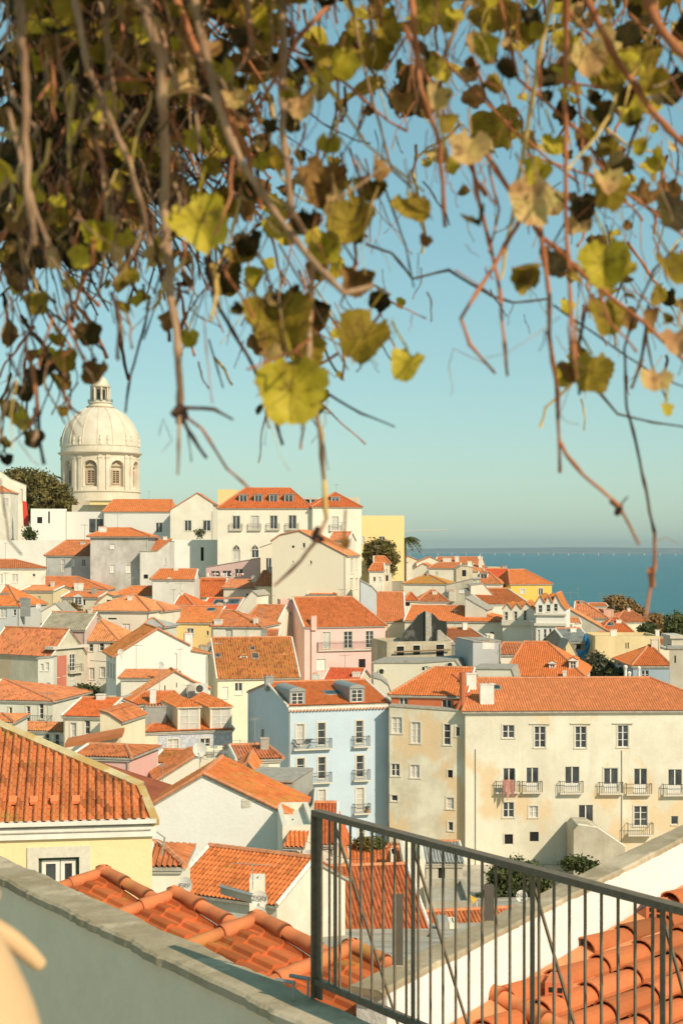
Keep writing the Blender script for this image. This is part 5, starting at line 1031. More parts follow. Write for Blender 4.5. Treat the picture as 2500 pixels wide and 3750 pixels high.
# ------------------------------------------------------------------ below the terrace, middle distance
def text_mesh(body, size, mat, parent, M):
    cu = bpy.data.curves.new('lettering', 'FONT'); cu.body = body; cu.size = size; cu.align_x = 'CENTER'; cu.align_y = 'CENTER'; cu.extrude = .004
    t_ = bpy.data.objects.new('tmp', cu); me = bpy.data.meshes.new_from_object(t_); bpy.data.objects.remove(t_); me.transform(M); me.materials.clear(); me.materials.append(mat)
    o = bpy.data.objects.new('lettering', me); COL.objects.link(o); o.parent = parent; return o
M_LET = plain('dark_lettering', (.10, .10, .10), .8)
def dish(cx, cy, Y, rad, label, text=None, face=(-.12, -1, .10), mat=None):
    c = W3(cx, cy, Y); root = thing('satellite_dish', label, 'satellite dish', c-Vector((0, 0, rad+.35)), 'satellite dishes on the roofs')
    nrm = Vector(face).normalized(); right = Vector((0, 0, 1)).cross(-nrm).normalized()*-1; right = nrm.cross(Vector((0, 0, 1))).normalized()*-1; up = right.cross(nrm)*-1
    if up.z < 0: up = -up
    if right.x < 0: right = -right
    q = MB(); rings = []
    for k, (rr, dp) in enumerate(((0, .16), (.35, .14), (.7, .07), (.95, .0), (1, -.02))):
        rings.append([c+right*(rr*rad*math.cos(a))+up*(rr*rad*1.06*math.sin(a))-nrm*(dp*rad) for a in np.linspace(0, 2*math.pi, 25)[:-1]])
    for off in (0, -.03):
        for A_, B_ in zip(rings, rings[1:]):
            for i in range(24): j = (i+1) % 24; f_ = [A_[i], B_[i], B_[j], A_[j]]; f_ = [p+nrm*off for p in f_]; q.poly(f_ if off == 0 else f_[::-1])
    q.build('reflector', mat or M_WHITE, root, False); q = MB(); q.tube([c-up*rad*.9, c-up*rad*.55+nrm*rad*.9], .02, 0, 5); q.tube([c-nrm*.1, c-nrm*.3, c-nrm*.3-Vector((0, 0, rad+.4))], .03, 0, 6); q.box(c-up*rad*.6+nrm*rad*.9-Vector((.05, .05, .04)), (.1, 0, 0), (0, .12, 0), (0, 0, .1)); q.build('arm', M_ZINC, root)
    if text:
        Mx = Matrix((( right.x, up.x, nrm.x, 0), (right.y, up.y, nrm.y, 0), (right.z, up.z, nrm.z, 0), (0, 0, 0, 1)))
        loc = c+nrm*.04+up*rad*.12-root.location; text_mesh(text, rad*.85, M_LET, root, Matrix.Translation(loc)@Mx)
    return root
def antenna(cx, y0, y1, Y, label, n=5, w=.5, ang=.3):
    a = W3(cx, y1, Y); b = W3(cx, y0, Y); q = MB(); q.tube([a, b], .02, 0, 5); d = Vector((math.cos(ang), math.sin(ang), 0)); e = Vector((-d.y, d.x, .15)); c = b-Vector((0, 0, .1))
    q.tube([c-d*w, c+d*w], .014, 0, 4)
    for i in range(n): o = c-d*w+d*(2*w*i/(n-1)); q.tube([o-e*.22, o+e*.22], .009, 0, 4)
    solo(q, 'antenna', M_ZINC, label, 'antenna', 'television aerials on the roofs')
# roof seen behind the railing, and its neighbours
use('N')
rr = house('white house with large red brown tiled roof behind the railing', (235, 80), (1462, 81), ('R', 1190, 512, None, None), 13, w_bright, tilemat((.52, .15, .055), .6, .15), oh=.3, mx=8)
q = MB(); q.box(rr['W'](0, -.45, rr['ze']-.14), rr['W'](rr['Wd']+.1, 0, 0)-rr['W'](0, 0, 0), rr['W'](0, .14, 0)-rr['W'](0, 0, 0), (0, 0, .13)); u = rr['fu'](1338)[0]; q.tube([rr['W'](u, -.38, rr['ze']-.1), rr['W'](u, -.07, rr['ze']-.6), rr['W'](u, -.07, rr['ze']-5)], .05, 0, 6); q.build('gutter', M_ZINC, rr['root'])
house('plain white stair tower rising in front of the red brown roof', (425, 77.5), (606, 77.5), ('T', 735), 3, wallmat((.80, .76, .66), .25), mx=0)
house('small orange roofed house just beyond the red brown roof', (655, 98), (1205, 98), ('R', 497, 318, None, None), 7, w_cream, tilemat(T_NEW, .5))
house('white cabin with dark door on the small orange roof', (1088, 96), (1140, 96), ('T', 372), 2, w_bright, mx=0, wins=[(1095, 450, 1128, 478, 'd')])
house('tall orange tiled slope house between the big gable and the railing post', (238, 94), (505, 94), ('R', 268, -150, None, None), 11, w_white, tilemat((.56, .15, .05), .7), wins=[(430, 275, 478, 405, 'c')])
house('sloping orange roof wing with zinc valley beside the railing post', (505, 99), (655, 99), ('F', [(505, 120), (560, 250), (655, 480)]), 9, w_white, tilemat((.56, .15, .05), .7))
house('white boundary house right of the red brown roof', (1215, 94), (1440, 94), ('T', 425), 6, w_bright)
house('low cream wall block under the apartment building', (1440, 108), (1640, 108), ('T', 545), 6, wallmat((.66, .60, .46), .6))
use('M')
sh = house('grey shack with corrugated lean-to roof below the apartment wall', (338, 106), (515, 106), ('R', 215, 172, None, None), 5, wallmat((.52, .48, .38), .8), plain('corrugated_grey', (.42, .42, .38), .7, var=.4, sc=2), t=.97, wins=[(395, 235, 430, 285, 'd')])
q = MB(); P1 = [W3(*p) for p in ((432, 292, 99), (470, 290, 99.5), (530, 350, 98.5), (585, 385, 98), (560, 410, 97.5), (500, 360, 98), (440, 325, 98.6))]; cc = sum(P1, Vector())/7+Vector((0, 0, .15))
for i in range(7): q.poly([P1[i], P1[(i+1) % 7], cc]); q.poly([P1[(i+1) % 7], P1[i], cc-Vector((0, 0, .05))])
for x_, y_ in ((440, 325), (520, 350), (580, 395)): a_ = W3(x_, y_, 98.4); q.tube([a_, a_-Vector((0, 0, 3.2))], .05, 1, 5)
solo(q, 'tarpaulin', [plain('yellow_tarpaulin', (.62, .36, .03), .7, var=.3, sc=3), M_TRIM], 'folded yellow tarpaulin awning on poles among the low roofs', 'tarpaulin')
house('rough concrete ledge roof house behind the railing bars', (340, 90), (560, 90), ('T', 395), 6, wallmat((.48, .45, .36), .9), wins=[(375, 430, 430, 462, 'd')])
house('long low red tiled roof running behind the metal posts', (345, 84), (830, 86), ('R', 545, 445, None, 760), 3.2, w_bright, tilemat(T_OLD, .6))
house('twin grey chimney block at the corner of the red brown roof', (398, 80), (447, 80), ('T', 495), 1.6, wallmat((.42, .42, .38), .5), name='chimney', cat='chimney', mx=0)
house('narrow white chimney beside the twin grey chimney block', (450, 80.5), (490, 80.5), ('T', 500), 1.4, w_bright, name='chimney', cat='chimney', mx=0)
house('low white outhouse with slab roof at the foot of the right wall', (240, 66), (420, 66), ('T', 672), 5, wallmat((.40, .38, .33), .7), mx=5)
dish(797, 370, 74, .28, 'white dish with faint lettering in front of the tree behind the railing', 'ZON')
# white house with iron balconies
use('L')
lh = house('tall narrow white house with two iron balconies and an orange gas bottle', (655, 76), (900, 76.5), ('T', 245), 7, w_bright, zb=37, mx=5, wins=[(722, 430, 778, 700, 'v'), (700, 615, 740, 815, 'c'), (800, 620, 850, 800, 'c')], bal=[(680, 772, 818, 680, .7), (797, 892, 805, 690, .7)])
q = MB(); W_ = lh['W']; f0, f1 = lh['fu'](662)[0], lh['fu'](830)[0]; zt_, zb2 = zpy(290, 76), zpy(400, 75)
tileface(q, [W_(f0-.1, -1.15, zb2), W_(f1-.2, -1.15, zb2-.05), W_(f1+.1, 0, zt_), W_(f0+.3, 0, zt_)], W_(f0-.1, -1.15, zb2), W_(f1-.2, -1.15, zb2-.05), 0, lift=.08); 
P1 = [W_(f0-.1, -1.15, zb2), W_(f1-.2, -1.15, zb2-.05), W_(f1+.1, 0, zt_), W_(f0+.3, 0, zt_)]; q.poly(P1, 1); q.poly([p-Vector((0, 0, .1)) for p in P1][::-1], 1)
for u in (f0+.3, f1-.3): q.tube([W_(u, -1., zb2), W_(u, -.05, zb2-.8)], .05, 1, 5)
q.build('awning', [tilemat(T_NEW, .2), M_CEM], lh['root'])
q = MB(); c_ = W_(lh['fu'](845)[0], -.35, zpy(800, 76)); q.lathe(c_, [(.02, 0), (.26, .0), (.28, .1), (.28, .85), (.2, 1.0), (.1, 1.05), (.12, 1.12), (0, 1.13)], 0, 12); solo(q, 'gas_bottle', plain('orange_enamel', (.75, .13, .04), .5), 'bright orange gas bottle on the right small balcony', 'gas bottle', None, True)
dish(838, 470, 74.8, .32, 'round white dish on the balcony wall beside the railing post', None, (-.3, -1, .15))
house('low white outhouse with pink awning sheet under the balconies', (800, 73), (915, 73), ('R', 1010, 935, None, None), 4, w_bright, plain('pink_sheet', (.56, .18, .13), .8), rows=False, t=.97)
house('narrow rear house with slanted cement roof left of the railing post', (752, 86), (870, 86), ('F', [(752, 220), (800, 190), (870, 95)]), 6, wallmat((.66, .60, .46), .5), t_old, roof2='flat')
# orange roof with dishes
use('K')
dr_ = house('low house with patched orange roof carrying satellite dishes', (905, 71), (1445, 67), ('R', 372, 185, 1040, None), 6, wallmat((.78, .72, .58), .5), tilemat(T_NEW, .55, .1), mx=30)
house('white chimney box with lettered dish on the patched roof', (1302, 64.5), (1376, 64.5), ('T', 318), 1.2, w_bright, name='chimney', cat='chimney', mx=0)
dish(965, 346, 58, .29, 'white dish lettered meo at the left edge of the patched orange roof', 'meo', (-.25, -1, .12))
dish(1354, 420, 62, .33, 'white dish lettered ZON in front of the white chimney box', 'ZON', (-.1, -1, .08))
dish(1352, 500, 58, .30, 'lower half hidden dish lettered ON behind the stepped orange roof', 'ON', (-.15, -1, .1))
antenna(1318, 225, 370, 63.5, 'tall television aerial rising over the lettered dishes', 7, .8, 2.9)
q = MB(); a_ = W3(1150, 392, 65); b2 = W3(1325, 445, 63); d_ = b2-a_; q.box(a_, d_, (0, .35, 0), (0, 0, .28)); q.box(a_+Vector((-.05, -.05, .28)), d_+Vector((.1, 0, 0)), (0, .45, 0), (0, 0, .05)); solo(q, 'roof_duct', M_ZINC, 'long grey metal duct box lying along the patched orange roof', 'duct')
use('T')
house('small tiled lean-to with white eave between the yellow house and the big gable', (120, 60), (415, 60), ('R', 1245, 1040, None, 215), 4, w_bright, tilemat(T_OLD, .5), mx=0)
q = MB(); a_ = W3(195, 905, 42); b2 = W3(270, 962, 42); c_ = W3(238, 1135, 42); d_ = W3(190, 990, 42); e_ = W3(250, 1030, 42); q.tube([a_, b2, c_], .03, 0, 5); q.tube([d_, e_], .025, 0, 5); solo(q, 'bracket', M_ZINC, 'bent metal washing bracket fixed beside the yellow house corner', 'bracket')
# ------------------------------------------------------------------ yellow house in the left foreground
use('H'); YH = 38.; zE = zpy(995, YH)
yb0 = Vector((kx(-420)*37.2, 37.2, 0)); yb1 = Vector((kx(1092)*YH, YH, 0)); ye_ = (yb1-yb0).normalized(); ybk = Vector((-ye_.y, ye_.x, 0))
yh = thing('house', 'yellow house with large barrel tiled roof and green framed window in the left foreground', 'house', (yb1.x-3, YH+4, 46))
pr_ = Vector((ybk.x, ybk.y, .42)); o_ = yb1+Vector((0, 0, zE))-Vector((ybk.x, ybk.y, .42))*.14; nR = ye_.cross(pr_).normalized()
def hitR(x, y): d = Vector((kx(x), 1, -(PY(y)-HY)/F)); c0 = Vector((0, 0, CAMZ)); return c0+d*((o_-c0).dot(nR)/d.dot(nR))
L0 = o_-ye_*11.; C1 = hitR(1085, 1000); C1 = o_+ye_*((C1-o_).dot(ye_)); C2 = hitR(985, 775); C3 = hitR(0, 352); C4 = hitR(-420, 165)
P1 = [L0, C1, C2, C3, C4]
q = MB(); tileface(q, P1, L0, C1, 0, .22, .058, .37, seg=10, lift=.1); q.poly([p-Vector((0, 0, .02)) for p in P1], 1); q.poly([p-Vector((0, 0, .14)) for p in P1][::-1], 1)
T_YH = tilemat((.62, .205, .07), .75, .2, .22, .37)
q.build('roof', [T_YH, M_CEM], yh)
q = MB(); up = nR if nR.z > 0 else -nR
def band(a, b, w, h, mb, m=0):
    d = (b-a).normalized(); s_ = d.cross(up).normalized()
    n = max(2, int((b-a).length/.25))
    mb.box(a-up*.05, b-a, s_*w, up*(h+.05), m)
band(C4+up*.02, C2+up*.02, -.26, .12, q); band(C2, C1, -.2, .12, q); q.build('verge', wallmat((.62, .50, .27), .9, (.50, .30, .08), 4), yh)
q = MB(); ncol = int((C1-L0).length/.22)
for k in range(ncol+1):       # white mortar plugs in the tile mouths
    u = round(((L0-L0).dot(ye_))/.22)*.22+k*.22; c_ = L0+ye_*u+up*.105
    if (c_-L0).dot(ye_) > (C1-L0).length-.02: break
    pts = [c_+ye_*(.052*math.cos(x_))+up*(.045*math.sin(x_)-.005) for x_ in np.linspace(math.pi, 0, 8)]; d_ = Vector((ybk.x, ybk.y, .42)).normalized()*.05
    q.poly([p+d_*.2 for p in pts])
q.build('mortar_plug', M_WHITE, yh)['kind'] = 'stuff'
q = MB()
for x_, y_ in ((92, 890), (243, 890), (392, 885), (545, 885)):
    c_ = hitR(x_, y_)+up*.12; d_ = Vector((ybk.x, ybk.y, .42)).normalized(); q = MB(); q.box(c_-ye_*.08-d_*.12, ye_*.16, d_*.26, up*.05); q.box(c_-ye_*.1-d_*.1+up*.045, ye_*.2, d_*.28, up*.03); q.build('vent_tile', tilemat((.72, .22, .08), .2), yh)
WO = yb1-ye_*13; n_in = ybk
def yfu(x): k = kx(x); return (k*WO.y-WO.x)/(ye_.x-k*ye_.y)
use('K'); zt_ = zE-.02; Wl = 13.0; z0_ = zpy(330, YH); z1_ = zpy(186, YH); ua, ub = yfu(201), yfu(413)
q = MB(); wall(q, WO, ye_, 44, [(0, zt_), (Wl, zt_)], [(ua, z0_, ub, z1_)], n_in=n_in, rev=.2)
q.poly([WO+ye_*Wl+Vector((0, 0, 44-WO.z)), WO+ye_*Wl+ybk*7+Vector((0, 0, 44)), WO+ye_*Wl+ybk*7+Vector((0, 0, zt_)), WO+ye_*Wl+Vector((0, 0, zt_))])
q.build('wall', wallmat((.84, .67, .36), .12), yh)
q = MB(); q.box(WO-ybk*.10+Vector((0, 0, zt_-.34)), ye_*(Wl+.08), ybk*.097, Vector((0, 0, .34))); q.box(WO-ybk*.22+Vector((0, 0, zt_-.0)), ye_*(Wl+.1), ybk*.6, Vector((0, 0, .10))); q.build('cornice', M_WHITE, yh)
q = MB(); tw = .27
for a_, b2, c_, d_ in ((ua-tw, z0_-.1, ua-.004, z1_+tw), (ub+.004, z0_-.1, ub+tw, z1_+tw), (ua-.004, z1_+.004, ub+.004, z1_+tw)): q.box(WO-ybk*.04+ye_*a_+Vector((0, 0, b2)), ye_*(c_-a_), ybk*.06, Vector((0, 0, d_-b2)))
yw = q.build('window', M_TRIM, yh); g_ = plain('green_frame', (.05, .09, .055), .5)
def fr(u0, u1, za, zb_, d0, th_, mat, mb): mb.box(WO+ybk*d0+ye_*u0+Vector((0, 0, za)), ye_*(u1-u0), ybk*th_, Vector((0, 0, zb_-za)))
q = MB(); f_ = .075; 
for a_ in ((ua, ua+f_, z0_, z1_), (ub-f_, ub, z0_, z1_), (ua+f_, ub-f_, z1_-f_, z1_)): fr(*a_, .08, .1, None, q)
q.build('outer_frame', g_, yw); q = MB(); um = (ua+ub)/2+.02; f2 = .1
for (s0, s1) in ((ua+f_, um-.0), (um+.02, ub-f_)):
    for a_ in ((s0, s0+f2, z0_, z1_-f_), (s1-f2, s1, z0_, z1_-f_), (s0+f2, s1-f2, z1_-f_-f2, z1_-f_)): fr(*a_, .11, .06, None, q)
q.build('sash', M_WHITE, yw); q = MB(); fr(ua+f_, ub-f_, z0_, z1_-f_, .15, .01, None, q); q.build('pane', M_GLASS, yw)
# ------------------------------------------------------------------ the terrace edge: parapet and railing on one line
use('P'); ZC = 57.63
la = Vector((-.14, 8.07, 0)); ld = Vector((.556, -.831, 0)); lp = Vector((.831, .556, 0))   # lp points outward
def ragged(mb, a, b, w, thick, zt, m=0, amp=.012, step=.06, seed=0):
    L = (b-a).length; n = int(L/step); d = (b-a)/n; s_ = (b-a).normalized().cross(Vector((0, 0, 1)))
    vs = []
    for i in range(n+1):
        p = a+d*i; n1 = noise.noise(Vector((i*.13, seed, 0)))*amp*2+noise.noise(Vector((i*.7, seed, 5)))*amp; n2 = noise.noise(Vector((i*.13, seed, 9)))*amp*2+noise.noise(Vector((i*.7, seed, 15)))*amp; nz = noise.noise(Vector((i*.1, seed, 3)))*amp*.8
        for off, z in ((n1, zt-thick), (n1, zt-.015+nz), (.02+n1, zt+nz), (w-.02+n2, zt+nz), (w+n2, zt-.015+nz), (w+n2, zt-thick)): vs.append(Vector((p.x, p.y, z))+s_*off)
    fs = []
    for i in range(n):
        for k in range(6): k2 = (k+1) % 6; fs.append((i*6+k2, (i+1)*6+k2, (i+1)*6+k, i*6+k))
    fs += [tuple(range(6)), tuple(range(n*6, n*6+6))[::-1]]; mb.add(vs, fs, m)
par = thing('parapet_wall', 'grey rendered parapet wall with weathered stone coping at the bottom left', 'parapet', la-ld*2+Vector((0, 0, 55)))
a_ = la-ld*7.5; b2 = la+ld*2.9
q = MB(); aa = a_-lp*.27; q.box(aa+Vector((0, 0, 55.2)), b2-a_, lp*.24, Vector((0, 0, ZC-.05-55.2))); q.build('wall', wallmat((.86, .72, .50), .2, None, 1.5), par)
M_COP = wallmat((.46, .37, .24), .9, (.64, .52, .35), 5)
q = MB(); ragged(q, a_, b2, .31, .06, ZC, amp=.018, seed=2); 
for i, v_ in enumerate(q.v): q.v[i] = tuple(Vector(v_))
q.build('coping', M_COP, par)
rl = thing('metal_railing', 'long grey brown metal railing with thin square bars on the terrace edge', 'railing', la+ld*1.2+Vector((0, 0, ZC)))
M_RAIL = plain('weathered_steel', (.22, .17, .11), .7, .3, .25, 30); rA = la+ld*.02-lp*.01; RL = 2.95
def rb_(mb, t0, off, z, dl, dw, dz): mb.box(rA+ld*t0+lp*off+Vector((0, 0, ZC+z)), ld*dl, lp*dw, Vector((0, 0, dz)))
q = MB(); rb_(q, 0, -.028, .96, RL, .056, .03); q.build('top_rail', M_RAIL, rl)
q = MB(); rb_(q, 0, -.022, .075, RL, .044, .03); q.build('bottom_rail', M_RAIL, rl)
q = MB(); rb_(q, 0, -.03, 0.0, .012, .06, .96); rb_(q, .012, -.006, 0.0, .05, .012, .96); q.build('post', M_RAIL, rl)
nb = 29; sp_ = (RL-.1)/nb
for i in range(1, nb+1):
    q = MB(); t_ = .035+i*sp_*(.98)
    if i in (5, 15, 24) and 0: pass
    rb_(q, t_, -.0055, .105, .0095, .0095, .855); q.build('bar', M_RAIL, rl)
for i in (1, 8, 17, 25):
    t_ = .035+(i+.5)*sp_*.98; q = MB(); rb_(q, t_, -.006, .105, .022, .010, .855); q.build('post', M_RAIL, rl)
    q = MB(); p0 = rA+ld*(t_+.004)+Vector((0, 0, ZC+.94)); q.tube([p0, p0+lp*.42+Vector((0, 0, -1.15))], .008, 0, 5); q.build('brace', M_RAIL, rl)
# little pipe posts on the coping
for i, (x_, y0_, y1_) in enumerate(((1075, 3600, 3667), (1128, 3585, 3662))):
    Yp = F*2.37/(y1_-HY); c_ = Vector((kx(x_)*Yp, Yp, ZC)); h_ = (y1_-y0_)/F*Yp; q = MB(); q.tube([c_, c_+Vector((0, 0, h_))], .008, 0, 6); q.tube([c_+Vector((0, 0, h_))-ld*-.01, c_+Vector((0, 0, h_))-ld*.1-lp*.05], .011, 0, 6)
    solo(q, 'pipe_stub', M_ZINC, ('short capped pipe stub standing on the coping, left of a pair', 'short capped pipe stub on the coping nearest the railing post')[i], 'pipe')
# terrace floor and steps the viewers stand on
q = MB(); q.box((-6, -6, 58.2), (9, 0, 0), (0, 8.6, 0), (0, 0, .15)); te = q.build('terrace_floor', plain('terrace_paving', (.42, .40, .35), .9, var=.3, sc=2)); te['kind'] = 'structure'
q = MB(); pts = [a_-lp*.27, b2-lp*.27, Vector((-1.0, 2.6, 0)), Vector((-8.5, 3., 0)), Vector((-9, 12, 0))]; q.poly([Vector((p.x, p.y, 56.2)) for p in pts][::-1]); te = q.build('lower_terrace', plain('terrace_paving', (.42, .40, .35), .9)); te['kind'] = 'structure'
# ------------------------------------------------------------------ white stair wall and near roof on the right
W0 = Vector((.338, 9.92, 0)); w_ = Vector((.510, .860, 0)); wp = Vector((.860, -.510, 0)); ZW = 57.14
sw = thing('stair_wall', 'white rendered wall with broad stone coping rising to the right edge', 'wall', W0+w_*3+Vector((0, 0, 52)))
q = MB(); s0 = W0-w_*.05-wp*.25; q.box(s0+Vector((0, 0, 52)), w_*9.5, wp*.23, Vector((0, 0, ZW-.04-52))); q.build('wall', wallmat((.86, .82, .73), .25, None, 2), sw)
q = MB(); ragged(q, W0-w_*.1-wp*.29, W0+w_*9.5-wp*.26, .26, .045, ZW, amp=.008, seed=7); q.build('coping', M_COP, sw)
for i, (x_, yt, yb_) in enumerate(((1452, 3277, 3560), (1787, 3240, 3378))):
    k = kx(x_); o_2 = W0-wp*.24; t_ = (k*o_2.y-o_2.x)/(w_.x-k*w_.y); c_ = o_2+w_*t_; h_ = zpy(yt, c_.y)-ZW; q = MB(); q.box(c_+Vector((-.03, 0, ZW-.02)), (.062, 0, 0), (0, .02, 0), (0, 0, h_+.02)); q.box(c_+Vector((.032, 0, ZW-.02)), (.012, 0, 0), (0, .05, 0), (0, 0, h_+.01))
    solo(q, 'metal_post', plain('shaded_steel', (.11, .095, .07), .8), ('taller flat grey steel post standing on the lower end of the white wall', 'shorter flat grey steel post standing midway along the white wall coping')[i], 'post')  # grey steel, darkened in colour for the shade on its front
B0_ = Vector((.338, 9.92, 56.66))-w_*.9; nn = w_.cross(wp-Vector((0, 0, .35))).normalized(); nn = nn if nn.z > 0 else -nn
cdir = Vector((.6147, .7875, -.0445)).normalized(); cdir = (cdir-nn*cdir.dot(nn)).normalized(); pdir = nn.cross(cdir).normalized()
if pdir.x < 0: pdir = -pdir
nr_ = thing('tiled_roof', 'near roof of smooth orange barrel tiles with perforated vent tiles at bottom right', 'roof', B0_+w_*3+Vector((.5, 0, -1)))
M_NT = tilemat((.61, .17, .055), .85, .15, .235, .46)
def hitN(x, y): d = Vector((kx(x), 1, -(PY(y)-HY)/F)); c0 = Vector((0, 0, CAMZ)); return c0+d*((B0_-c0).dot(nn)/d.dot(nn))
q = MB(); org = hitN(1640, 3745)
# bed plane
bp = [B0_-w_*1.5, B0_+w_*11, B0_+w_*11+(wp-Vector((0, 0, .35)))*7, B0_-w_*1.5+(wp-Vector((0, 0, .35)))*7]; q.poly([p-nn*.03 for p in bp]); q.poly([p-nn*.2 for p in bp][::-1]); q.build('bed', plain('tile_bed', (.30, .11, .05), .95), nr_)
pitch_ = .235; rr_ = .104; tl = .80
def tile_at(mb, c, up_side, r0_, r1_, L, m=0):
    K = 9; vs = []; uvs = []
    for (t_, r_, lf) in ((0, r0_, .028), (L, r1_, .0)):
        for inner in (0, 1):
            for k in range(K): a = math.pi*k/(K-1); rr2 = r_-inner*.014; vs.append(c+cdir*t_+pdir*(rr2*math.cos(a))+nn*(rr2*.78*math.sin(a)*1+lf)); uvs.append((rnd.random(), rnd.random()))
    fs = []
    for k in range(K-1): fs += [(k, 2*K+k, 2*K+k+1, k+1), (K+k, K+k+1, 3*K+k+1, 3*K+k), (k, k+1, K+k+1, K+k)]
    s_ = (rnd.randint(0, 99)*.235+.1, rnd.randint(0, 99)*.46+.1); mb.add(vs, fs, m, [s_]*len(vs))
cov = MB()
for j in range(-2, 26):
    for i in range(-6, 20):
        c = org+pdir*(j*pitch_)+cdir*(i*(tl-.07)+(.13 if j % 2 else 0)+rnd.uniform(-.01, .01)); 
        dd_ = (c-B0_).dot(wp)
        if dd_ < .02 or dd_ > 5 or c.y < 8.3 or c.y > 19: continue
        tile_at(cov, c+nn*.0, 1, rr_*1.07, rr_*.93, tl)
cov.build('cover_tiles', M_NT, nr_)
q = MB()   # smooth mortar fillet against the wall
for i in range(24):
    p = B0_-w_*.5+w_*(i*.42); n1 = .10+.03*math.sin(i*1.7); p2 = p+w_*.42; n2 = .10+.03*math.sin((i+1)*1.7)
    q.poly([p+Vector((0, 0, .03)), p2+Vector((0, 0, .03)), p2+wp*(.22+n2)+nn*.03-Vector((0, 0, .1)), p+wp*(.22+n1)+nn*.03-Vector((0, 0, .1))][::1])
q.build('mortar_fillet', plain('orange_mortar', (.66, .27, .11), .9, var=.2, sc=2), nr_)
use('M')
for x_, y_ in ((962, 870), (1438, 470)):
    c_ = hitN(x_, y_+45); q = MB(); ux = Vector((.96, -.28, 0)); uy = Vector((.28, .96, 0)); nz = Vector((0, 0, 1))
    if uy.y < 0: uy = -uy
    q.box(c_-ux*.085-nz*.08, ux*.17, uy*.30, nz*.28); 
    for i in range(2):
        for j in range(3): q.box(c_-ux*(.055-.065*i)-uy*.004+nz*(.02+.055*j), ux*.035, uy*.006, nz*.036, 1)
    q.build('vent_tile', [plain('vent_terracotta', (.66, .20, .08), .8), M_DARK], nr_)
# ------------------------------------------------------------------ stepped ridge roof under the parapet
fd = Vector((.65, -.76, 0)); fp = Vector((-.76, -.65, 0)); ZR = 56.70
tr = thing('stepped_roof', 'stepped orange roof with thick ridge tiles just beyond the parapet', 'roof', (-.8, 13.5, 53))
F0 = Vector((-.745, 13.45, ZR)); M_SR = tilemat((.62, .165, .05), .7, .15, .17, .27); M_SRR = tilemat((.62, .20, .075), .8, .2, .3, .3)
rng2 = random.Random(3); st_ = 1.27; q = MB(); rg = MB(); wl = MB(); prev = None
for i in range(-2, 3):
    A_ = F0+fd*(i*st_)+Vector((0, 0, 0)); D_ = Vector((0, 0, -.24)); f0_ = A_+fp*.06; n0 = A_+fp*2.7+Vector((0, 0, -.42)); f1_ = A_+fd*st_+D_+fp*.06; n1 = A_+fd*st_+fp*2.7+Vector((0, 0, -.42))+D_
    # eave is the low line f1-n1; columns run along fd
    tileface(q, [n1, f1_, f0_, n0], n1, f1_, 0, .17, .022, .27, seg=8, lift=.0); q.poly([p-Vector((0, 0, .04)) for p in (f0_, n0, n1, f1_)], 0)
    wl.poly([f1_-Vector((0, 0, .05)), n1-Vector((0, 0, .05)), n1+Vector((0, 0, .27)), f1_+Vector((0, 0, .25))], 0)
    wl.poly([f0_+Vector((0, 0, 0)), f1_, f1_-Vector((0, 0, 4)), f0_-Vector((0, 0, 4))])
    def rtiles(a, b, n, r, lump=True):
        for k in range(n):
            p = a+(b-a)*(k/n); p2 = a+(b-a)*((k+1.06)/n); r_ = r*rng2.uniform(.94, 1.06); rg.tube([p, p+(p2-p)*.12, p+(p2-p)*.5, p2], [r_*1.12, r_*1.14, r_, r_*.93], 0, 12)
    rtiles(A_+fp*2.7+Vector((0, 0, -.40)), A_+Vector((0, 0, .03)), 7, .062)
    rtiles(A_+fd*st_+D_*.8+Vector((0, 0, .06)), A_+Vector((0, 0, .05)), 3, .064)
    rg.tube([A_+Vector((0, 0, .0)), A_+Vector((0, 0, .085)), A_+Vector((0, 0, .10))], [.085, .08, .05], 0, 9)
q.build('tiles', M_SR, tr); rg.build('ridge_tiles', M_SRR, tr, True); wl.build('wall', plain('orange_mortar', (.66, .27, .11), .9), tr)
q = MB()
for k in range(6): c_ = la+lp*(.55+.14*k)-ld*(.9)+Vector((0, 0, ZC-.75)); q.box(c_, ld*2.6, lp*.09, Vector((0, 0, .04)))
solo(q, 'timber_slats', plain('weathered_timber', (.20, .17, .12), .9, var=.4, sc=8), 'weathered dark timber slats in the gap between parapet and white wall', 'slats')
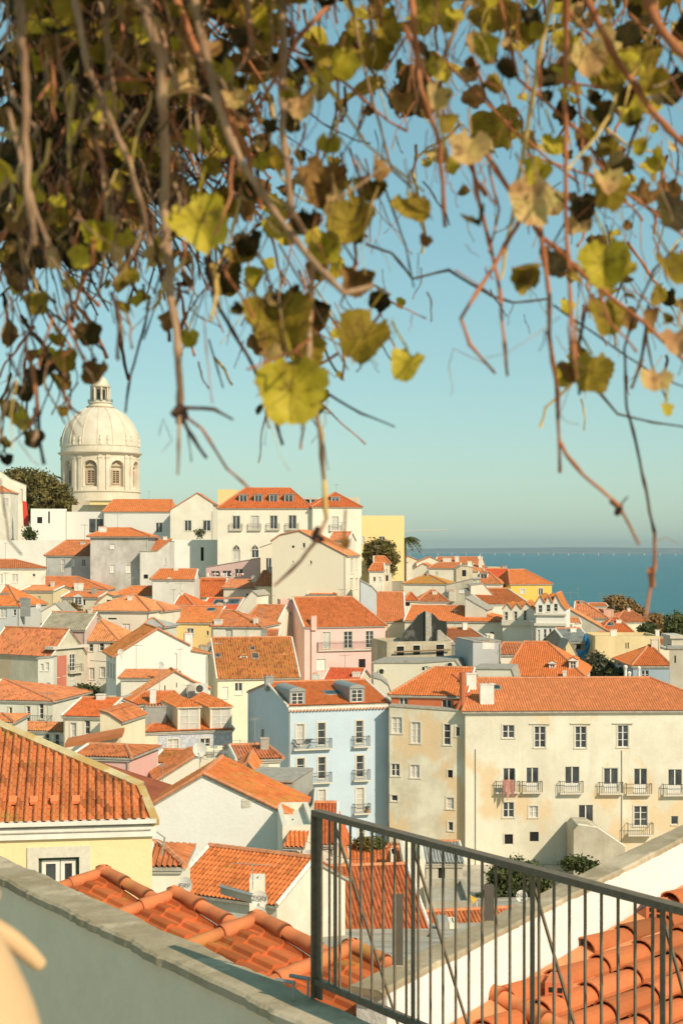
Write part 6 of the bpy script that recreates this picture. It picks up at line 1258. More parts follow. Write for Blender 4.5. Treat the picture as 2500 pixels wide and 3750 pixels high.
# ------------------------------------------------------------------ trees and shrubs
LM_OLV = leafmat('olive_leaves', (.06, .052, .014), (.15, .12, .03), (.27, .20, .055), .2, .6)
LM_GRN = leafmat('dark_leaves', (.03, .042, .013), (.08, .095, .027), (.18, .18, .055), .2, .8)  # brightest tone puts sunlit leaves into the crown colour
LM_AUT = leafmat('autumn_leaves', (.10, .07, .02), (.26, .15, .05), (.40, .25, .10), .2, .9)
M_BARK = plain('bark', (.13, .10, .065), .95, var=.4, sc=6)
def blobpts(rg, lobes):
    while True:
        c, r, w = rg.choices(lobes, [l[2] for l in lobes])[0]
        v = Vector((rg.gauss(0, 1), rg.gauss(0, 1), rg.gauss(0, 1))).normalized()*r*rg.uniform(.55, 1)**.6
        return c+v, v.normalized()
def tree(name, label, px_, py_top, py_bot, Y, rx, leaf, n, lm, seed=1, trunk=True, lobes=None, cat='tree', ybase=None, group=None):
    """px_: crown centre; rx half width in crop pixels"""
    rg = random.Random(seed); zt, zb_ = zpy(py_top, Y), zpy(py_bot, Y); c = Vector((kx(px_)*Y, Y, (zt+zb_)/2)); RX = rx/CR[cur[0]][2]/F*Y; RZ = (zt-zb_)/2
    gz = ground(c.x, c.y) if ybase is None else ybase
    root = thing(name, label, cat, Vector((c.x, c.y, min(gz, zb_-.2))), group)
    if lobes is None:
        lobes = []
        for k in range(11):
            a = rg.uniform(0, 6.283); e = rg.uniform(-.75, .8); rr = math.sqrt(1-e*e)*.62
            lobes.append((c+Vector((RX*rr*math.cos(a), RX*rr*math.sin(a), RZ*e*.66)), rg.uniform(.3, .46)*min(RX, RZ*1.2), 1.))
        lobes.append((c, .55*min(RX, RZ), 1.))
    else:
        lobes = [(W3(x, y, Y+dy), r/CR[cur[0]][2]/F*Y, 1.) for x, y, r, dy in lobes]
    q = MB(); cl = [blobpts(rg, lobes) for _ in range(max(20, n//14))]
    for _ in range(n):
        p0, nv = cl[rg.randrange(len(cl))]; p = p0+Vector((rg.gauss(0, 1), rg.gauss(0, 1), rg.gauss(0, .8)))*leaf*1.6
        d = (nv+Vector((rg.gauss(0, .7), rg.gauss(0, .7), rg.gauss(0, .7)+.3))).normalized(); u = d.cross(Vector((rg.gauss(0, 1), rg.gauss(0, 1), rg.gauss(0, 1)))).normalized(); v = d.cross(u); s = leaf*rg.uniform(.6, 1.3)
        q.poly([p-u*s, p-v*s*.55+d*s*.12, p+u*s, p+v*s*.55+d*s*.12])
    q.build('crown', lm, root)
    if trunk:
        t = MB(); b0 = Vector((c.x, c.y, min(gz, zb_))); top = c+Vector((0, 0, -RZ*.1)); r0 = max(.08, RX*.09)
        t.tube([b0, b0+(top-b0)*.4+Vector((rg.uniform(-.2, .2), 0, 0)), top], [r0, r0*.75, r0*.4], 0, 8)
        for l in lobes[:8]: m_ = b0+(top-b0)*rg.uniform(.5, .95); t.tube([m_, m_+(l[0]-m_)*.5+Vector((0, 0, .1*RZ)), l[0]], [r0*.4, r0*.25, r0*.1], 0, 5)
        t.build('trunk', M_BARK, root)
    return root
use('A')
tree('tree', 'large dark olive tree filling the space left of the church dome', 300, 232, 640, 440, 230, .55, 15000, LM_OLV, 4, lobes=[(110, 300, 60, 0), (190, 300, 75, 4), (270, 320, 70, -3), (340, 350, 70, 5), (400, 400, 75, 0), (300, 430, 110, -4), (180, 430, 90, 3), (450, 460, 65, 2), (210, 530, 60, 0), (480, 500, 45, 0), (130, 380, 60, 0), (360, 500, 60, 0)])
tree('shrub', 'small green shrub on the terrace corner at the far left', 215, 652, 735, 318, 40, .3, 700, LM_GRN, 9, False, cat='shrub')
tree('shrub', 'yellow green potted shrub among the plants of the gabled house terrace', 1430, 655, 735, 310, 22, .22, 300, LM_GRN, 12, False, cat='shrub')
use('B')
tree('tree', 'dense rounded dark tree in front of the yellow building', 1358, 762, 1000, 309, 110, .32, 14000, LM_OLV, 6, lobes=[(1300, 800, 35, 0), (1350, 795, 42, 0), (1400, 800, 38, 2), (1320, 850, 50, 0), (1400, 850, 50, -2), (1360, 880, 60, 0), (1430, 870, 30, 0), (1290, 840, 30, 0), (1330, 930, 55, 0), (1400, 940, 50, 0)])
use('D')
tree('tree', 'dark bushy tree in the shaded street behind the white dish', 615, 815, 935, 152, 78, .22, 3000, LM_GRN, 7)
tree('tree', 'bare autumn shrub with pale brown twigs behind the cream gable', 490, 200, 330, 222, 95, .2, 2200, LM_AUT, 8)
use('R')
tree('tree', 'grey green olive tree between the yellow building and the blue house', 720, 825, 1110, 172, 130, .22, 7000, leafmat('olive_grey', (.04, .045, .025), (.10, .11, .055), (.20, .19, .10), .15, 1), 9)
tree('shrub', 'low dark bush beside the blue house wall', 880, 1000, 1110, 166, 60, .2, 1500, LM_GRN, 10, False, cat='shrub')
tree('tree', 'dark green round tree at the right edge above the church', 1455, 430, 690, 300, 125, .4, 6000, LM_GRN, 11)
tree('tree', 'rust coloured autumn tree crowns behind the river-side roofs', 900, 250, 430, 330, 130, .4, 4500, LM_AUT, 12, lobes=[(840, 300, 50, 0), (900, 330, 60, 0), (970, 350, 55, 0), (1040, 385, 45, 0), (1090, 410, 35, 0), (800, 350, 40, 0)])
tree('tree', 'small golden autumn tree left of the dark tree at the right', 1255, 410, 640, 290, 60, .35, 2500, LM_AUT, 13)
tree('tree', 'sparse green tree above the yellow ochre building', 1190, 540, 650, 250, 75, .3, 1800, LM_GRN, 14)
use('M')
tree('tree', 'leafy fig tree behind the railing in front of the apartment wall', 760, 208, 450, 112, 165, .16, 9000, LM_GRN, 15, lobes=[(700, 270, 55, 0), (760, 250, 55, 2), (820, 260, 50, 0), (870, 290, 45, 1), (780, 310, 60, 0), (700, 330, 50, 0), (640, 390, 45, -1), (620, 420, 40, 0), (850, 340, 40, 0), (740, 380, 50, 0), (890, 320, 35, 0)])
tree('shrub', 'dark green shrub at the foot of the stair block', 1085, 190, 250, 121, 98, .16, 2200, LM_GRN, 16, False, cat='shrub')
use('N')
tree('shrub', 'bushy green terrace plant on the left above the small orange roof', 795, 222, 318, 101, 75, .12, 1500, LM_OLV, 17, False, cat='shrub')
tree('shrub', 'small green terrace plant on the right above the small orange roof', 950, 222, 312, 101.5, 50, .12, 900, LM_GRN, 18, False, cat='shrub')
# palm
use('C'); pc = W3(118, 245, 330); pr_ = thing('palm_tree', 'palm tree with drooping fronds at the right side of the yellow building', 'palm', Vector((pc.x, pc.y, ground(pc.x, pc.y))))
q = MB(); q.tube([Vector((pc.x, pc.y, 40)), pc+Vector((0, 0, -.5))], [.35, .25], 0, 8); q.build('trunk', M_BARK, pr_); q = MB(); rg = random.Random(5)
for k in range(34):
    a = rg.uniform(0, 6.28); L = rg.uniform(2.4, 3.8); up_ = rg.uniform(-.2, 1.1); d = Vector((math.cos(a), math.sin(a), 0)); prev = None
    for i in range(9):
        t_ = i/8; p = pc+d*L*t_+Vector((0, 0, up_*L*t_*.6-t_*t_*L*.75))
        if prev is not None:
            s_ = d.cross(Vector((0, 0, 1)))*(.5*(1-abs(t_-.4))+.1); q.poly([prev, p, p+s_*.8+Vector((0, 0, -.4))]); q.poly([p, prev, prev-s_*.8+Vector((0, 0, -.4))])
        prev = p
q.build('fronds', LM_GRN, pr_)
# a few slack overhead cables
for i, (x0, y0, Y0_, x1, y1, Y1_) in enumerate(((560, 2480, 165, 800, 2560, 150), (330, 2420, 178, 640, 2380, 205), (1060, 2470, 190, 1300, 2540, 150), (940, 2900, 100, 1150, 2960, 90), (1480, 2420, 170, 1800, 2440, 165), (0, 2700, 120, 430, 2790, 115), (1120, 3080, 74, 1420, 3120, 95))):
    use('P'); a_, b2 = W3(x0, y0, Y0_), W3(x1, y1, Y1_); q = MB(); q.tube([a_+(b2-a_)*(t_/10)-Vector((0, 0, .7*math.sin(math.pi*t_/10))) for t_ in range(11)], .018*Y0_/100, 0, 4)
    solo(q, 'overhead_cable', M_IRON, ['thin cable slung from the blank white gable to the brown lichen roof', 'thin cable running above the white street house', 'thin cable slung in front of the pink house', 'thin cable crossing in front of the blue house foot', 'thin cable over the grey cube roofs', 'long slack cable over the lower left white houses', 'slack cable crossing behind the railing post'][i], 'cable')
# washing lines, aerials, dishes, street bits
use('B'); rg = random.Random(2)
for k in range(16):
    x_ = 115+k*16.5; w_ = rg.uniform(8, 15); h_ = rg.uniform(12, 28)
    a_ = W3(x_, 978, 258); b2 = W3(x_+w_, 978+h_, 258); q = MB()
    q.add([Vector((a_.x, 258, a_.z)), Vector((b2.x, 258.05, a_.z)), Vector((b2.x-.05, 258.1, b2.z)), Vector((a_.x+.05, 258, b2.z+.1))], [(0, 1, 2, 3), (3, 2, 1, 0)])
    colr = [('white', (.8, .76, .68)), ('dark', (.06, .06, .07)), ('pink', (.6, .28, .24)), ('white', (.8, .76, .68)), ('brown', (.25, .16, .10))][rg.randrange(5)]
    solo(q, 'washing', plain(colr[0]+'_linen', colr[1], .9), colr[0]+' cloth, number '+['one','two','three','four','five','six','seven','eight','nine','ten','eleven','twelve','thirteen','fourteen','fifteen','sixteen'][k]+' from the left on the pink house washing line', 'laundry', 'washing on the pink house line')
use('S')
for cx, cy, Y, r, lb in ((575, 190, 236, .38, 'white dish on the tall chimney of the middle hipped house'), (800, 322, 248, .42, 'white dish at the left foot of the big orange roof'), (1378, 160, 258, .34, 'small dish beside the pink terrace house'), (1297, 512, 226, .40, 'dish beside the white triangular gable'), (108, 885, 168, .33, 'white dish on the left eave of the blank white gable'), (490, 1012, 161, .38, 'grey white dish on the roof below the blank gable')): dish(cx, cy, Y, r, lb)
use('D'); dish(276, 235, 200, .34, 'white dish beside the cream stepped gable'); dish(711, 890, 138, .32, 'large round white dish on the cream tower at left')
use('T'); dish(605, 118, 100, .46, 'large pale mesh dish in front of the blue tiled house'); 
use('Q'); dish(930, 238, 371, .42, 'small white dish on the tall chimney above the river')
use('S')
for i, (x_, y0, y1, Y, n_) in enumerate(((683, 420, 620, 212, 6), (738, 430, 610, 212, 5), (1450, 470, 640, 198, 4), (679, 850, 1040, 165, 4))): antenna(x_, y0, y1, Y, ['left aerial on the mossy yellow house roof', 'right aerial on the mossy yellow house roof', 'thin aerial over the white shuttered house', 'tall aerial against the blank white gable'][i], n_, .9, rg.uniform(0, 3))
use('T')
for i, (x_, y0, y1, Y) in enumerate(((740, 80, 250, 95), (832, 130, 260, 90), (990, 20, 280, 92), (250, 255, 530, 98), (603, 190, 330, 92))): antenna(x_, y0, y1, Y, ['aerial behind the mossy ridge beside the large mesh dish', 'aerial right above the mossy ridge', 'crooked tall aerial against the blue side wall', 'thin tall aerial over the salmon roof', 'pole under the large mesh dish'][i], 6, .5, rg.uniform(0, 3))
use('R'); antenna(395, 195, 300, 240, 'wide aerial against the river right of the gabled row', 5, 1.3, .2)
# ------------------------------------------------------------------ hanging vine close to the camera
use('Z'); rv = random.Random(11)
def vleaf(name, c1, c2, c3, tr=.32): 
    m, n, l, b = newmat(name); b.inputs['Roughness'].default_value = .6; b.inputs['Specular IOR Level'].default_value = .12
    v = mapped(n, l, (1, 1, 1)); f = noise_tex(n, l, v, 22, 5, .6); f2 = noise_tex(n, l, v, 70, 4, .7)
    col = ramp(n, l, f, [(.32, c3), (.45, c1), (.62, c2)]); col = mixc(n, l, ramp(n, l, f2, [(.56, (0, 0, 0)), (.66, (.8, .8, .8))]), col, (.16, .075, .03))
    l.new(col, b.inputs['Base Color']); bump(n, l, b, f2, .5, .002)
    t = N(n, 'BsdfTranslucent'); l.new(col, t.inputs[0]); mx = N(n, 'MixShader'); mx.inputs[0].default_value = tr
    o = n['Material Output']; l.new(b.outputs[0], mx.inputs[1]); l.new(t.outputs[0], mx.inputs[2]); l.new(mx.outputs[0], o.inputs[0]); return m
VL = {'y': vleaf('yellow_green_leaf', (.44, .35, .026), (.58, .45, .055), (.26, .18, .02)), 'o': vleaf('olive_leaf', (.22, .155, .015), (.36, .25, .03), (.09, .055, .009)),
      'b': vleaf('brown_leaf', (.20, .10, .025), (.36, .20, .06), (.08, .04, .012), .25), 't': vleaf('tan_leaf', (.60, .38, .15), (.56, .44, .14), (.44, .22, .09), .3), 'd': vleaf('shaded_leaf', (.035, .026, .006), (.08, .058, .011), (.012, .009, .003), .15)}  # near-black tone puts the shade on leaves into their colour
def stemmat(name, a, b_):
    m, n, l, b = newmat(name); b.inputs['Roughness'].default_value = .8; f = noise_tex(n, l, mapped(n, l, (1, 1, .3)), 30, 5, .65)
    l.new(ramp(n, l, f, [(.35, a), (.65, b_)]), b.inputs['Base Color']); bump(n, l, b, f, .6, .003); return m
VS = {'g': stemmat('grey_vine_bark', (.20, .11, .055), (.46, .29, .16)), 'r': stemmat('red_vine_stem', (.26, .08, .028), (.48, .19, .075)), 'd': stemmat('dark_vine_stem', (.022, .011, .006), (.10, .045, .02)), 'y': stemmat('yellow_vine_stem', (.50, .32, .08), (.62, .44, .16))}  # dark stem tone also stands in for shade deep in the tangle
OUT = [(0, 1), (.16, 1.04), (.3, .86), (.42, .98), (.58, .95), (.66, .78), (.8, .86), (.92, .62), (1, .12)]
def leafmesh(mb, c, size, nv, upv, m=0, fold=.35, rg=rv, veins=False):
    nv = nv.normalized(); up = (upv-nv*upv.dot(nv)).normalized(); rt = up.cross(nv); w = size/2; seed = rg.uniform(0, 99)
    outl = []
    for k in range(38):
        a = 2*math.pi*k/38; lob = 1+.08*math.cos(5*a)+(.045 if k % 2 else -.03)+.12*noise.noise(Vector((k*.35, seed, 0))); r = w*lob
        x = r*math.sin(a)*.98; y = r*math.cos(a)
        if abs(a-math.pi) < .5: y *= 1.12
        if a < .3 or a > 5.98: y *= .62
        outl.append((x, y))
    cur_ = rg.uniform(-.5, .6)/w; vs = [c]; 
    for s_ in (.55, 1.0):
        for x, y in outl: 
            x2, y2 = x*s_, y*s_; h = abs(x2)*fold+cur_*(y2*y2)*.8+.22*w*noise.noise(Vector((x2/w*1.9+seed, y2/w*1.9, 3)))*s_
            vs.append(c+rt*x2+up*y2+nv*h)
    n_ = 38; fs = [(0, 1+k, 1+(k+1) % n_) for k in range(n_)]+[(1+k, 1+n_+k, 1+n_+(k+1) % n_, 1+(k+1) % n_) for k in range(n_)]
    mb.add(vs, fs, m)
    # raised midrib and side veins
    if veins:
        for a in (.75, -.75, 1.55, -1.55, 2.3, -2.3):
            tp = c+rt*(w*.8*math.sin(a))+up*(w*.8*math.cos(a)); hh = abs(.8*w*math.sin(a))*fold+cur_*(.8*w*math.cos(a))**2*.8; mb.tube([c+nv*.003, (c+tp)/2+nv*(hh*.5+.002), tp+nv*(hh+.001)], w*.012, m, 3)
    mb.tube([c+up*w*.6+nv*.002, c+nv*.003, c-up*w*.95+nv*(.003+cur_*w*w*.7)], w*.02, m, 3)
def stem(mb, pts, r, m=0, jit=1.0, rg=rv, knots=True):
    """pts [(x,y,Y)] in crop pixels, radius in crop pixels at Y"""
    P = []; n = len(pts)
    for i in range(n-1):
        a, b = pts[i], pts[i+1]; k = max(2, int(math.hypot(b[0]-a[0], b[1]-a[1])/22))
        for j in range(k): t = j/k; P.append((a[0]+(b[0]-a[0])*t, a[1]+(b[1]-a[1])*t, a[2]+(b[2]-a[2])*t))
    P.append(pts[-1]); s = rg.uniform(0, 99); W = []; Rr = []; r = tuple(x*.86 for x in r)
    for i, (x, y, Y) in enumerate(P):
        x += jit*5*noise.noise(Vector((i*.35, s, 0))); y += jit*3*noise.noise(Vector((i*.35, s, 7))); W.append(W3(x, y, Y))
        t = i/max(1, len(P)-1); rr = (r[0]+(r[1]-r[0])*t if isinstance(r, tuple) else r); kn = 1.35 if knots and i % 5 == 3 else 1
        Rr.append(rr*kn*(1+.15*noise.noise(Vector((i*.9, s, 3))))/.6272/F*Y)
    mb.tube(W, Rr, m, 7)
MATL = ['y', 'o', 'b', 't', 'd']; MATS_ = ['g', 'r', 'd', 'y']
zones = [('dense tangle of grey brown vine stems and dark leaves hanging at the top left', 0, 430), ('vine curtain with long grey stems and a bright yellow leaf, left of centre', 430, 800), ('open vine strands with broad green leaves in the upper middle', 800, 1180), ('vine bundle with pale tan leaves and reddish stems hanging at the top right', 1180, 1600)]
roots = []; fol = []; tw_ = []
for i, (lb, x0, x1) in enumerate(zones):
    c = W3((x0+x1)/2, -260, 1.9); r_ = thing('hanging_vine', lb, 'vine', c, 'vines hanging over the view'); roots.append(r_); fol.append(MB()); tw_.append(MB())
def zi(x): return 0 if x < 430 else (1 if x < 800 else (2 if x < 1180 else 3))
STEMS = [  # (points, radius, colour, Y)
 ([(300, -60), (370, 130), (380, 400), (375, 470), (395, 700), (410, 800), (413, 940)], (15, 9), 'g', 1.5),
 ([(413, 935), (490, 940), (535, 962)], (6, 3), 'd', 1.52), ([(413, 945), (430, 985), (475, 1050)], (6, 4), 'd', 1.5), ([(418, 950), (465, 985), (520, 1075), (572, 1122)], (4, 3), 'r', 1.55), ([(412, 955), (408, 1090)], (5, 3), 'g', 1.45), ([(430, 985), (440, 1060)], (2, 1.5), 'd', 1.6),
 ([(400, 955), (412, 935), (425, 955), (412, 968)], (13, 11), 'd', 1.5),
 ([(560, 380), (640, 500), (720, 600), (790, 672), (850, 660)], (11, 8), 'g', 1.45),
 ([(650, -60), (650, 300), (668, 480), (715, 560), (715, 700), (706, 830), (722, 930), (736, 1000), (743, 1100), (748, 1190), (728, 1238)], (11, 5), 'g', 1.6),
 ([(722, 930), (736, 1000), (743, 1100), (748, 1190)], (5.5, 5.5), 'y', 1.59), ([(730, 1215), (722, 1235), (738, 1240)], (11, 9), 'd', 1.6), ([(728, 1240), (690, 1290), (630, 1345)], (4.5, 3.5), 'r', 1.6), ([(738, 1235), (770, 1248), (790, 1262)], (3, 2), 'r', 1.6), ([(712, 955), (740, 1000), (755, 1080)], (2, 1), 'd', 1.7),
 ([(470, 590), (500, 700), (560, 800), (612, 900), (650, 1022)], (6, 4), 'd', 1.75), ([(345, 680), (330, 760), (300, 860), (288, 945)], (3.5, 3), 'd', 1.9), ([(480, 780), (512, 890)], (2.5, 2), 'd', 1.9), ([(360, 690), (330, 780)], (2, 2), 'd', 2.1),
 ([(755, 905), (830, 950), (905, 980)], (3.5, 2), 'd', 1.8), ([(840, 560), (900, 580), (945, 640), (1030, 620), (1080, 650), (1130, 680), (1180, 695), (1260, 685)], (3.5, 3), 'd', 1.9),
 ([(1195, 500), (1140, 600), (1060, 730), (1080, 790), (1135, 857)], (6, 4), 'r', 1.6), ([(1080, 370), (1105, 480), (1130, 580), (1150, 680), (1166, 862)], (6, 4), 'r', 1.6), ([(1120, 380), (1145, 480), (1125, 580)], (3.5, 3), 'r', 1.65),
 ([(1300, -60), (1298, 250), (1300, 500), (1310, 700), (1325, 822)], (8, 4), 'r', 1.5), ([(1240, 520), (1262, 680), (1262, 780), (1280, 900), (1283, 1000), (1285, 1085)], (7, 4), 'r', 1.55), ([(1258, 760), (1275, 860), (1282, 960)], (6, 4), 'd', 1.57),
 ([(1283, 1010), (1300, 1045), (1340, 1090), (1420, 1160), (1448, 1215), (1466, 1250)], (5.5, 3.5), 'r', 1.55), ([(1405, 1150), (1424, 1165), (1416, 1178)], (9, 8), 'd', 1.55), ([(1424, 1160), (1442, 1140)], (3, 2), 'd', 1.55),
 ([(1560, 560), (1500, 620), (1450, 740), (1432, 800), (1440, 940), (1470, 1060), (1502, 1220)], (3, 4), 'd', 1.7), ([(1502, 1220), (1504, 1300), (1494, 1345), (1480, 1425)], (5, 4), 'r', 1.7), ([(1494, 1310), (1497, 1345)], (10, 9), 'r', 1.7),
 ([(1100, 330), (1240, 540), (1400, 680), (1480, 740), (1600, 860)], (7, 5), 'r', 1.6), ([(1330, 850), (1380, 905), (1420, 950), (1500, 970), (1600, 985)], (4, 2), 'd', 1.8), ([(1270, 700), (1400, 790), (1500, 860), (1600, 900)], (3, 2), 'd', 1.85),
 ([(1480, 740), (1500, 850), (1530, 920)], (3, 2), 'd', 1.8), ([(1345, 700), (1325, 800), (1330, 905)], (5, 3), 'd', 1.6), ([(1490, 700), (1470, 830), (1450, 890)], (5, 4), 'd', 1.65),
 ([(40, -60), (58, 200), (62, 440), (80, 560)], (13, 8), 'g', 1.4), ([(20, 250), (60, 420), (110, 560)], (7, 6), 'g', 1.45), ([(160, -60), (200, 150), (300, 380), (345, 560)], (9, 7), 'g', 1.5), ([(240, -60), (250, 120), (230, 330), (250, 560)], (8, 5), 'g', 1.6), ([(430, -60), (500, 240), (560, 385)], (13, 10), 'g', 1.5),
 ([(560, -60), (580, 120), (470, 240)], (9, 6), 'g', 1.7), ([(380, -60), (480, 180), (560, 330), (600, 480)], (10, 7), 'r', 1.6), ([(820, -60), (690, 80), (560, 300)], (7, 5), 'r', 1.7), ([(940, -60), (965, 200), (1010, 330), (1022, 520)], (9, 5), 'r', 1.55), ([(1100, -60), (1010, 150), (990, 250)], (6, 5), 'g', 1.7),
 ([(1280, -60), (1240, 120), (1210, 300), (1150, 640)], (8, 4), 'y', 1.6), ([(1320, -60), (1400, 110), (1500, 260), (1600, 360)], (10, 8), 'r', 1.5), ([(1460, -60), (1520, 70), (1600, 160)], (13, 12), 'r', 1.4), ([(1130, -60), (1190, 180), (1330, 300), (1420, 430), (1600, 560)], (5, 4), 'r', 1.75), ([(790, -60), (850, 210), (900, 390), (945, 430)], (5, 3), 'g', 1.8),
 ([(930, 60), (1050, 330), (1115, 450)], (6, 4), 'r', 1.7), ([(720, 150), (840, 330), (975, 440)], (4, 3), 'y', 1.7), ([(1200, 350), (1400, 420), (1600, 540)], (3, 3), 'r', 1.9), ([(1000, 120), (1180, 300), (1330, 420)], (3, 3), 'r', 1.9),
 ([(0, 600), (120, 720), (240, 805)], (4, 3), 'd', 1.9), ([(60, 730), (110, 900), (150, 975)], (2.5, 2), 'd', 1.9), ([(30, 700), (20, 900), (0, 1020)], (2.5, 2), 'd', 1.95), ([(170, 720), (90, 960), (0, 1040)], (2, 2), 'd', 1.9), ([(0, 1100), (20, 1240), (50, 1275)], (2, 2), 'd', 1.8), ([(130, 700), (150, 930), (170, 1000)], (2, 1.5), 'r', 1.9),
 ([(640, 560), (720, 700), (800, 850)], (3, 2), 'g', 1.8), ([(560, 640), (640, 760), (700, 900)], (5, 3), 'g', 1.7), ([(820, 600), (780, 700), (850, 760)], (3, 2), 'r', 1.7), ([(880, 420), (930, 560), (950, 660)], (3, 2), 'd', 1.8), ([(1045, 620), (1150, 690)], (2.5, 2), 'r', 1.7), ([(200, 170), (260, 180), (400, 182)], (6, 5), 'r', 1.6)]
for pts, r, c, Y in STEMS:
    q = MB(); Ys = [Y+.04*math.sin(i*1.3+pts[0][0]) for i in range(len(pts))]
    if isinstance(r, (int, float)): r = (r, r)
    stem(q, [(p[0], p[1], y_) for p, y_ in zip(pts, Ys)], r, 0, .8 if len(pts) > 2 else .3); q.build('stem', VS[c], roots[zi(sum(p[0] for p in pts)/len(pts))], True)
LEAVES = [(455, 505, 142, 'y', 1.45, -25), (672, 893, 165, 'y', 1.45, 10), (842, 772, 122, 'o', 1.6, 20), (935, 832, 80, 'y', 1.6, 25), (1080, 348, 96, 't', 1.5, 5), (1210, 462, 118, 't', 1.5, 0), (935, 482, 84, 'o', 1.6, 0), (1392, 600, 118, 'y', 1.5, 0), (1400, 430, 92, 'o', 1.55, 0), (1388, 722, 96, 'o', 1.6, 0),
 (1360, 852, 95, 'o', 1.6, 10), (1535, 620, 95, 'o', 1.5, 0), (1556, 780, 75, 't', 1.5, 0), (1106, 108, 66, 'y', 1.6, 0), (918, 232, 62, 'b', 1.7, 0), (1000, 222, 66, 't', 1.6, 0), (755, 335, 58, 'y', 1.6, 0), (850, 440, 74, 'o', 1.7, 0), (812, 512, 120, 'o', 1.6, 0), (976, 550, 34, 'b', 1.7, 30), (1528, 938, 34, 'y', 1.7, 10), (640, 745, 165, 'o', 1.65, 0),
 (575, 562, 70, 'd', 1.7, 0), (748, 560, 95, 'y', 1.6, 0), (692, 232, 84, 't', 1.6, 0), (224, 858, 70, 'b', 1.8, 0), (152, 822, 60, 'o', 1.8, 0), (88, 868, 56, 'd', 1.9, 0), (206, 764, 60, 'd', 1.9, 0), (82, 1010, 50, 'd', 1.9, 15), (18, 934, 46, 'o', 1.9, 0), (143, 943, 30, 'o', 1.9, 0), (433, 775, 46, 'y', 1.8, 0), (12, 1058, 34, 'd', 1.9, 0), (1540, 482, 92, 'd', 1.6, 0),
 (1480, 130, 86, 'o', 1.7, 0), (1532, 200, 90, 'd', 1.7, 0), (1272, 332, 66, 'y', 1.7, 0), (1330, 472, 74, 'd', 1.7, 0), (852, 118, 88, 'o', 1.7, 0), (532, 232, 60, 't', 1.6, 0), (790, 1246, 28, 'b', 1.6, 0), (735, 120, 70, 'o', 1.8, 0), (1265, 600, 80, 'd', 1.7, 0), (700, 800, 90, 'o', 1.7, 0), (1345, 130, 90, 't', 1.6, 0), (1440, 230, 80, 'y', 1.7, 0), (510, 640, 90, 'd', 1.8, 0), (730, 430, 120, 'b', 1.7, 0), (130, 780, 40, 'o', 1.9, 0), (55, 900, 46, 'd', 1.9, 0), (1310, 850, 60, 'b', 1.65, 0), (820, 640, 80, 'b', 1.65, 0)]
for x, y, s, c, Y, rot in LEAVES:
    q = MB(); a = R(rot+rv.uniform(-12, 12)); nv = Vector((rv.uniform(-.35, .5), -1, rv.uniform(-.1, .6))); upv = Vector((math.sin(a), 0, math.cos(a)))
    leafmesh(q, W3(x, y, Y), s/.6272/F*Y*.98, nv, upv, 0, rv.uniform(.25, .9), veins=True); p = W3(x, y-s*.4, Y); q.tube([p, p+Vector((rv.uniform(-.02, .02), .01, .03))], .0012, 0, 4)
    q.build('leaf', VL[c], roots[zi(x)], True)
COV = ["9999997797587999", "9988888586575798", "9988998445544688", "9977898733735656", "9987998766337476", "9888788852122574", "8666777842114675", "6542548661112546", "4710127522001523", "5300106500000121", "2000000000000000"]
for j, row_ in enumerate([COV[0], COV[0]]+list(COV)):
    for i in range(16):
        cv_ = int(row_[i]); xx, yy = i*98, (j-2)*98
        left = i < 5; nl_ = int(cv_*cv_*(.06 if left and j > 2 else (.105 if i > 10 else .065))+rv.random())
        for _ in range(nl_):
            x, y = xx+rv.uniform(0, 98), yy+rv.uniform(0, 98); Y = rv.uniform(1.5, 2.5)
            c = rv.choices(MATL, [2.4, 2.6, 1.4, .5, 3.6] if left else ([3, 4, 1.8, 1.4, 3] if i < 10 else [3.4, 4, 1.8, 2.2, 2.6]))[0]; nv = Vector((rv.gauss(0, .8), -1, rv.gauss(.2, .7))); a = rv.gauss(0, .6)
            leafmesh(fol[zi(x)], W3(x, y, Y), rv.uniform(30, 76)/.6272/F*1.7, nv, Vector((math.sin(a), 0, math.cos(a))), MATL.index(c), rv.choice((.2, .5, .9, 1.3)))
        for _ in range(int(cv_*(1.6 if left else 1.05)+rv.random()*.8)):
            x, y = xx+rv.uniform(0, 98), yy+rv.uniform(-60, 40); Y = rv.uniform(1.4, 2.5); L = rv.uniform(60, 210) if cv_ > 3 else rv.uniform(30, 80); a = rv.gauss(.12 if not left else .0, .4); pts = []
            for k in range(5): pts.append((x, y, Y)); x += math.sin(a)*L/4; y += math.cos(a)*L/4; a += rv.gauss(0, .22); Y += rv.uniform(-.03, .03)
            c = rv.choices(MATS_, [3, 2.4, 4, .3] if left else [1.6, 3.6, 2, 1])[0]; r0_ = rv.choice([1.5, 2, 2.5, 4, 6]) if left else rv.choice([1.1, 1.2, 1.5, 1.8, 2.4, 4.2])
            stem(tw_[zi(xx)], pts, (r0_, r0_*.7), MATS_.index(c), 1.0)
# deep thicket behind the top left; its shade is put into dark colours
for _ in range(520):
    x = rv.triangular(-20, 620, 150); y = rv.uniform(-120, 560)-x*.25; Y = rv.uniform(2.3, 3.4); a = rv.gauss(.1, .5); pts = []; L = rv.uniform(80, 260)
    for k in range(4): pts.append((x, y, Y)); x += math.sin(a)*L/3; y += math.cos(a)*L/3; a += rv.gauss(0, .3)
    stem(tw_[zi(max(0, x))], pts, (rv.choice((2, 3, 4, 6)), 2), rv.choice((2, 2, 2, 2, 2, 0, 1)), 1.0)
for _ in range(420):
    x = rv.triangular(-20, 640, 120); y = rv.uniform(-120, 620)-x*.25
    leafmesh(fol[zi(max(0, x))], W3(x, y, rv.uniform(2.3, 3.3)), rv.uniform(.04, .075), Vector((rv.gauss(0, .8), -1, rv.gauss(.2, .7))), Vector((rv.gauss(0, .5), 0, 1)), rv.choice((4, 4, 4, 2, 1)), .8)
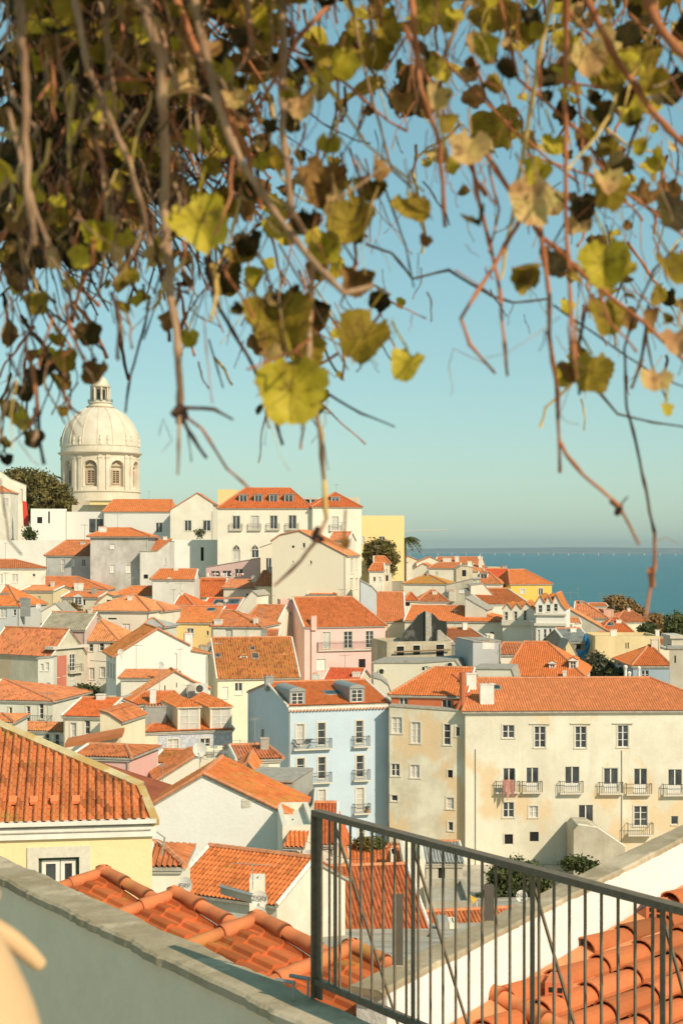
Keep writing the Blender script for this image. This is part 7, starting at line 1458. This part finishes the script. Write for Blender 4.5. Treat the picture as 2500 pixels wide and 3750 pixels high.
# overhead canopy that shades part of the curtain
for i in range(4):
    x0, x1 = zones[i][1], zones[i][2]
    for _ in range((230, 120, 60, 60)[i]):
        x = rv.uniform(x0-40, x1+40); Y = rv.uniform(1.1, 2.4); p = Vector((kx(x)*1.7, Y, CAMZ+.62+rv.uniform(0, .35)))
        leafmesh(fol[i], p, rv.uniform(.05, .09), Vector((rv.gauss(0, .5), rv.gauss(0, .5), 1)), Vector((rv.gauss(0, 1), rv.gauss(0, 1), 0)), MATL.index(rv.choice('oobdy')), .3)
for i in range(4):
    f_ = fol[i].build('foliage', [VL[c] for c in MATL], roots[i], True); f_['kind'] = 'stuff'
    t_ = tw_[i].build('twigs', [VS[c] for c in MATS_], roots[i], True); t_['kind'] = 'stuff'
# curled tendrils
for pts in ([(1125, 800-300+340), (1040, 800), (1030, 840), (1040, 890), (1035, 910)], [(1320, 860), (1285, 950), (1300, 970), (1330, 975)], [(365, 1000), (375, 960), (395, 1010), (370, 1040)], [(1500, 1245), (1530, 1235), (1560, 1250)]):
    q = MB(); stem(q, [(x, y, 1.75) for x, y in pts], (1.2, .8), 0, .5, knots=False); q.build('tendril', VS['g'], roots[zi(pts[0][0])], True)
# old pergola post behind the tangle
q = MB(); a_ = W3(95, -150, 3.2); b2 = W3(330, 215, 3.2); q.box(Vector((a_.x, 3.2, b2.z)), (b2.x-a_.x, 0, 0), (0, .3, 0), (0, 0, a_.z-b2.z+.6)); solo(q, 'pergola_beam', plain('rough_stone', (.34, .30, .24), .95, var=.4, sc=14), 'grey stone pergola beam end hidden behind the vine tangle at top left', 'beam')
# ------------------------------------------------------------------ person standing at the left edge of the frame
def skin(name, verts, edges, radii, mat, parent, sub=2, root_i=0):
    me = bpy.data.meshes.new(name); me.from_pydata([tuple(Vector(v)-parent.location) for v in verts], edges, []); o = bpy.data.objects.new(name, me); COL.objects.link(o); o.parent = parent
    o.modifiers.new('skin', 'SKIN'); sv = me.skin_vertices[0].data
    for i, r in enumerate(radii): sv[i].radius = (r, r) if not isinstance(r, tuple) else r; sv[i].use_root = (i == root_i)
    ss = o.modifiers.new('sub', 'SUBSURF'); ss.levels = sub; ss.render_levels = sub
    dg = bpy.context.evaluated_depsgraph_get(); m2 = bpy.data.meshes.new_from_object(o.evaluated_get(dg)); o.modifiers.clear(); o.data = m2; m2.name = name; m2.materials.clear(); m2.materials.append(mat)
    m2.polygons.foreach_set('use_smooth', [True]*len(m2.polygons)); return o
M_SKIN, n_, l_, b_s = newmat('skin'); b_s.inputs['Roughness'].default_value = .55; b_s.inputs['Subsurface Weight'].default_value = .15; b_s.inputs['Subsurface Radius'].default_value = (.02, .008, .004); b_s.inputs['Subsurface Scale'].default_value = .5
l_.new(ramp(n_, l_, noise_tex(n_, l_, mapped(n_, l_, (1, 1, 1)), 18, 4), [(.3, (.60, .38, .19)), (.7, (.66, .43, .22))]), b_s.inputs['Base Color'])
use('P'); Yp = 1.25
per = thing('person', 'person at the bottom left edge reaching a bare finger past a bare forearm', 'person', (-.72, 1.15, 58.35))
def hp(x, y, Y=Yp): return W3(x, y, Y)
# body, head and both arms as one surface; only the hand and forearm reach into the frame
pel = Vector((-.80, 1.12, 59.25)); vb = [pel, pel+Vector((0, 0, .22)), pel+Vector((.0, 0, .45)), pel+Vector((0, .0, .56)), pel+Vector((0, .01, .66)), pel+Vector((.02, .03, .76)),
      pel+Vector((-.17, 0, .42)), pel+Vector((-.25, .08, .15)), pel+Vector((-.14, .25, .02)),
      pel+Vector((.17, .0, .43))]
wrist = hp(-300, 3190, 1.22); elbow = Vector((-.52, .96, 59.42))
vb += [elbow, wrist, hp(-175, 3290, 1.23)]
vb += [pel+Vector((-.09, 0, -.12)), pel+Vector((-.10, .02, -.45)), pel+Vector((-.11, 0, -.84)), pel+Vector((-.11, .12, -.88)), pel+Vector((.09, 0, -.12)), pel+Vector((.10, .02, -.45)), pel+Vector((.11, 0, -.84)), pel+Vector((.11, .12, -.88))]
ed = [(0, 1), (1, 2), (2, 3), (3, 4), (4, 5), (2, 6), (6, 7), (7, 8), (2, 9), (9, 10), (10, 11), (11, 12), (0, 13), (13, 14), (14, 15), (15, 16), (0, 17), (17, 18), (18, 19), (19, 20)]
ra = [.13, .12, .12, .055, .075, .085, .06, .042, .03, .06, .045, .030, .036, .09, .06, .045, .03, .09, .06, .045, .03]
# hand: index finger pointing into view, the others curled back, thumb at the side
knk = 12; base = vb[12]
def finger(pts, rs):
    global vb, ed, ra
    i0 = len(vb); vb += pts; ra += rs; ed.append((knk, i0)); ed.extend((i0+k, i0+k+1) for k in range(len(pts)-1))
finger([hp(-60, 3385, 1.245), hp(40, 3440, 1.25), hp(110, 3500, 1.255), hp(158, 3547, 1.26)], [.0105, .0092, .0082, .0062])
finger([hp(-90, 3440, 1.22), hp(-60, 3500, 1.2), hp(-100, 3540, 1.19)], [.010, .009, .008])
finger([hp(-130, 3460, 1.2), hp(-110, 3520, 1.18), hp(-150, 3550, 1.17)], [.010, .009, .008])
finger([hp(-190, 3460, 1.18), hp(-170, 3510, 1.165), hp(-200, 3540, 1.16)], [.009, .008, .007])
finger([hp(-110, 3230, 1.26), hp(-40, 3270, 1.28), hp(-20, 3310, 1.285)], [.011, .010, .008])
skin('body', vb, ed, ra, M_SKIN, per)
# second forearm, close to the lens, filling the corner
vb2 = [hp(-380, 4500, .95), hp(-160, 4050, .97), hp(-95, 3780, .985), hp(-160, 3520, 1.0), hp(-230, 3300, 1.01)]
skin('forearm', vb2, [(0, 1), (1, 2), (2, 3), (3, 4)], [.072, .066, .052, .036, .028], M_SKIN, per)
q = MB(); hd = pel+Vector((.02, .02, .83)); q.lathe(hd, [(0, .10), (.06, .085), (.095, .03), (.10, -.03), (.085, -.09), (.06, -.11)], 0, 16); q.build('hair', plain('brown_hair', (.07, .04, .02), .7), per, True)
q = MB(); q.lathe(pel+Vector((0, 0, -.05)), [(.16, -.5), (.155, -.2), (.15, 0), (.14, .2), (.15, .38), (.12, .47), (.07, .52)], 0, 20); q.build('dress', plain('linen_dress', (.62, .52, .38), .9), per, True)
# ------------------------------------------------------------------ thin sea haze
q = MB(); q.box((-14000, -300, -2), (28000, 0, 0), (0, 24500, 0), (0, 0, 160)); hz = q.build('haze', bpy.data.materials.new('haze')); hz['kind'] = 'stuff'
hm = hz.data.materials[0]; hm.use_nodes = True; hn = hm.node_tree.nodes; hn.clear(); pv = hn.new('ShaderNodeVolumePrincipled'); ho = hn.new('ShaderNodeOutputMaterial')
pv.inputs['Density'].default_value = 3.2e-5; pv.inputs['Color'].default_value = (.80, .86, .88, 1); pv.inputs['Anisotropy'].default_value = .3; hm.node_tree.links.new(pv.outputs[0], ho.inputs['Volume'])
